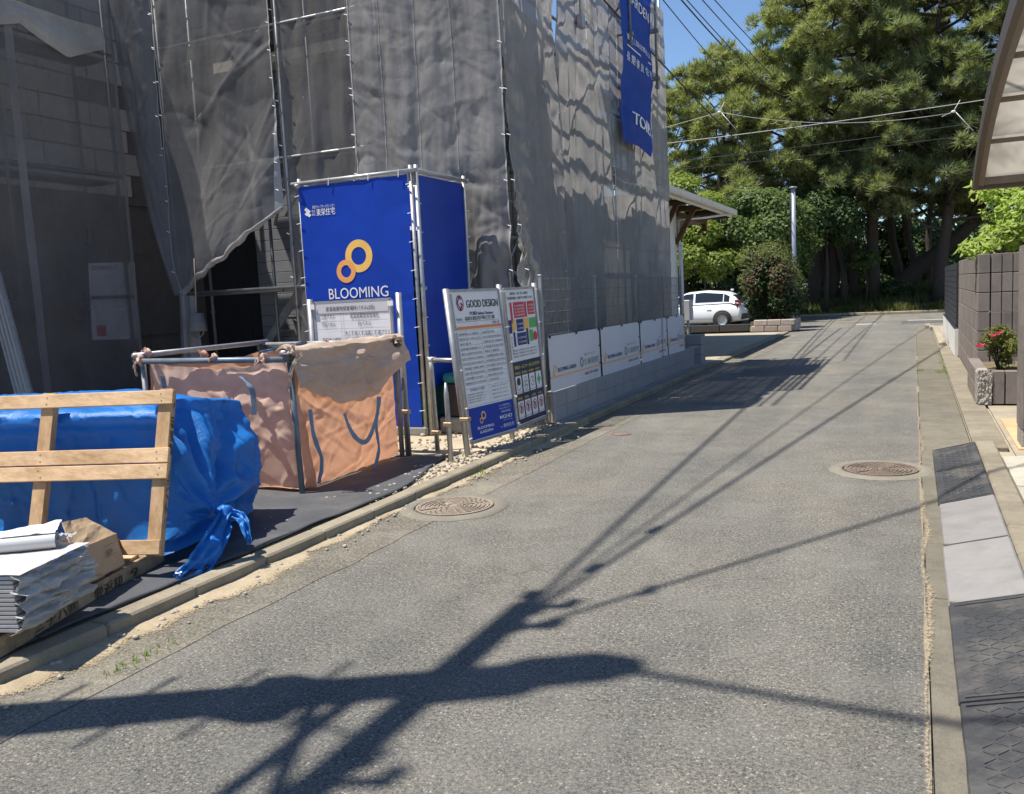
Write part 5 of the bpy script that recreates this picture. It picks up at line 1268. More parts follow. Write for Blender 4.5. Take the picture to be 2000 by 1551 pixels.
# ------------------------------------------------------------------ house under construction (road side) and its scaffold
SX, SY0, SY1, SH = -4.62, 10.22, 18.1, 7.1      # scaffold road face X, front Y, back Y, sheet height
hs = thing('house_under_construction', 'unfinished house with dark grey cladding behind the scaffold sheets', 'house', (-8, 14.2, .06))
HX1, HX0, HY0, HY1, HZ = -5.70, -9.6, 11.35, 17.2, 5.25
MB().box((HX0, HY0+.03, .06), (HX1-.03, HY1, HZ)).build('wall', M['house_wall'], hs)
MB().box((HX0-.02, HY0-.02, .06), (HX1+.02, HY1+.02, .46)).build('foundation', M['concrete_base'], hs)
me = MB().obox((0, 0, 0), ((HX1-HX0)/2, 0, 0), (0, .012, 0), (0, 0, .083), .006).mesh('cladding_board'); me.materials.append(M['clad'])
for i in range(28): inst('cladding_board', me, hs, ((HX0+HX1)/2, HY0+.012, .56+i*.17))
me = MB().obox((0, 0, 0), (.012, 0, 0), (0, (HY1-HY0)/2, 0), (0, 0, .226), .006).mesh('cladding_panel'); me.materials.append(mat('pale_cladding', (.40, .385, .36), .75, 0, .08, 3, orand=.05))
for i in range(10): inst('cladding_panel', me, hs, (HX1-.012, (HY0+HY1)/2, .70+i*.46))
def window(parent, c, w, h, axis):
    ax = Vector((w/2, 0, 0)) if axis == 'Y' else Vector((0, w/2, 0)); nn = Vector((0, -.03, 0)) if axis == 'Y' else Vector((.03, 0, 0))
    o = MB().obox(c, ax, nn*.6, (0, 0, h/2)).build('window', M['dark_int'], parent)
    for sgn in (-1, 1):
        MB().obox(Vector(c)+ax*sgn+nn*.3, ax.normalized()*.025, nn, (0, 0, h/2+.02)).build('window_frame', M['galv_dark'], o); MB().obox(Vector(c)+Vector((0, 0, sgn*h/2))+nn*.3, ax*.985, nn, (0, 0, .025)).build('window_frame', M['galv_dark'], o)
    return o
window(hs, (-7.0, HY0-.02, 4.1), 1.5, 1.1, 'Y'); window(hs, (HX1+.02, 12.9, 4.2), .7, 1.1, 'X'); window(hs, (HX1+.02, 15.6, 4.2), 1.6, 1.1, 'X'); window(hs, (HX1+.02, 15.4, 1.6), 1.6, 1.9, 'X')
mb = MB(); mb.prism([(HX0-.25, HY0-.35, HZ+.15), (HX1+.2, HY0-.35, HZ+.15), ((HX0+HX1)/2, HY0-.35, HZ+2.5)], (0, 0, 0), (0, HY1-HY0+.7, 0)); mb.build('roof', M['roof'], hs, fixn=True)
MB().box((HX0-.25, HY0-.35, HZ), (HX1+.2, HY1+.35, HZ+.148)).build('eaves', M['cream'], hs)

sf = thing('scaffold', 'steel pipe scaffold wrapped in grey sheets round the house by the road', 'scaffold', (-7, 12, .06))
posts = [(SX-.04, y) for y in (SY0+.04, 12.0, 13.8, 15.6, 17.4, SY1)]+[(SX-.72, y) for y in (12.0, 13.8, 15.6, 17.4, SY1)]+[(x, SY0+.04) for x in (-6.42, -8.02, -10.2)]+[(x, SY0+.70) for x in (SX-.72, -6.42, -8.02, -10.2)]
CPL = MB().tube([(0, 0, -.02), (0, 0, .02)], .036, 8).mesh('coupling'); CPL.materials.append(M['galv_dark'])
for x, y in posts:
    top_ = SH+1.35 if (x > SX-.1 and y > 11) else SH+.25
    MB().tube([(x, y, .10), (x, y, top_)], .0243, 10).build('standard', M['galv'], sf, True)
    for z in np.arange(.7, top_, .9): inst('coupling', CPL, sf, (x, y, z))
    MB().box((x-.06, y-.06, .07), (x+.06, y+.06, .085)).build('base_plate', M['galv'], sf)
for z in (1.85, 3.65, 5.45, 7.1):
    for x in (SX-.04, SX-.72): MB().tube([(x, SY0, z+.05), (x, SY1, z+.05)], .0213, 8).build('ledger', M['galv'], sf, True)
    for y in (SY0+.04, SY0+.70): MB().tube([(-10.2, y, z+.05), (SX, y, z+.05)], .0213, 8).build('ledger', M['galv'], sf, True)
    for i in (range(5) if z < 3 else ((0, 1, 3) if z < 4 else ((2, 4) if z < 6 else ()))): MB().box((SX-.66, SY0+.74+i*1.46, z), (SX-.18, SY0+.74+i*1.46+1.44, z+.035)).build('walkway_plank', M['galv_dark'], sf)
    for i in range(3): MB().box((-10.1+i*1.8, SY0+.12, z), (-10.1+i*1.8+1.78, SY0+.60, z+.035)).build('walkway_plank', M['galv_dark'], sf)
    for h_ in (.5, .95): MB().tube([(SX-.04, SY0, z+h_), (SX-.04, SY1, z+h_)], .0175, 8).build('guard_rail', M['galv'], sf, True)
for z in (7.35, 7.6, 7.85, 8.1, 8.4): MB().tube([(SX-.04, 12.0, z), (SX-.04, 17.45, z)], .03, 8).build('guard_rail', M['galv'], sf, True)
for y0 in (SY0+.04, 12.0, 13.8, 15.6):
    for z in (2.0, 3.8, 5.6): MB().tube([(SX-.06, y0, z), (SX-.06, y0+1.75, z+1.6)], .0135, 6).build('brace', M['galv'], sf, True)
ps = thing('passage_shade_boards', 'added dark boards standing in for the shade in the passage between the two houses', 'screen', (-10.8, 12.7, .06))
for i in range(9): MB().box((-12.0+i*.27, 12.66, .06), (-12.0+i*.27+.264, 12.70, 9.6)).build('board', M['dark_int'], ps)  # added boards; their near-black colour stands in for the deep shade here
# stair flight, planks and props in the open bay
st = thing('scaffold_stair', 'steel scaffold stair in the dark open bay between the sheets', 'stair', (-9.3, 10.9, .08))
p0, p1 = Vector((-10.05, 11.0, .15)), Vector((-8.45, 11.0, 1.95))
for dy in (0, .5): MB().bar(p0+Vector((0, dy, 0)), p1+Vector((0, dy, 0)), .03, .12).build('stringer', M['galv'], st)
for i in range(9):
    p = p0.lerp(p1, (i+.5)/9); MB().box((p.x-.1, p.y, p.z-.015), (p.x+.1, p.y+.5, p.z+.015)).build('tread', M['galv'], st)
for (x, z0, z1, dx) in ((-8.75, .1, 3.0, 0),): MB().tube([(x, 10.7, z0), (x+dx, 10.7, z1)], .024, 8).build('prop', M['galv_dark'], st, True)
for q in range(7):
    x = -9.9+random.random()*1.7; z = 2.6+random.random()*3.2; MB().tube([(x, 10.75, z), (x+random.uniform(.2, .9), 10.75, z+random.uniform(.3, 1.3))], .02, 8).build('loose_brace', M['galv'], st, True)
MB().tube([PY(352, 288, 10.6), PY(505, 58, 10.6)], .027, 8).build('diagonal_pipe', M['white_print'], st, True)  # white colour stands in for sun on this scaffold pipe
t = thing('bucket', 'upturned dull brown bucket hanging at the foot of the gathered sheet', 'bucket', PY(385, 640, 9.7))
c_ = PY(385, 628, 9.7); MB().lathe([(.0001, .12), (.10, .12), (.13, -.13), (.135, -.14), (.12, -.13), (.09, .10)], c_, 20).build('bucket_body', M['house_wall'], t, True)
mb = MB(); mb.tube([c_+Vector((.13*math.cos(a), -.02, -.13-.10*math.sin(a))) for a in np.linspace(0, math.pi, 12)], .006, 6); mb.build('handle', M['galv'], t, True)
MB().tube([c_+Vector((0, 0, .10)), c_+Vector((0, .05, .9))], .008, 6).build('rope', M['bag_pale'], t, True)

# left house (further from the road) with pale sheathing, and its own scaffold side
h2 = thing('sheathed_house', 'unfinished house with pale sheathing panels behind the far-left sheet', 'house', (-14, 7.5, .06))
EX = -10.95
MB().box((-16, 2.5, .06), (EX-.98, 12.6, 8.2)).build('wall', M['house_wall'], h2)
for (z, hgt) in ((.55, .0), (3.55, 0)): MB().box((EX-.985, 2.5, z-.12), (EX-.925, 12.6, z)).build('floor_beam', M['house_wall'], h2)
me = MB().obox((0, 0, 0), (.012, 0, 0), (0, .447, 0), (0, 0, .172), .008).mesh('sheathing_panel'); me.materials.append(M['sheath'])
for r in range(12):
    for c in range(7):
        if r == 4 and c == 6: continue
        inst('sheathing_panel', me, h2, (EX-.965, 5.2+c*.91+(r % 2)*.22, 3.74+r*.36))
me2 = MB().obox((0, 0, 0), (.012, 0, 0), (0, .447, 0), (0, 0, .70), .008).mesh('wall_panel'); me2.materials.append(M['house_wall'])
for c in range(8): inst('wall_panel', me2, h2, (EX-.965, 5.0+c*.91, 1.95))
for c in range(8): inst('wall_panel', me2, h2, (EX-.968, 5.3+c*.91, .5))
MB().box((-16.3, 2.2, 8.2), (EX-.7, 12.9, 8.36)).build('eaves', M['house_wall'], h2)
sf2 = thing('left_scaffold', 'steel scaffold posts and rails in front of the sheathed house', 'scaffold', (EX, 8, .06))
for y in (4.6, 6.4, 8.2, 10.0):
    for x in (EX-.05, EX-.75): MB().tube([(x, y, .1), (x, y, 7.4)], .0243, 10).build('standard', M['galv_dark'], sf2, True)
for z in (1.9, 3.7, 5.5): 
    MB().tube([(EX-.05, 3, z), (EX-.05, 10.1, z)], .0213, 8).build('ledger', M['galv_dark'], sf2, True)
    for i in range(4): MB().box((EX-.68, 2.9+i*1.8, z-.08), (EX-.2, 2.9+i*1.8+1.78, z-.045)).build('walkway_plank', M['galv_dark'], sf2)
# notice sheet on the left scaffold, behind the mesh
t = thing('notice_sheet', 'large pale text notice hung behind the far-left mesh sheet', 'notice', PX(222, 660, EX-.2))
na, nb_, nc, nd = [PX(*p, EX-.1) for p in ((172, 514), (262, 512), (180, 664), (272, 662))]
ns = Sheet2D(na, nb_, nc, nd); mb = MB(); ns.rect(mb, 0, 0, 1, 1, 0, 4, 4); o = mb.build('sheet', M['board_white'], t)
o.modifiers.new('thick', 'SOLIDIFY').thickness = -.004
mb = MB(); ns.text(mb, '建築計画のお知らせ', .06, .09, .07, .004, width=.55, bold=.02)
for i in range(22):
    if i in (7, 13): continue
    ns.text(mb, '工事中は安全に十分注意し近隣の皆様に', .08, .17+i*.034, .02, .004, width=.62+.22*abs(nz(i*1.7)))
mb.build('lettering', M['print_grey'], t)
mb = MB(); ns.rect(mb, .10, .82, .30, .95, .005); mb.build('red_stamp', M['print_red'], t)
# bundle of pale profiles leaning at the far left
t = thing('leaning_profiles', 'bundle of pale slotted profiles leaning upright at the far left', 'building profiles', (-9.9, 7.55, .06))
pa, pb = PY(66, 790, 7.3), PY(-4, 530, 7.5)
pa = pb+(pa-pb)*((pb.z-.075)/(pb.z-pa.z))
for i in range(8):
    off = Vector((-.052*i, .012*i, 0)); MB().bar(pa+off, pb+off+Vector((0, 0, .02*nz(i*3.1))), .046, .05, (.3, -1, 0), .004).build('profile', M['siding'] if i % 2 else M['galv'], t)

# ------------------------------------------------------------------ mesh sheets on the scaffolds
def sheet_part(name, label, fn, nu, nv, m, cat='mesh sheet', seams_u=(0.0, 1.0), ties=True, group='grey scaffold sheets', hem_w=.05, belts=(), seams=()):
    t = thing(name, label, cat, Vector(fn(.5, 1.0)), group=group)
    MB().grid(fn, nu, nv).build('mesh_cloth', M[m], t, True)
    for su in seams_u:
        w = hem_w
        def hem(u, v, su=su):
            a = su+(u-.5)*.018; a = min(1, max(0, a)); p = Vector(fn(a, v)); q = Vector(fn(min(1, max(0, a+.01)), v))-Vector(fn(max(0, min(1, a-.01)), v)); n_ = q.cross(Vector((0, 0, 1)))
            n_ = n_.normalized() if n_.length > 1e-6 else Vector((0, -1, 0)); return p+n_*(.006 if n_.dot(Vector((0, -1, 0))+Vector((1, 0, 0))) > 0 else -.006)
        MB().grid(hem, 1, nv).build('hem_tape', M['hem'] if m != 'net_thin' else M['net'], t, True)
    for su in seams:
        MB().grid(lambda u, v, su=su: Vector(fn(su+(u-.5)*.006, v))+Vector((.003, -.006, 0)), 1, nv).build('seam', M['seam'], t, True)
    for bv in belts:
        def belt(u, v, bv=bv):
            p = Vector(fn(u, bv+(v-.5)*.006)); return p+Vector((.004, -.004, 0))
        MB().grid(belt, nu, 1).build('seam', M['hem'], t, True)
    if ties:
        mb = MB()
        for v in np.arange(.03, .99, .09):
            for su in seams_u:
                p = Vector(fn(min(.998, max(.002, su)), v)); mb.tube([p+Vector((-.03, -.03, .01)), p+Vector((.02, -.035, -.01))], .006, 5)
        mb.build('tie', M['white_print'], t, kind='stuff')
    return t
def fold(u, z, seed, amp=.05, fu=3.0):
    return amp*(fbm(u*fu, z*.30, seed, 2)+.28*fbm(u*fu*2.4, z*1.1, seed+5, 3)+.22*fbm(u*1.6+z*.9, z*1.3-u*1.8, seed+9, 2)+.25*(1-abs(nz(u*2.2+z*.8, z*1.2-u*1.5, seed+12)))**6)
# front face, bay next to the corner (A): loose at the foot
CRA, CRA2, CRC, CRD, CRG1, CRG2 = creases(201, 150, .06, 3.0), creases(202, 260, .028, 3.0), creases(203, 70, .05, 2.5), creases(204, 60, .08, 6.0), creases(205, 110, .05, 3.0), creases(206, 60, .06, 2.5)
def shA(u, v):
    z = lerp(SH, 1.05+.35*sstep(.4, .0, u)-.1*u, v); x = lerp(-6.80, SX+.02, u); low = sstep(.45, 1, v)
    y = SY0-.03+fold(u*2, z, 1.7, .045+.09*low)+.008*CRA(u, v)+.005*CRA2(u, v)-.05*math.sin(u*math.pi)-.16*low*sstep(.5, 1, u)*abs(fbm(z*1.6, u*3, 3, 3))
    return (x, y, z+.03*nz(u*6, 2))
sheet_part('scaffold_sheet', 'wrinkled grey mesh sheet directly behind the blue enclosure, at the scaffold corner', shA, 120, 240, 'net', seams=(.22, .46, .70))
def shB(u, v):
    z = lerp(SH, .35, v); x = lerp(-8.05, -6.84, u); return (x, SY0+.02+fold(u*1.3, z, 4.1, .045), z)
sheet_part('scaffold_sheet', 'dark thin mesh sheet just left of the wrinkled corner sheet', shB, 36, 120, 'net_thin')
# gathered sheet (C): hem pulled down to a tied bundle
KT = PY(365, 578, 9.72)
def shC(u, v):
    x = lerp(-10.18, -8.06, u); zb = lerp(1.75, 3.0, u**.9); z = lerp(SH, zb, v)
    y = SY0-.04+fold(u*1.1, z, 6.2, .05)+.018*CRC(u, v)
    p = Vector((x, y, z)); k_ = sstep(.45, 1.0, v)*(1-sstep(.0, 1.0, u)**1.3)
    kk = sstep(.55, 1.0, v)**1.6*(1-u)**.55
    tgt = KT+Vector((.05*u, 0, .12*u))
    p = p.lerp(tgt, kk*.92)+Vector((0, -.10*math.sin(math.pi*kk)+.05*fbm(u*5, v*1.4, 3, 2)*kk, 0))
    return p
sheet_part('gathered_sheet', 'grey mesh sheet gathered low and tied in a bundle over the dark opening', shC, 100, 190, 'net_shaded', seams_u=(0.0, 1.0))
# rolled hem of the gathered sheet
hem = [Vector(shC(u, 1.0))+Vector((0, -.03, 0)) for u in np.linspace(0.0, 1, 44)]
t = thing('rolled_hem', 'thick rolled edge of mesh sheet running up to the right from the tied bundle', 'mesh sheet', hem[0])
mb = MB(); mb.tube(hem, [.060*(1-.55*i/43)*(1+.35*nz(i*.7)) for i in range(44)], 14)
for i, p in enumerate(mb.v): mb.v[i] = (p[0], p[1]+.05*fbm(p[0]*6, p[2]*6, p[1]*9, 3), p[2]+.045*nz(p[0]*7, p[2]*7, p[1]*12))
mb.build('rolled_cloth', M['net'], t, True)
def tailfn(u, v):
    c = KT.lerp(Vector((KT.x-.03, KT.y+.02, .18)), v); w = .10+.10*v; a = u*2*math.pi
    return c+Vector((math.cos(a)*w*(1+.35*math.sin(a*4+v*3)), math.sin(a)*w*.6*(1+.3*math.sin(a*5)), 0))
MB().grid(tailfn, 40, 24, True).build('hanging_tail', M['net'], t, True)
# sheet D: narrow, hanging left of the gathered one, its free edge sweeping to the bundle
def shD(u, v):
    z = lerp(SH, 1.72, v); xl = lerp(-11.0, -10.22, v**2.2); x = lerp(xl, -10.2, u)
    p = Vector((x, SY0-.08+fold(u*.8, z, 8.3, .06)+.018*CRD(u, v)-.12*math.sin(u*math.pi), z)); kk = sstep(.45, 1.0, v)**1.5
    q = PY(lerp(340, 362, u), 575, 9.75); return p.lerp(q, kk*.9)
sheet_part('scaffold_sheet', 'narrow grey mesh sheet hanging to a point beside the gathered sheet', shD, 44, 200, 'net_shaded', seams_u=(1.0,))
def shE(u, v):
    z = lerp(SH+.2, .12, v); y = lerp(3.2, SY0-.12, u); return (EX+.02+fold(u*3, z, 12.1, .03), y, z)
sheet_part('scaffold_sheet', 'see-through dark mesh sheet at the far left, over the pale sheathing', shE, 90, 110, 'net_thin', seams_u=(0.0, .26, .5, .75, 1.0), ties=False)
def shF(u, v):
    y = lerp(4.0, 9.9, u); drop = .30+.38*abs(((u*4.3+.2) % 1.0)-.5)*2*(.6+.6*abs(nz(u*3, 4)))
    s = v*drop; return (EX+.06+.03*math.sin(v*2)+.05*fbm(u*6, v*2, 7, 3), y, 5.85-s+.03*math.sin(u*12))
sheet_part('folded_sheet', 'pale folded sheet, coloured as if sunlit, hanging at the top left corner', shF, 90, 18, 'net_pale', seams_u=(), ties=False)  # pale cloth colour gives this sheet its sunlit look
# road face, three sheets
def shG(y0, y1, seed, zb, amp, puff=0.0):
    def fn(u, v):
        z = lerp(SH, zb, v); y = lerp(y0, y1, u); low = sstep(.5, 1, v)
        x = SX+.03+fold(u*2, z, seed, amp)+puff*low*(1-u)**2*(.6+.8*abs(fbm(z*2, u*2, seed, 3)))+.04*math.sin(u*math.pi)*(1+.4*math.sin(z*1.3))
        x += .020*(CRG1 if y0 < 11 else CRG2)(u, v); x = max(x, SX-.015)
        return (min(x, -4.12), y, z)
    return fn
sheet_part('roadside_sheet', 'grey mesh sheet on the road face, crumpled at the scaffold corner', shG(SY0+.0, 12.0, 21.1, .95, .08, .28), 80, 200, 'net_road')
sheet_part('roadside_sheet', 'grey mesh sheet on the road face between the corner and the blue flag', shG(12.03, 14.5, 25.3, .5, .06), 66, 130, 'net_road', seams=(.3, .62))
sheet_part('roadside_sheet', 'grey mesh sheet on the road face behind the blue flag', shG(14.53, 18.1, 29.2, .5, .05), 70, 130, 'net_road')
# crumpled tongue of sheet at the scaffold corner foot
def tong(u, v):
    z = lerp(2.9, 1.45, v); w = lerp(.05, .55, v); y = SY0+.05+u*w-.05*v; x = SX+.10+.16*v*math.sin(u*3.1)+.10*fbm(u*4, v*3, 5, 4)+.05*fbm(u*11, v*8, 8, 4); return (x, y, z+.05*nz(u*5, v*3))
o = MB().grid(tong, 40, 60); one('loose_sheet_end', o, M['net_pale'], 'pale crumpled sheet end flaring out at the scaffold corner foot', 'mesh sheet', smooth=True)
# tall blue flag banner on the road face
fl = thing('blue_flag', 'tall blue advertising flag hung on the road face of the scaffold', 'flag banner', (-4.42, 15.7, 4.0))
FXq = -4.42
def flw(u, v): return .05*math.sin(u*2.6+v*1.5)+.05*fbm(u*1.6, v*5, 3, 4)*(.4+v)-.09*math.exp(-((u-.02)/.12)**2)*sstep(.6, .85, v)
fa, fb_ = PX(1207, 40, FXq), PX(1269, 40, FXq)
fz0, fz1 = 4.08, 9.2
fsx = Sheet2D((FXq, 14.50, 7.5), (FXq, 16.55, 7.5), (FXq, 14.66, 4.12), (FXq, 16.5, 4.06), flw)
mb = MB(); fsx.rect(mb, 0, 0, 1, 1, 0, 40, 90); fo = mb.build('cloth', M['flag_blue'], fl, True)
mb = MB(); fsx.text(mb, 'GARDEN', .52, .315, .07, .012, width=.75, align='C', bold=.01); fsx.text(mb, '東栄 | ZEH水準省エネ', .10, .505, .032, .012, width=.80, bold=.008); fsx.line(mb, .10, .535, .92, .525, .006, .012)
fsx.text(mb, '長 期 優 良 住 宅', .10, .60, .046, .012, width=.84, bold=.01); fsx.text(mb, 'TOIEI', .20, .90, .085, .014, width=.70, bold=.03); mb.build('lettering', M['white_print'], fo, kind='stuff')
for y, zt, zb in ((14.95, 8.0, 5.75), (16.62, 8.3, 5.35)):
    MB().tube([(FXq+.07, y, zb), (FXq+.07, y, zt)], .0243, 10).build('hanging_pipe', M['bluegrey'] if y < 15 else M['galv_dark'], fl, True)
    for z in (zb+.15, zb+1.0): MB().obox((FXq+.03, y, z), (.09, 0, 0), (0, .05, 0), (0, 0, .035), .01).build('clamp', M['galv_dark'], fl); MB().tube([(FXq-.2, y-.02, z), (FXq+.1, y-.02, z)], .02, 8).build('stub_pipe', M['galv_dark'], fl, True)
    MB().obox((FXq+.07, y, zb), (.035, 0, 0), (0, .045, 0), (0, 0, .04), .012).build('pipe_foot', M['galv_dark'], fl)
t = thing('pipe_coupler', 'steel pipe coupler sticking out of the road-face sheet near the top', 'coupler', PX(1135, 40, -4.5))
c_ = PX(1135, 42, -4.48); MB().obox(c_, (.05, 0, 0), (0, .07, 0), (0, 0, .10), .015).build('coupler_body', M['galv'], t)
MB().tube([c_+Vector((0, 0, 0)), c_+Vector((0, 0, .75))], .024, 8).build('pipe', M['galv'], t, True); MB().tube([c_+Vector((-.12, -.10, 0)), c_+Vector((.04, .12, 0))], .03, 8).build('swivel', M['galv_dark'], t, True)
# ------------------------------------------------------------------ kerb ramps on the right
RY = [8.76, 7.77, 6.65, 5.59, 4.57, 3.49, 2.42, 1.35, .3]
rc = ['rubber', 'rubber', 'ramp_white', 'ramp_white', 'rubber', 'rubber', 'rubber', 'rubber']
rl = ['black rubber kerb ramp farthest up the kerb, by the brown pillar', 'black rubber kerb ramp next to the farther white ramp', 'greyish white kerb ramp next to the far black ramps',
      'brighter white kerb ramp with a small crack at its corner', 'black patterned kerb ramp touching the nearer white ramp', 'black patterned kerb ramp at the lower right corner of the picture', None, None]
for i in range(6):
    y1, y0 = RY[i]-.006, RY[i+1]+.006
    t = thing('kerb_ramp', rl[i], 'kerb ramp', (.33, (y0+y1)/2, .01), group='kerb ramps along the right side')
    xo = .012*nz(i*2.7, 4); zo = .004*nz(i*3.1, 8)
    pr = [(.155+xo, .012), (.160+xo, .026), (.21+xo, .040), (.46, .104), (.488, .112), (.500, .104), (.502, .012)]
    mb = MB(); n = 10
    def P(u, v, pr=pr):
        k_ = v*(len(pr)-1); a = min(len(pr)-2, int(k_)); f = k_-a; x = lerp(pr[a][0], pr[a+1][0], f); z = lerp(pr[a][1], pr[a+1][1], f)
        yy = lerp(y0, y1, u); return (x+.003*nz(yy*6, i), yy, z+zo+.003*fbm(yy*5, x*5, i, 3))
    mb.grid(P, 14, 18)
    m_ = len(pr)
    for yy in (y0, y1): mb.add([(x, yy, z+zo) for x, z in pr], [tuple(range(m_))])
    mb.build('ramp_body', M[rc[i]], t, fixn=True)
    if rc[i] == 'rubber':
        mb = MB()
        nx_, ny_ = 6, int((y1-y0)/.055)
        for a in range(nx_):
            for b_ in range(ny_):
                x = .225+a*.042; yy = y0+.05+b_*(y1-y0-.08)/ny_; z = .040+(x-.21)/.25*.064+zo+.002
                d = 1 if (a+b_) % 2 else -1
                mb.bar((x-.016, yy-.014*d, z-.0066), (x+.016, yy+.014*d, z+.0006), .0032, .0060)
        mb.build('tread_pattern', M['rubber'], t, kind='stuff')
        for yy in (y0+.03, y1-.03): MB().bar((.175, yy, .034+zo), (.48, yy, .112+zo), .010, .004).build('edge_rib', M['rubber'], t)
    else:
        mb = MB(); mb.obox((.19, y0+.02, .034), (.03, .012, 0), (-.002, .006, 0), (0, 0, .004)); mb.build('torn_corner', M['kerb_r'], t)
        MB().bar((.165, y0+.004, .03), (.49, y0+.004, .113), .008, .006).build('edge_lip', M['ramp_white'], t)

# ------------------------------------------------------------------ brown block wall, pillar, planter
CH = .262
rw = thing('brown_block_wall', 'brown split-block garden wall along the right side behind the planter', 'block wall', (.9, 16.4, .04))
me_s = MB().obox((0, 0, CH/2), (.075, 0, 0), (0, .194, 0), (0, 0, CH/2-.004), .006).mesh('block'); me_s.materials.append(M['block_brown'])
for c in range(7):
    for i in range(14): inst('block', me_s, rw, (.865+.002*nz(c, i), 13.98+i*.393, .03+c*CH))
MB().box((.80, 13.80, .03), (.92, 19.25, .03+7*CH-.01)).build('core', M['mortar'], rw)
def rblock(wid, dep, h, nrib):
    """block whose -Y face is split into vertical ribs"""
    mb = MB(); mb.obox((0, .012, h/2), (wid/2, 0, 0), (0, dep/2-.012, 0), (0, 0, h/2-.004), .005)
    for k_ in range(nrib):
        x = -wid/2+wid*(k_+.5)/nrib; mb.obox((x, -dep/2+.012, h/2), (wid/nrib/2-.006, 0, 0), (0, .014, 0), (0, 0, h/2-.006), .004)
    return mb
me_r = rblock(.389, .15, CH, 3).mesh('ribbed_block'); me_r.materials.append(M['block_brown'])
me_r1 = rblock(.15, .15, CH, 1).mesh('ribbed_block'); me_r1.materials.append(M['block_brown'])
rw2 = thing('brown_return_wall', 'ribbed brown block wall facing the viewer behind the flower planter', 'block wall', (1.5, 13.8, .04))
for c in range(7):
    inst('ribbed_block', me_r1, rw2, (.868, 13.706, .03+c*CH))
    for i in range(5): inst('ribbed_block', me_r, rw2, (1.145+i*.393, 13.706, .03+c*CH))
pi_ = thing('brown_pillar', 'ribbed brown block gate pillar at the right edge of the picture', 'pillar', (1.05, 9.0, .04))
me_p = rblock(.42, .40, .248, 3).mesh('ribbed_block'); me_p.materials.append(M['block_brown'])
for c in range(7): inst('ribbed_block', me_p, pi_, (1.075, 9.05, .205+c*.2435*.93))
MB().obox((1.075, 9.05, .115), (.205, 0, 0), (0, .195, 0), (0, 0, .092), .008).build('base', M['stone'], pi_)
MB().obox((1.075, 9.05, 1.815), (.208, 0, 0), (0, .198, 0), (0, 0, .012), .006).build('cap', M['block_brown'], pi_)
pt = thing('block_planter', 'low brown block planter with a rough stone corner beside the entrance', 'planter', (1.0, 12.6, .04))
mb = MB(); mb.obox((.755, 11.95, .25), (.075, 0, 0), (0, .16, 0), (0, 0, .21), .03)
mb2 = MB(); mb2.grid(lambda u, v: (lerp(.69, .845, u), 11.785-.03*abs(fbm(u*5, v*6, 2, 4)), lerp(.05, .46, v)), 14, 30)
mb.build('rough_corner', M['stone'], pt); mb2.build('rough_face', M['stone'], pt)
me_q = rblock(.13, .14, .40, 1).mesh('ribbed_block'); me_q.materials.append(M['block_brown'])
for i in range(6): inst('ribbed_block', me_q, pt, (.915+i*.134, 11.86, .05))
me_q2 = MB().obox((0, 0, .10), (.07, 0, 0), (0, .194, 0), (0, 0, .098), .006).mesh('block'); me_q2.materials.append(M['block_brown'])
for c in range(2):
    for i in range(4): inst('block', me_q2, pt, (.75, 12.32+i*.393, .05+c*.2))
MB().box((.82, 11.93, .05), (1.68, 13.62, .40)).build('soil', M['park'], pt)
# flowering shrub in the planter
def shrub(name, label, cat, c, r, n, size, m, stems=8, base=None, extra=None, aspect=.5, group=None):
    base = base or (c[0], c[1], c[2]-r[2]); t = thing(name, label, cat, base, group=group)
    mb = MB()
    for i in range(stems):
        e = Vector(c)+Vector((random.uniform(-.6, .6)*r[0], random.uniform(-.6, .6)*r[1], random.uniform(-.2, .6)*r[2])); b_ = Vector(base)+Vector((random.uniform(-.12, .12)*r[0], random.uniform(-.12, .12)*r[1], 0))
        mb.tube([b_, b_.lerp(e, .5)+Vector((random.uniform(-.1, .1)*r[0], random.uniform(-.1, .1)*r[1], 0)), e], [.018*r[2]+.004, .012*r[2]+.003, .004], 5)
    mb.build('stems', M['bark'], t, True)
    Ps = []; Ns = []
    k_ = 18; per = n//k_
    for i in range(k_):
        d = rng.normal(size=3); d /= np.linalg.norm(d); cc = np.array(c)+d*np.array(r)*.66; P, N = sphere_pts(per, cc, np.array(r)*(.30+.26*rng.random()), .35); Ps.append(P); Ns.append(N)
    P = np.concatenate(Ps); N = np.concatenate(Ns)+rng.normal(size=(len(P), 3))*.5+np.array([0, 0, .5]); P = P-np.array(base)
    o = bpy.data.objects.new('foliage', leaf_mesh('foliage', P, N, size, M[m], aspect)); COL.objects.link(o); o.parent = t
    if extra:
        em, en_, es = extra; P = np.concatenate(Ps)[rng.choice(per*k_, en_*3)]; N = P-np.array(c); q_ = np.linalg.norm(N/np.array(r), axis=1); kk_ = (q_ > .72) & (P[:, 2] > c[2]-.15*r[2]); P, N = P[kk_]+N[kk_]*.04, N[kk_]
        o = bpy.data.objects.new('tips' if em != 'petal' else 'blossom', leaf_mesh('tips', P-np.array(base), N, es, M[em], .7)); COL.objects.link(o); o.parent = t
    return t
fs_ = shrub('flowering_shrub', 'small green shrub with pink blossoms in the brown block planter', 'shrub', (.98, 12.45, .68), (.24, .34, .25), 2600, .05, 'leaf_flower', base=(.98, 12.45, .40))
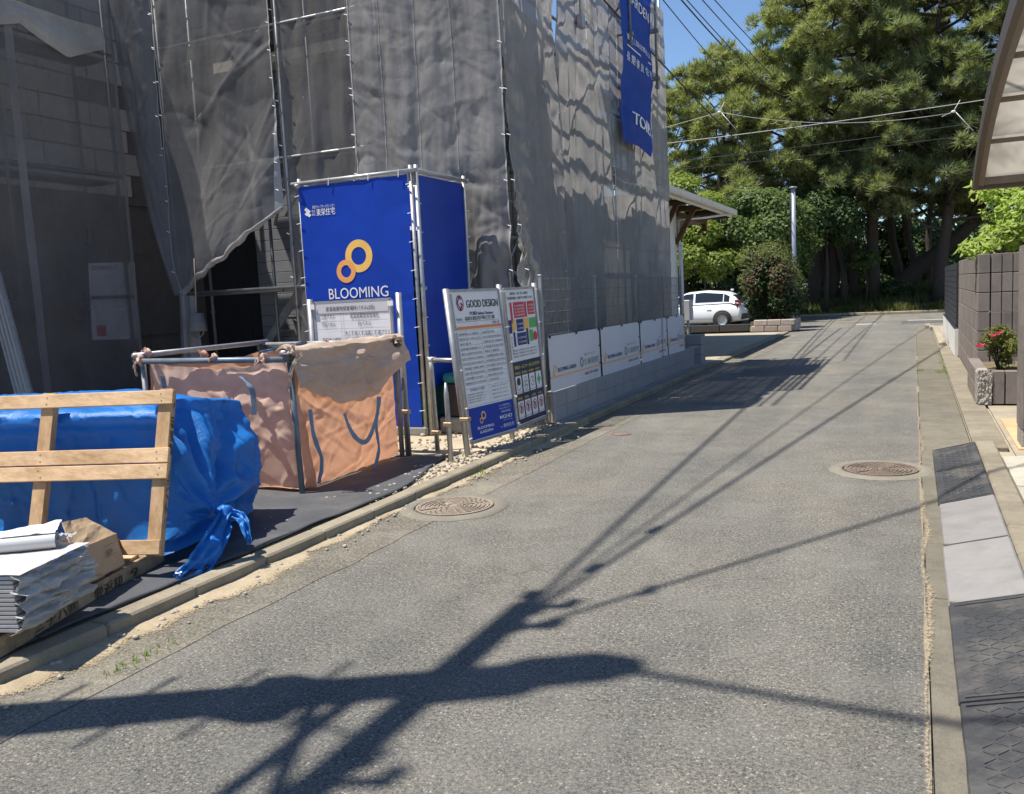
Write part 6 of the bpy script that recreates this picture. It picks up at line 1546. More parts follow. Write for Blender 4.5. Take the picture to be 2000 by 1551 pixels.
for q, (dx, dy, dz) in enumerate(((-.22, -.12, .02), (-.10, -.18, .14), (-.04, -.2, .17), (-.24, .06, .0))):
    c = Vector((.98+dx, 12.45+dy, .68+dz)); mb = MB()
    for a in range(9):
        an = a*2.4; rr_ = .012+.018*(a/9); d = Vector((math.cos(an), math.sin(an), .35+.06*a)).normalized(); s_ = d.cross(Vector((0, 0, 1))).normalized(); p = c+d*rr_
        mb.add([p-d*.012, p+s_*.02+d*.012, p+d*.032+Vector((0, 0, .01)), p-s_*.02+d*.012], [(0, 1, 2, 3)])
    mb.build('blossom', M['petal'], fs_, True)
# variegated tree above the wall
t = thing('variegated_tree', 'bright variegated yellow-green tree leaning over the brown wall', 'tree', (1.7, 15.0, .03))
mb = MB(); mb.tube([(1.7, 15.0, .03), (1.66, 14.95, .9), (1.6, 14.9, 1.7), (1.55, 14.85, 2.2)], [.06, .05, .04, .03], 8)
br = []
for i in range(16):
    e = Vector((1.7+random.uniform(-1.0, 1.2), 14.8+random.uniform(-.9, .9), 2.15+random.uniform(-.25, .75))); br.append(e); mb.tube([(1.58, 14.88, 1.9), Vector((1.6, 14.9, 2.2)).lerp(e, .5)+Vector((0, 0, .08)), e], [.022, .014, .006], 6)
mb.build('trunk', M['bark'], t, True)
Ps = []; Ns = []
for e in br+[Vector((1.7+random.uniform(-.9, 1.1), 14.8+random.uniform(-.8, .8), 2.3+random.uniform(-.3, .6))) for _ in range(26)]:
    P, N = sphere_pts(120, tuple(e), (.30, .30, .20), .2); Ps.append(P); Ns.append(N)
P = np.concatenate(Ps); N = np.concatenate(Ns)*.6+rng.normal(size=(len(P), 3))*.5+np.array([-.2, -.3, .9])
o = bpy.data.objects.new('crown', leaf_mesh('crown', P-np.array([1.7, 15.0, .03]), N, .125, M['leaf_var'], .36, .35)); COL.objects.link(o); o.parent = t
# white base wall with dark slatted fence beyond
wf = thing('white_base_wall', 'low white wall under the dark fence beyond the brown wall', 'wall', (.78, 23, .03))
for i in range(4): MB().obox((.80, 20.15+i*1.83, .29), (.08, 0, 0), (0, .911, 0), (0, 0, .27), .008).build('wall_panel', M['white_wall'], wf)
MB().obox((.80, 22.9, .565), (.085, 0, 0), (0, 3.66, 0), (0, 0, .012), .004).build('coping', M['fence_dark'], wf)
df = thing('dark_fence', 'dark slatted screen fence on the white base wall', 'fence', (.8, 23, .58))
for i in range(5): MB().obox((.80, 19.3+i*1.8, 1.21), (.03, 0, 0), (0, .03, 0), (0, 0, .63), .003).build('post', M['fence_dark'], df)
me_f = MB().obox((0, 0, 0), (.012, 0, 0), (0, 3.62, 0), (0, 0, .055), .002).mesh('slat'); me_f.materials.append(M['fence_dark'])
for k_ in range(10): inst('slat', me_f, df, (.765, 22.9, .66+k_*.122))

# ------------------------------------------------------------------ carport roof
cpo = thing('carport', 'bronze-framed carport with a curved translucent roof at the upper right', 'carport', (2.0, 6.2, .03))
def arc(s):      # s 0 at the low far eave .. 1 at the near high end ; returns (y,z)
    pts = [(11.26, 2.60), (10.15, 2.99), (8.9, 3.22), (7.4, 3.36), (5.8, 3.40), (4.2, 3.36)]
    k_ = s*(len(pts)-1); i = min(len(pts)-2, int(k_)); f = k_-i
    a, b_, c, d = pts[max(0, i-1)], pts[i], pts[i+1], pts[min(len(pts)-1, i+2)]
    q = lambda n: .5*((2*b_[n])+(c[n]-a[n])*f+(2*a[n]-5*b_[n]+4*c[n]-d[n])*f*f+(3*b_[n]-a[n]-3*c[n]+d[n])*f**3)
    return q(0), q(1)
def rafter(name, x, w, h, m, dz=0.0):
    mb = MB(); V = []; n = 28
    for i in range(n+1):
        y, z = arc(i/n)
        for dx, dzz in ((-w/2, -h/2), (w/2, -h/2), (w/2, h/2), (-w/2, h/2)): V.append((x+dx, y, z+dzz+dz))
    F = [(i*4+k_, i*4+(k_+1) % 4, i*4+4+(k_+1) % 4, i*4+4+k_) for i in range(n) for k_ in range(4)]+[(3, 2, 1, 0), (n*4, n*4+1, n*4+2, n*4+3)]
    return mb.add(V, F).build(name, M[m], cpo)
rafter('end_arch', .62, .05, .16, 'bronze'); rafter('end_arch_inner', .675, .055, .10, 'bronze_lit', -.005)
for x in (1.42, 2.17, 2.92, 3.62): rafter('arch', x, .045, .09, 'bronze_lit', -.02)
y_, z_ = arc(0)
MB().obox((2.15, y_+.02, z_-.02), (1.56, 0, 0), (0, .05, 0), (0, 0, .055), .01).build('eave_gutter', M['bronze'], cpo)
MB().obox((2.15, y_-.045, z_+.01), (1.52, 0, 0), (0, .022, 0), (0, 0, .04), .004).build('eave_rail', M['bronze_lit'], cpo)
for s in (.17, .34, .5, .66, .83, 1.0):
    y_, z_ = arc(s); MB().obox((2.15, y_, z_-.02), (1.47, 0, 0), (0, .02, 0), (0, 0, .022), .004).build('purlin', M['bronze_lit'], cpo)
xs_ = [.705, 1.42, 2.17, 2.92, 3.60]
for a in range(4):
    for s0, s1_ in ((.01, .17), (.17, .34), (.34, .5), (.5, .66), (.66, .83), (.83, 1.0)):
        o = MB().grid(lambda u, v: (lerp(xs_[a]+.0, xs_[a+1]-.0, u), arc(lerp(s0, s1_, v))[0], arc(lerp(s0, s1_, v))[1]+.03), 2, 6).build('roof_panel', M['poly'], cpo, True)
        o.modifiers.new('thick', 'SOLIDIFY').thickness = .003
for x in (1.6, 3.4):
    MB().obox((x, 3.55, 1.62), (.05, 0, 0), (0, .07, 0), (0, 0, 1.60), .008).build('column', M['bronze'], cpo)
    MB().bar((x, 3.55, 3.15), (x, 6.2, 3.32), .06, .10).build('cantilever_arm', M['bronze'], cpo)
# ------------------------------------------------------------------ cream house with bracketed eaves behind the site
ch = thing('cream_house', 'cream house with wide bracketed eaves just beyond the scaffold', 'house', (-7.5, 22, .05))
MB().box((-11, 19.4, .05), (-5.75, 23.5, 3.75)).build('wall', M['cream'], ch)
def wv(x, z): return (x, 0, z)
GX, GZ = -5.0, 3.78
mb = MB(); prof = [(GX-.08, GZ+.03), (GX+.02, GZ+.03), (-8.4, GZ+1.55), (-8.4, GZ+1.40)]
mb.prism([(x, 19.0, z) for x, z in [(GX, GZ), (GX, GZ+.10), (-8.4, GZ+1.6), (-11.8, GZ+.1), (-11.8, GZ), (-8.4, GZ+1.48)]], (0, 0, 0), (0, 8.3, 0)); mb.build('roof', M['roof'], ch, fixn=True)
mb = MB(); pr = [(GX+.02, GZ+.10), (GX+.02, GZ-.03), (GX+.06, GZ-.07), (GX+.13, GZ-.06), (GX+.16, GZ-.02), (GX+.16, GZ+.08), (GX+.14, GZ+.08), (GX+.13, GZ-.01)]
mb.prism([(x, 18.9, z) for x, z in pr], (0, 0, 0), (0, 8.5, 0)); mb.build('rain_gutter', M['gutter_pvc'], ch, fixn=True)
MB().box((GX-.02, 18.98, GZ-.13), (GX+.015, 27.32, GZ+.06)).build('fascia', M['gutter_pvc'], ch)
for y in (19.6, 21.6, 23.4, 25.3, 27.1):
    MB().box((-5.9, y-.06, GZ-.16), (GX-.03, y+.06, GZ-.02)).build('eave_beam', M['brown_wood'], ch)
    if y < 24: MB().bar((-5.75, y, GZ-1.0), (GX-.25, y, GZ-.12), .10, .12).build('bracket', M['brown_wood'], ch)
MB().box((-8, 23.52, GZ-.28), (-5.7, 27.2, GZ-.15)).build('porch_beam', M['brown_wood'], ch)
MB().box((-8.2, 27.0, .05), (-8.05, 27.15, GZ-.28)).build('porch_post', M['brown_wood'], ch); MB().box((-5.85, 27.0, GZ-.5), (-5.7, 27.15, GZ-.28)).build('post_stub', M['brown_wood'], ch)
MB().tube([(GX+.09, 19.5, GZ-.06), (GX-.1, 19.5, GZ-.35), (-5.68, 19.5, GZ-.6), (-5.68, 19.5, .2)], .035, 8).build('downpipe', M['gutter_pvc'], ch, True)
MB().tube([(-5.66, 23.4, .1), (-5.66, 23.4, 3.4), (-5.2, 24.6, 3.5), (GX+.08, 26.4, GZ-.1)], .035, 8).build('downpipe', M['gutter_pvc'], ch, True)
window(ch, (-5.74, 21.3, 1.7), 1.4, 1.1, 'X')
t = thing('meter_box', 'pale grey meter box on a post past the end of the fence', 'meter box', (-4.62, 18.6, .05))
c_ = PX(1343, 606, -4.62); MB().obox(c_, (.09, 0, 0), (0, .16, 0), (0, 0, .23), .015).build('box_body', M['ac'], t)
MB().obox(c_+Vector((.092, 0, 0)), (.006, 0, 0), (0, .13, 0), (0, 0, .19), .004).build('box_door', M['ac'], t)
MB().tube([(c_.x, c_.y, .05), (c_.x, c_.y, c_.z)], .03, 8).build('post', M['galv'], t, True)
t = thing('white_corner_post', 'slim white post at the far end of the mesh fence', 'post', (-4.25, 17.6, .05))
c_ = PX(1333, 600, -4.25); MB().tube([(c_.x, c_.y, .05), (c_.x, c_.y, 2.5)], .035, 10).build('post_tube', M['gutter_pvc'], t, True); MB().lathe([(.0001, 2.52), (.04, 2.5), (.04, 2.46)], (c_.x, c_.y, 0), 10).build('post_cap', M['gutter_pvc'], t, True)

# ------------------------------------------------------------------ stone planter with red-tipped shrub at the corner
pl_ = thing('stone_planter', 'low pink stone planter at the far corner of the driveway', 'planter', (-4.4, 30.6, .03))
me_k = MB().obox((0, 0, .10), (.215, 0, 0), (0, .10, 0), (0, 0, .098), .02).mesh('stone_block'); me_k.materials.append(mat('pink_stone', (.40, .33, .28), .85, 0, .2, 6, .4, 30, orand=.15))
for r in range(2):
    for i in range(3): inst('stone_block', me_k, pl_, (-4.75+i*.44+(r % 2)*.1, 30.3, .03+r*.2))
    for i in range(3): inst('stone_block', me_k, pl_, (-3.63, 30.6+i*.44, .03+r*.2), math.pi/2)
MB().box((-5.0, 30.35, .03), (-3.72, 31.7, .36)).build('soil', M['park'], pl_)
lw = thing('shaded_garden_edge', 'low garden edging wall, coloured dark as if in shade, running left from the stone planter', 'wall', (-8, 30.6, .03))
me_e = MB().obox((0, 0, .15), (.49, 0, 0), (0, .09, 0), (0, 0, .12), .01).mesh('edge_block'); me_e.materials.append(M['mortar'])  # dark material puts the shadow on this edging into its colour
for i in range(9): inst('edge_block', me_e, lw, (-5.55-i*1.0, 30.5, .03))
shrub('corner_shrub', 'rounded dark shrub with reddish tips in the stone planter', 'shrub', (-4.35, 31.0, 1.40), (1.05, .90, 1.20), 11000, .12, 'leaf_dark', 16, (-4.3, 31.0, .35), ('leaf_red', 1100, .10))
shrub('dry_shrub', 'loose olive-green shrub growing behind the red-tipped shrub', 'shrub', (-4.7, 33.0, 2.1), (1.3, .9, 1.0), 6200, .12, 'olive', 12, (-4.6, 32.6, .0))

# ------------------------------------------------------------------ white hatchback
def make_car(loc, rotz, label):
    t = thing('parked_car', label, 'car', loc, rotz=rotz)
    # local: x forward, y left, z up ; built around the origin
    _LOC[t.name] = Vector((0, 0, 0))
    L2 = 2.0
    st_ = [(-2.0, .42, .70, .74), (-1.93, .25, .92, .80), (-1.6, .20, .99, .85), (-.8, .18, .97, .86), (.3, .18, .95, .86), (1.0, .18, .90, .85), (1.55, .20, .80, .82), (1.9, .26, .66, .74), (2.0, .40, .56, .64)]
    def P(u, v):
        k_ = u*(len(st_)-1); i = min(len(st_)-2, int(k_)); f = k_-i; x, z0, z1, w = [lerp(a, b_, f) for a, b_ in zip(st_[i], st_[i+1])]
        a = v*2*math.pi; cy_ = math.copysign(abs(math.cos(a))**.35, math.cos(a)); sz = math.copysign(abs(math.sin(a))**.55, math.sin(a))
        return (x, w*cy_*(1-.06*max(0, sz)), (z0+z1)/2+(z1-z0)/2*sz)
    mb = MB().grid(lambda v, u: P(u, v), 40, 48, True); mb.add([P(0, i/40) for i in range(40)], [tuple(range(40))]); mb.add([P(1, i/40) for i in range(40)], [tuple(range(39, -1, -1))])
    body = mb.build('body', M['car'], t, True)
    rf = [(-1.92, .93, .95, .70), (-1.70, .95, 1.20, .66), (-1.30, .95, 1.40, .62), (-.5, .93, 1.48, .62), (.2, .92, 1.44, .61), (.75, .90, 1.24, .64), (1.20, .86, .93, .68)]
    def Q(u, v):
        k_ = u*(len(rf)-1); i = min(len(rf)-2, int(k_)); f = k_-i; x, z0, z1, w = [lerp(a, b_, f) for a, b_ in zip(rf[i], rf[i+1])]
        # v 0..1 around from right belt over the roof to the left belt
        if v < .3: q = v/.3; return (x, -lerp(w+.12, w-.02, q), lerp(z0, z1-.05, q))
        if v > .7: q = (1-v)/.3; return (x, lerp(w+.12, w-.02, q), lerp(z0, z1-.05, q))
        q = (v-.3)/.4; return (x, lerp(-(w-.02), w-.02, q), z1-.05+.05*math.sin(math.pi*q)**.6)
    mb = MB().grid(lambda v, u: Q(u, v), 30, 40); mb.build('roof', M['car'], t, True)
    def glass(name, us, vs, off=.008):
        mb = MB()
        def Z(a, b_):
            p = Vector(Q(lerp(us[0], us[1], a), lerp(vs[0], vs[1], b_))); s_ = -1 if vs[1] <= .3 else (1 if vs[0] >= .7 else 0)
            return p+(Vector((0, s_*off, .002)) if s_ else Vector((off*(1 if us[0] > .5 else -1), 0, off)))
        mb.grid(Z, 8, 6).build(name, M['car_glass'], t, True)
    for vs in ((.05, .28), (.72, .95)): glass('side_window', (.34, .58), vs); glass('side_window', (.60, .86), vs); glass('quarter_window', (.24, .33), vs)
    glass('windscreen', (.80, .97), (.33, .67)); glass('rear_window', (.02, .22), (.36, .64))
    for sgn in (-1, 1):
        mb = MB(); mb.grid(lambda a, b_: (-1.97+.22*a*(.5+.5*b_), sgn*(.78-.30*(1-a)*.6+.03), .72+.34*b_), 5, 6).build('tail_lamp', M['lamp_red'], t, True)
        mb = MB(); mb.grid(lambda a, b_: (1.62+.3*a, sgn*(.80-.12*a), .62+.14*b_), 5, 3).build('headlamp', M['rim'], t, True)
        MB().obox((.75, sgn*.95, .98), (.05, 0, 0), (0, .09, 0), (0, 0, .06), .03).build('door_mirror', M['car'], t)
        for x in (-.42, .5): MB().obox((x-.30, sgn*.875, .83), (.09, 0, 0), (0, .012, 0), (0, 0, .016), .006).build('door_handle', M['car'], t)
        for x in (-1.28, 1.28):
            w = MB().lathe([(.20, -.10), (.30, -.10), (.315, -.06), (.315, .06), (.30, .10), (.20, .10)], (x, sgn*.79, .315), 28, 'Y').build('wheel', M['tyre'], t, True)
            MB().lathe([(.0001, .085*sgn), (.06, .09*sgn), (.19, .07*sgn), (.205, .10*sgn)], (x, sgn*.79, .315), 24, 'Y').build('rim', M['rim'], w, True)
            MB().lathe([(.315, .075*sgn), (.375, .085*sgn), (.375, .06*sgn)], (x, sgn*.79, .325), 28, 'Y').build('wheel_arch', M['dark_plastic'], t, True)
    MB().obox((-2.0, 0, .42), (.03, 0, 0), (0, .70, 0), (0, 0, .11), .02).build('rear_bumper', M['dark_plastic'], t); MB().obox((-2.02, 0, .66), (.01, 0, 0), (0, .17, 0), (0, 0, .085)).build('number_plate', M['board_white'], t)
    MB().obox((-1.45, 0, 1.46), (.06, 0, 0), (0, .02, 0), (0, 0, .03), .01).build('roof_antenna', M['car'], t)
    return t
rx = PY(1458, 600, 35.5).x
make_car((rx-1.95, 35.5, 0.0), math.pi-.10, 'white hatchback parked beyond the driveway, beside the corner shrub')

# ------------------------------------------------------------------ slim grey pole
t = thing('grey_pole', 'slim bluish grey pole in front of the trees', 'pole', PY(1551, 600, 37.0)*1.0)
pb_ = PY(1551, 500, 37.0); pt_ = PY(1550, 367, 37.0)
t.location = (pb_.x, 37.0, .0); _LOC[t.name] = Vector((pb_.x, 37.0, 0))
MB().tube([(pb_.x, 37.0, 0), (pb_.x, 37.0, pt_.z)], [.095, .08], 12).build('shaft', M['pole_grey'], t, True)
MB().lathe([(.0001, pt_.z+.06), (.15, pt_.z+.04), (.16, pt_.z), (.11, pt_.z-.02)], (pb_.x, 37.0, 0), 14).build('cap', M['pole_grey'], t, True)
MB().tube([(pb_.x-.11, 36.95, 2.2), (pb_.x-.13, 36.95, 4.0), (pb_.x-.10, 36.95, pt_.z-.2)], .02, 6).build('conduit', M['cable'], t, True)

# ------------------------------------------------------------------ pines
def tuft_unit(k=13, L=.42, w=.045):
    V = []; F = []
    for i in range(k):
        az = 2*math.pi*i/k*2.4; el = math.radians(12+62*((i*7) % k)/k); d = np.array([math.cos(az)*math.cos(el), math.sin(az)*math.cos(el), math.sin(el)]); s_ = np.cross(d, [0, 0, 1.0]); s_ = s_/np.linalg.norm(s_)
        V += [d*.03-s_*w/2, d*.03+s_*w/2, d*L*(.7+.3*((i*5) % k)/k)]; F.append((3*i, 3*i+1, 3*i+2))
    return np.array(V), np.array(F)
TV, TF = tuft_unit()
def tufts_mesh(name, pts, dirs, scale, m):
    n = len(pts); z = dirs/np.linalg.norm(dirs, axis=1, keepdims=True); r = rng.normal(size=(n, 3)); x = np.cross(r, z); x /= np.linalg.norm(x, axis=1, keepdims=True); y = np.cross(z, x)
    s_ = scale*(.7+.6*rng.random((n, 1, 1)))
    V = (TV[None, :, 0:1]*x[:, None, :]+TV[None, :, 1:2]*y[:, None, :]+TV[None, :, 2:3]*z[:, None, :])*s_+pts[:, None, :]
    F = TF[None]+(np.arange(n)*len(TV))[:, None, None]
    return raw_mesh(name, V.reshape(-1, 3), F.reshape(-1, 3), m)
def make_pine(seed, h, spread, crown_from, lean=(0, 0), npad=34, m='pine', bend=.5, per=108):
    """returns (trunk mesh, crown mesh) in local coordinates, base at the origin"""
    rnd = random.Random(seed); g = np.random.default_rng(seed)
    n = 12; tr = []
    for i in range(n+1):
        f = i/n; tr.append(Vector((lean[0]*f**1.2+bend*nz(f*2.3+seed*1.7, 1)*f*2, lean[1]*f**1.2+bend*nz(f*2.3+seed*2.9, 5)*f*2, h*.93*f)))
    mb = MB(); mb.tube(tr, [lerp(.30, .05, (i/n)**.8)*h/16 for i in range(n+1)], 9)
    def at(f): k_ = f*n; i = min(n-1, int(k_)); return tr[i].lerp(tr[i+1], k_-i)
    pads = []
    for k_ in range(npad):
        f = lerp(crown_from, .98, (k_+.5)/npad)
        az = k_*2.399+rnd.uniform(-.4, .4); reach = spread*(.35+.65*math.sin(math.pi*min(1, (f-crown_from)/(1-crown_from)*.80+.20))**.8)*rnd.uniform(.55, 1.12)
        p0 = at(max(.05, f-.06)); d = Vector((math.cos(az), math.sin(az), 0)); e = p0+d*reach+Vector((0, 0, rnd.uniform(.1, .9)+.08*reach))
        q1 = p0.lerp(e, .4)+Vector((0, 0, -.25+rnd.uniform(-.3, .3))); q2 = p0.lerp(e, .75)+Vector((rnd.uniform(-.3, .3), rnd.uniform(-.3, .3), .1))
        mb.tube([p0, q1, q2, e], [.085*h/16, .06*h/16, .04*h/16, .02], 6)
        for q in range(4):
            pp = q2.lerp(e, rnd.random()); ee = pp+Vector((rnd.uniform(-1.3, 1.3), rnd.uniform(-1.3, 1.3), rnd.uniform(-.5, 1.1))); mb.tube([pp, ee], [.028, .012], 5, False); pads.append((ee, rnd.uniform(.30, .62)))
        pads.append((e, rnd.uniform(.45, .85))); pads.append((q2, rnd.uniform(.35, .6)))
    pads.append((tr[-1], .9))
    P = []; D = []
    for c, r in pads:
        cnt = int(per*r*r)
        dd = g.normal(size=(cnt, 3)); dd /= np.linalg.norm(dd, axis=1, keepdims=True); dd[:, 2] = np.abs(dd[:, 2])*1.2-.45
        pp = np.array(c)+dd*np.array([r*.95, r*.95, r*.80])*(.35+.65*g.random((cnt, 1)))
        P.append(pp); D.append(dd*.8+np.array([0, 0, .7])+g.normal(size=(cnt, 3))*.4)
    tm = mb.mesh('trunk'); tm.materials.append(M['bark']); tm.polygons.foreach_set('use_smooth', [True]*len(tm.polygons))
    return tm, tufts_mesh('crown', np.concatenate(P), np.concatenate(D), 1.0, M[m])
variants = [make_pine(3, 17.5, 4.8, .28, (.6, .3), 32, bend=1.1), make_pine(11, 16.0, 4.4, .26, (-.9, .2), 32, 'pine2', bend=1.0), make_pine(23, 13.0, 4.0, .20, (.3, -.2), 28), make_pine(37, 18.0, 4.6, .34, (.8, 0), 30, 'pine2', bend=.9)]
PINES = [  # px of the trunk foot, Y, variant, scale, rotation, label
    (1590, 46.5, 0, 1.02, .3, 'tall forked pine straight beyond the end of the road'),
    (1708, 47.0, 3, 1.03, 2.1, 'tall straight pine just left of the leaning trunk'),
    (1835, 46.0, 1, 1.10, 4.0, 'broad pine rising behind the dark screen fence'),
    (1935, 48.5, 0, 1.03, 5.2, 'tall pine showing above the brown block wall and carport edge'),
    (1405, 46.5, 2, 1.06, 1.2, 'shorter bushy pine above the cream house eaves'),
    (1490, 54.0, 1, .97, 2.6, 'pine between the cream house and the forked pine, set back'),
    (1655, 58.0, 3, 1.08, .9, 'distant tall pine seen between the two central trunks'),
    (1775, 60.0, 0, 1.06, 3.3, 'distant pine with its trunk right of the leaning trunk foot'),
    (1312, 50.0, 2, .98, 3.9, 'pine touching the far edge of the scaffold sheet'),
    (2030, 47.0, 1, 1.08, .5, 'pine at the right edge of the picture, behind the carport roof'),
]
for px, Y, v, s_, rz, lab in PINES:
    x = PY(px, 580, Y).x; t = thing('pine_tree', lab, 'pine tree', (x, Y, parkz(x, Y)-.1), group='park pines', rotz=rz)
    for nm, me in (('trunk', variants[v][0]), ('crown', variants[v][1])):
        o = bpy.data.objects.new(nm, me); COL.objects.link(o); o.parent = t
    t.scale = (s_, s_, s_)
# the leaning pine
lb = PY(1742, 562, 48.5); t = thing('leaning_pine', 'pine with a thick trunk leaning far to the right', 'pine tree', (lb.x, 48.5, parkz(lb.x, 48.5)-.1), group='park pines')
b0 = Vector((lb.x, 48.5, parkz(lb.x, 48.5)-.1)); q1 = PY(1800, 517, 48.5); q2 = PY(1862, 470, 48.3); q3 = PY(1900, 435, 48.0); q4 = PY(1945, 330, 48.0)
mb = MB(); mb.tube([b0, b0.lerp(q1, .5), q1, q2, q3, q4, q4+Vector((.5, 0, 2.5))], [.52, .42, .38, .34, .30, .22, .10], 10)
g_ = np.random.default_rng(5); P = []; D = []
for i in range(34):
    c = (q3.lerp(q4, random.random())+Vector((random.uniform(-2.6, 2.6), random.uniform(-2, 2), random.uniform(-.3, 3.6)))) ; mb.tube([q3.lerp(q4, random.random()), c], [.07, .02], 5, False)
    cnt = 110; dd = g_.normal(size=(cnt, 3)); dd /= np.linalg.norm(dd, axis=1, keepdims=True); dd[:, 2] = np.abs(dd[:, 2])-.25; P.append(np.array(c)+dd*np.array([.95, .95, .5])*(.4+.6*g_.random((cnt, 1)))); D.append(dd*.5+np.array([0, 0, .8])+g_.normal(size=(cnt, 3))*.35)
mb.build('trunk', M['bark'], t, True)
o = bpy.data.objects.new('crown', tufts_mesh('crown', np.concatenate(P)-np.array(b0), np.concatenate(D), 1.0, M['pine'])); COL.objects.link(o); o.parent = t
# bare lower trunks seen under the crowns
for px, Y, r_, h_, ln, lab in ((1604, 50.0, .13, 6, .2, 'thin dark trunk under the crowns, left of the path gap'), (1626, 47.0, .30, 7, .1, 'thick dark trunk standing left in the park'), (1655, 46.5, .17, 5.5, -1.0, 'slanting pine trunk leaning left in the park'),
                              (1676, 47.5, .22, 7, -1.3, 'dark trunk leaning left beside the thick trunk'), (1757, 52.0, .24, 8, -1.0, 'dark trunk behind the foot of the leaning pine'), (1790, 51.0, .22, 8, -1.1, 'trunk crossing behind the leaning pine'), (1812, 56, .2, 8, .3, 'slim far trunk near the right of the park')):
    x = PY(px, 580, Y).x; z0 = parkz(x, Y)-.1; t = thing('young_pine', lab, 'pine tree', (x, Y, z0), group='bare lower pine trunks')
    pts_ = [Vector((x+ln*(i/6)**1.1+.25*nz(i*.6, px*.01), Y+.2*nz(i*.5, px*.02), z0+h_*i/6)) for i in range(7)]
    MB().tube(pts_, [lerp(r_, r_*.55, i/6) for i in range(7)], 9).build('trunk', M['bark'], t, True)
    c = np.array(pts_[-1]); P, D = sphere_pts(900, c+np.array([0, 0, .5]), (2.2, 2.0, 1.3), .3); o = bpy.data.objects.new('crown', tufts_mesh('crown', P-np.array([x, Y, z0]), D*.5+np.array([0, 0, .8]), 1.0, M['pine2'])); COL.objects.link(o); o.parent = t

# ------------------------------------------------------------------ broadleaf trees and undergrowth
def broad(label, px, Y, z, r, n, size, m, cat='tree', name='broadleaf_tree', lobes=16, group='broadleaf trees'):
    x = PY(px, 580, Y).x; z0 = parkz(x, Y)-.05 if Y > 43.5 else -.02; t = thing(name, label, cat, (x, Y, z0), group=group)
    c = Vector((x, Y, z)); mb = MB(); mb.tube([(x, Y, z0), (x+.1, Y, z*.5), c], [.05*r[2]+.05, .03*r[2]+.03, .03], 7); Ps = []; Ns = []
    for i in range(lobes):
        d = rng.normal(size=3); d /= np.linalg.norm(d); d[2] = d[2]*.9+.1; cc = np.array(c)+d*np.array(r)*.68; mb.tube([c-Vector((0, 0, r[2]*.5)), tuple(cc)], [.05, .015], 5, False)
        P, N = sphere_pts(n//lobes, cc, np.array(r)*(.30+.16*rng.random()), .45); Ps.append(P); Ns.append(N)
    P = np.concatenate(Ps); N = np.concatenate(Ns)*.8+rng.normal(size=(len(P), 3))*.45+np.array([0, -.1, .55])
    mb.build('trunk', M['bark'], t, True); o = bpy.data.objects.new('crown', leaf_mesh('crown', P-np.array([x, Y, z0]), N, size, M[m], .55)); COL.objects.link(o); o.parent = t
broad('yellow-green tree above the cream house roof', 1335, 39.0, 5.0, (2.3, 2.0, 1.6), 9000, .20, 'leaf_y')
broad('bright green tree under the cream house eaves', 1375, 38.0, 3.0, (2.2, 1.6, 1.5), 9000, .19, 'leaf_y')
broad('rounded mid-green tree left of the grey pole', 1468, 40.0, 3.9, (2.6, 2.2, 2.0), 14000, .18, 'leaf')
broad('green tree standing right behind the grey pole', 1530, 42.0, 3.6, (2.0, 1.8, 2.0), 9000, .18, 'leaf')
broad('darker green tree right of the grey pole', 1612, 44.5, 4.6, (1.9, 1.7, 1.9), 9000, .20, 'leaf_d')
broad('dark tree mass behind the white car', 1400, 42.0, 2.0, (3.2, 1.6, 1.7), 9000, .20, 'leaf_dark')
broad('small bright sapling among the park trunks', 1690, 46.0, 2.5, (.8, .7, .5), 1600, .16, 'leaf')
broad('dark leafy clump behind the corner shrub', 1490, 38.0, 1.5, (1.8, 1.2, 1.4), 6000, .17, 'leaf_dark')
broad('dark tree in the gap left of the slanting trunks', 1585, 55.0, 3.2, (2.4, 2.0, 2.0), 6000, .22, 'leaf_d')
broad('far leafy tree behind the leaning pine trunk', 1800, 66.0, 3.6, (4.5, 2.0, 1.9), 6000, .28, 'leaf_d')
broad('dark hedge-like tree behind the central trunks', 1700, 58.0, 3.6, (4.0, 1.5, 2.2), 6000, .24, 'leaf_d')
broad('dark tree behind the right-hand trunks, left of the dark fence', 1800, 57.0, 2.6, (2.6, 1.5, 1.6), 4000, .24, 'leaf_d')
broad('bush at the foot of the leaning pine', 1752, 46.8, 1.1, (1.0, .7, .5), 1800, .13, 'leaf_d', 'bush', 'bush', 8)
# grass and dry verge
n = 26000; gx = rng.uniform(-9, 6, n); gy = 43.9+rng.random(n)**1.4*7.0
P = np.stack([gx, gy, np.array([parkz(a, b_) for a, b_ in zip(gx, gy)])-.02], 1)
keep = np.array([fbm(a*.7, b_*.7, 3, 3) for a, b_ in zip(gx, gy)])+(gy-45.5)*.10 > -.10
blades('park_grass', P[keep], .38, .05, M['grass'], 'rough grass on the park bank beyond the cross road', .6)
n = 6000; gx = rng.uniform(-9, 6, n); gy = 43.5+rng.random(n)*2.2; P = np.stack([gx, gy, np.array([parkz(a, b_) for a, b_ in zip(gx, gy)])-.02], 1)
blades('dry_grass', P, .16, .03, M['grass_dry'], 'dry short grass along the park kerb', .9)
pos = []; siz = []
for _ in range(900):
    x = random.uniform(-9, 5); y = random.uniform(43.5, 46.5); pos.append((x, y, parkz(x, y)+.01)); siz.append(random.choice([.02, .03, .05]))
stones('leaf_litter', pos, siz, M['litter'], 'brown leaf litter on the park verge', 'leaf litter')
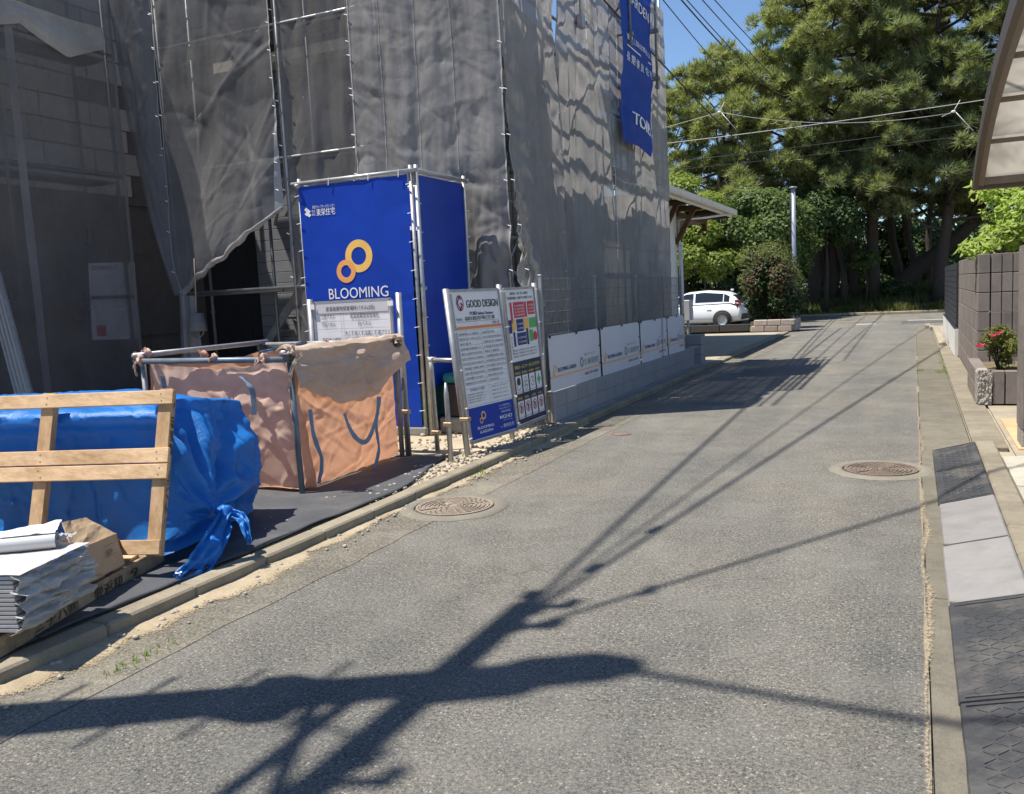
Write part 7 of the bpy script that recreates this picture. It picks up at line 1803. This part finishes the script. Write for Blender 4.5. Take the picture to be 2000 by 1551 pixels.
# far row: low building and wood mass beyond the pines
t = thing('far_building', 'low pale building glimpsed far behind the pine trunks', 'building', (-4, 92, .5))
MB().box((-14, 92, .3), (14, 98, 3.9)).build('wall', M['ac'], t); MB().box((-14.5, 91.5, 3.9), (14.5, 98.5, 4.2)).build('roof', M['galv_dark'], t)
for i in range(7): MB().box((-12+i*3.6, 91.95, 1.4), (-10.4+i*3.6, 91.99, 2.6)).build('window', M['car_glass'], t)
Ps = []; Ns = []
for i in range(170):
    c = (random.uniform(-40, 20), random.uniform(66, 80), random.uniform(1.2, 6.6)); P, N = sphere_pts(190, c, (2.8, 2.2, 1.7), .4); Ps.append(P); Ns.append(N)
o = bpy.data.objects.new('far_woods', leaf_mesh('far_woods', np.concatenate(Ps), np.concatenate(Ns)+np.array([0, 0, .5]), .5, M['leaf_d'], .7)); COL.objects.link(o); tag(o, 'distant woods closing the view behind the park', 'woods', kind='stuff')

# ------------------------------------------------------------------ utility pole beside the viewer (its shadow lies on the road) and overhead cables
up_ = thing('utility_pole', 'concrete utility pole with crossarms and transformers, casting the shadow across the road', 'utility pole', (-5.3, 1.08, .05))
PXp, PYp = -5.3, 1.08
MB().tube([(PXp, PYp, .03), (PXp, PYp, 11.3)], [.19, .115], 16).build('shaft', M['pole_conc'], up_, True)
for z, y0, y1, w in ((9.05, -1.5, 1.08, .125), (8.35, -1.5, .2, .06)):
    MB().bar((PXp+.14, PYp+y0, z), (PXp+.14, PYp+y1, z), w, w).build('crossarm', M['galv_dark'], up_)
MB().bar((PXp+.1, PYp-.05, 8.1), (PXp+.14, PYp-1.0, 9.0), .05, .05).build('arm_strut', M['galv_dark'], up_)
for (dx, dy, z0, z1, r) in ((.05, -.02, 9.35, 10.1, .17), (.03, .03, 10.25, 11.0, .16)):
    MB().lathe([(.0001, z0), (r*.9, z0), (r, z0+.06), (r, z1-.06), (r*.9, z1), (.0001, z1)], (PXp+dx, PYp+dy, 0), 20).build('transformer', M['pole_grey'], up_, True)
for (dy, z) in ((.95, 9.18), (.75, 9.18), (-.6, 9.18), (-.9, 9.18), (-1.2, 9.18), (-.9, 8.47), (-1.3, 8.47)):
    MB().lathe([(.015, -.07), (.062, -.05), (.035, -.01), (.068, .02), (.035, .05), (.02, .13), (.0001, .14)], (PXp+.14, PYp+dy, z), 12).build('insulator', M['insul'], up_, True)
for (dx, dy, z) in ((.28, 1.0, 9.25), (.0, 1.05, 9.3), (.32, .72, 9.2), (.3, -.75, 9.2), (.02, -1.1, 9.25)):
    MB().tube([(PXp+.14, PYp+dy, 9.1), (PXp+dx, PYp+dy+.06, z), (PXp+dx, PYp+dy+.16, z)], [.02, .045, .045], 8).build('dead_end_clamp', M['insul'], up_, True)
for i in range(15):
    z = 2.2+i*.45; s_ = 1 if i % 2 else -1; MB().tube([(PXp+.1*s_*.3, PYp+.14*s_, z), (PXp+.1*s_*.3, PYp+.36*s_, z)], .014, 6).build('step_bolt', M['galv_dark'], up_)
MB().obox((PXp+.2, PYp+.1, 7.3), (.12, 0, 0), (0, .2, 0), (0, 0, .16), .02).build('switch_box', M['pole_grey'], up_); MB().tube([(PXp+.1, PYp-.3, 8.6), (PXp+.25, PYp-.5, 9.1), (PXp+.14, PYp-.6, 9.25)], .015, 6).build('jumper_cable', M['cable'], up_, True)
def wire(p, q, r, label, sag=.25, m='cable', group='overhead cables', n=14):
    p, q = Vector(p), Vector(q); pts = [p.lerp(q, i/n)-Vector((0, 0, sag*4*(i/n)*(1-i/n))) for i in range(n+1)]
    o = one('overhead_cable', MB().tube(pts, r, 6), M[m], label, 'cable', group, True, origin=tuple(p)); return o
wire((-5.2, 2.05, 9.2), (-5.7, 30, 9.4), .020, 'power cable passing over the scaffold roof along the site', .3)
wire((-5.16, 1.93, 9.2), (-1.3, 31.0, 9.8), .020, 'power cable running down the lane towards the pines', .3)
wire((-5.16, 1.7, 9.2), (4.7, 17.5, 9.0), .020, 'power cable crossing the lane to the far right', .25)
wire((-5.2, 1.13, 10.9), (-2.0, .9, 10.9), .030, 'short cable from the pole top crossing the lane overhead', .0)
wire((-2.0, .9, 10.9), (9.0, -.9, 10.6), .028, 'thick cable crossing the lane above the viewer', .1)
wire((-5.18, 2.0, 9.2), (-2.9, 31.0, 9.6), .011, 'thin cable between the two lane power cables overhead', .3)

for (p_, lab) in (((-5.06, 2.8, 9.12), 'black cable joint box hanging near the utility pole'), ((-4.93, 3.7, 9.08), 'second cable joint box farther from the utility pole'), ((-4.66, 2.5, 9.13), 'cable joint box on the cable crossing the lane')):
    t = thing('cable_joint', lab, 'cable joint', p_); MB().tube([Vector(p_)+Vector((-.02, -.09, 0)), Vector(p_)+Vector((.02, .09, 0))], .026, 10).build('sleeve', M['cable'], t, True); MB().obox(Vector(p_)+Vector((0, 0, .07)), (.02, 0, 0), (0, .06, 0), (0, 0, .03), .006).build('hanger', M['galv_dark'], t)
wire(PX(1080, -110, -4.25), PY(1500, 330, 38), .016, 'dark cable sagging in front of the blue flag', .15)
for (a, b_, lab) in (((1195, -125), (1470, 205), 'thin cable in the sky just right of the scaffold'), ((1232, -125), (1520, 190), 'middle thin cable of the three in the sky'), ((1262, -125), (1560, 200), 'lower of the two close cables in the sky'), ((1300, -110), (1530, 140), 'thin cable in the sky nearest the pines')):
    wire(PY(a[0], a[1], 17), PY(b_[0], b_[1], 43), .013, lab, .1)
for (a, b_, r_, m_, lab) in (((1150, 297), (2080, 170), .013, 'cable_pale', 'pale top cable strung across in front of the pines'), ((1150, 333), (2080, 214), .011, 'cable', 'second cable strung across in front of the pines'), ((1150, 348), (2080, 238), .009, 'cable', 'lowest thin cable strung across in front of the pines')):
    wire(PY(a[0], a[1], 34.5), PY(b_[0], b_[1], 34.5), r_, lab, .12, m_)
wire(PY(1405, 219, 34.0), PY(1850, 222, 34.0), .009, 'slack cable dipping between two white fittings before the pines', .35, 'cable_pale'); wire(PY(1150, 285, 34.0), PY(1405, 219, 34.0), .009, 'cable rising to the left white fitting before the pines', .05, 'cable_pale')
for (a, lab) in (((1405, 219), 'white cable fitting in front of the left pines'), ((1862, 218), 'white cable fitting beside the carport edge')):
    c = PY(a[0], a[1], 34.0); t = thing('cable_fitting', lab, 'cable fitting', c); MB().ball(c, .055, 10, 6, (1.4, .8, .8)).build('fitting_body', M['insul'], t, True); MB().tube([c+Vector((-.35, 0, -.12)), c, c+Vector((.2, 0, .35))], .010, 6).build('clamp_rod', M['insul'], t, True); MB().tube([c+Vector((.05, 0, 0)), c+Vector((.6, 0, -.7))], .012, 6).build('hanger', M['insul'], t, True)
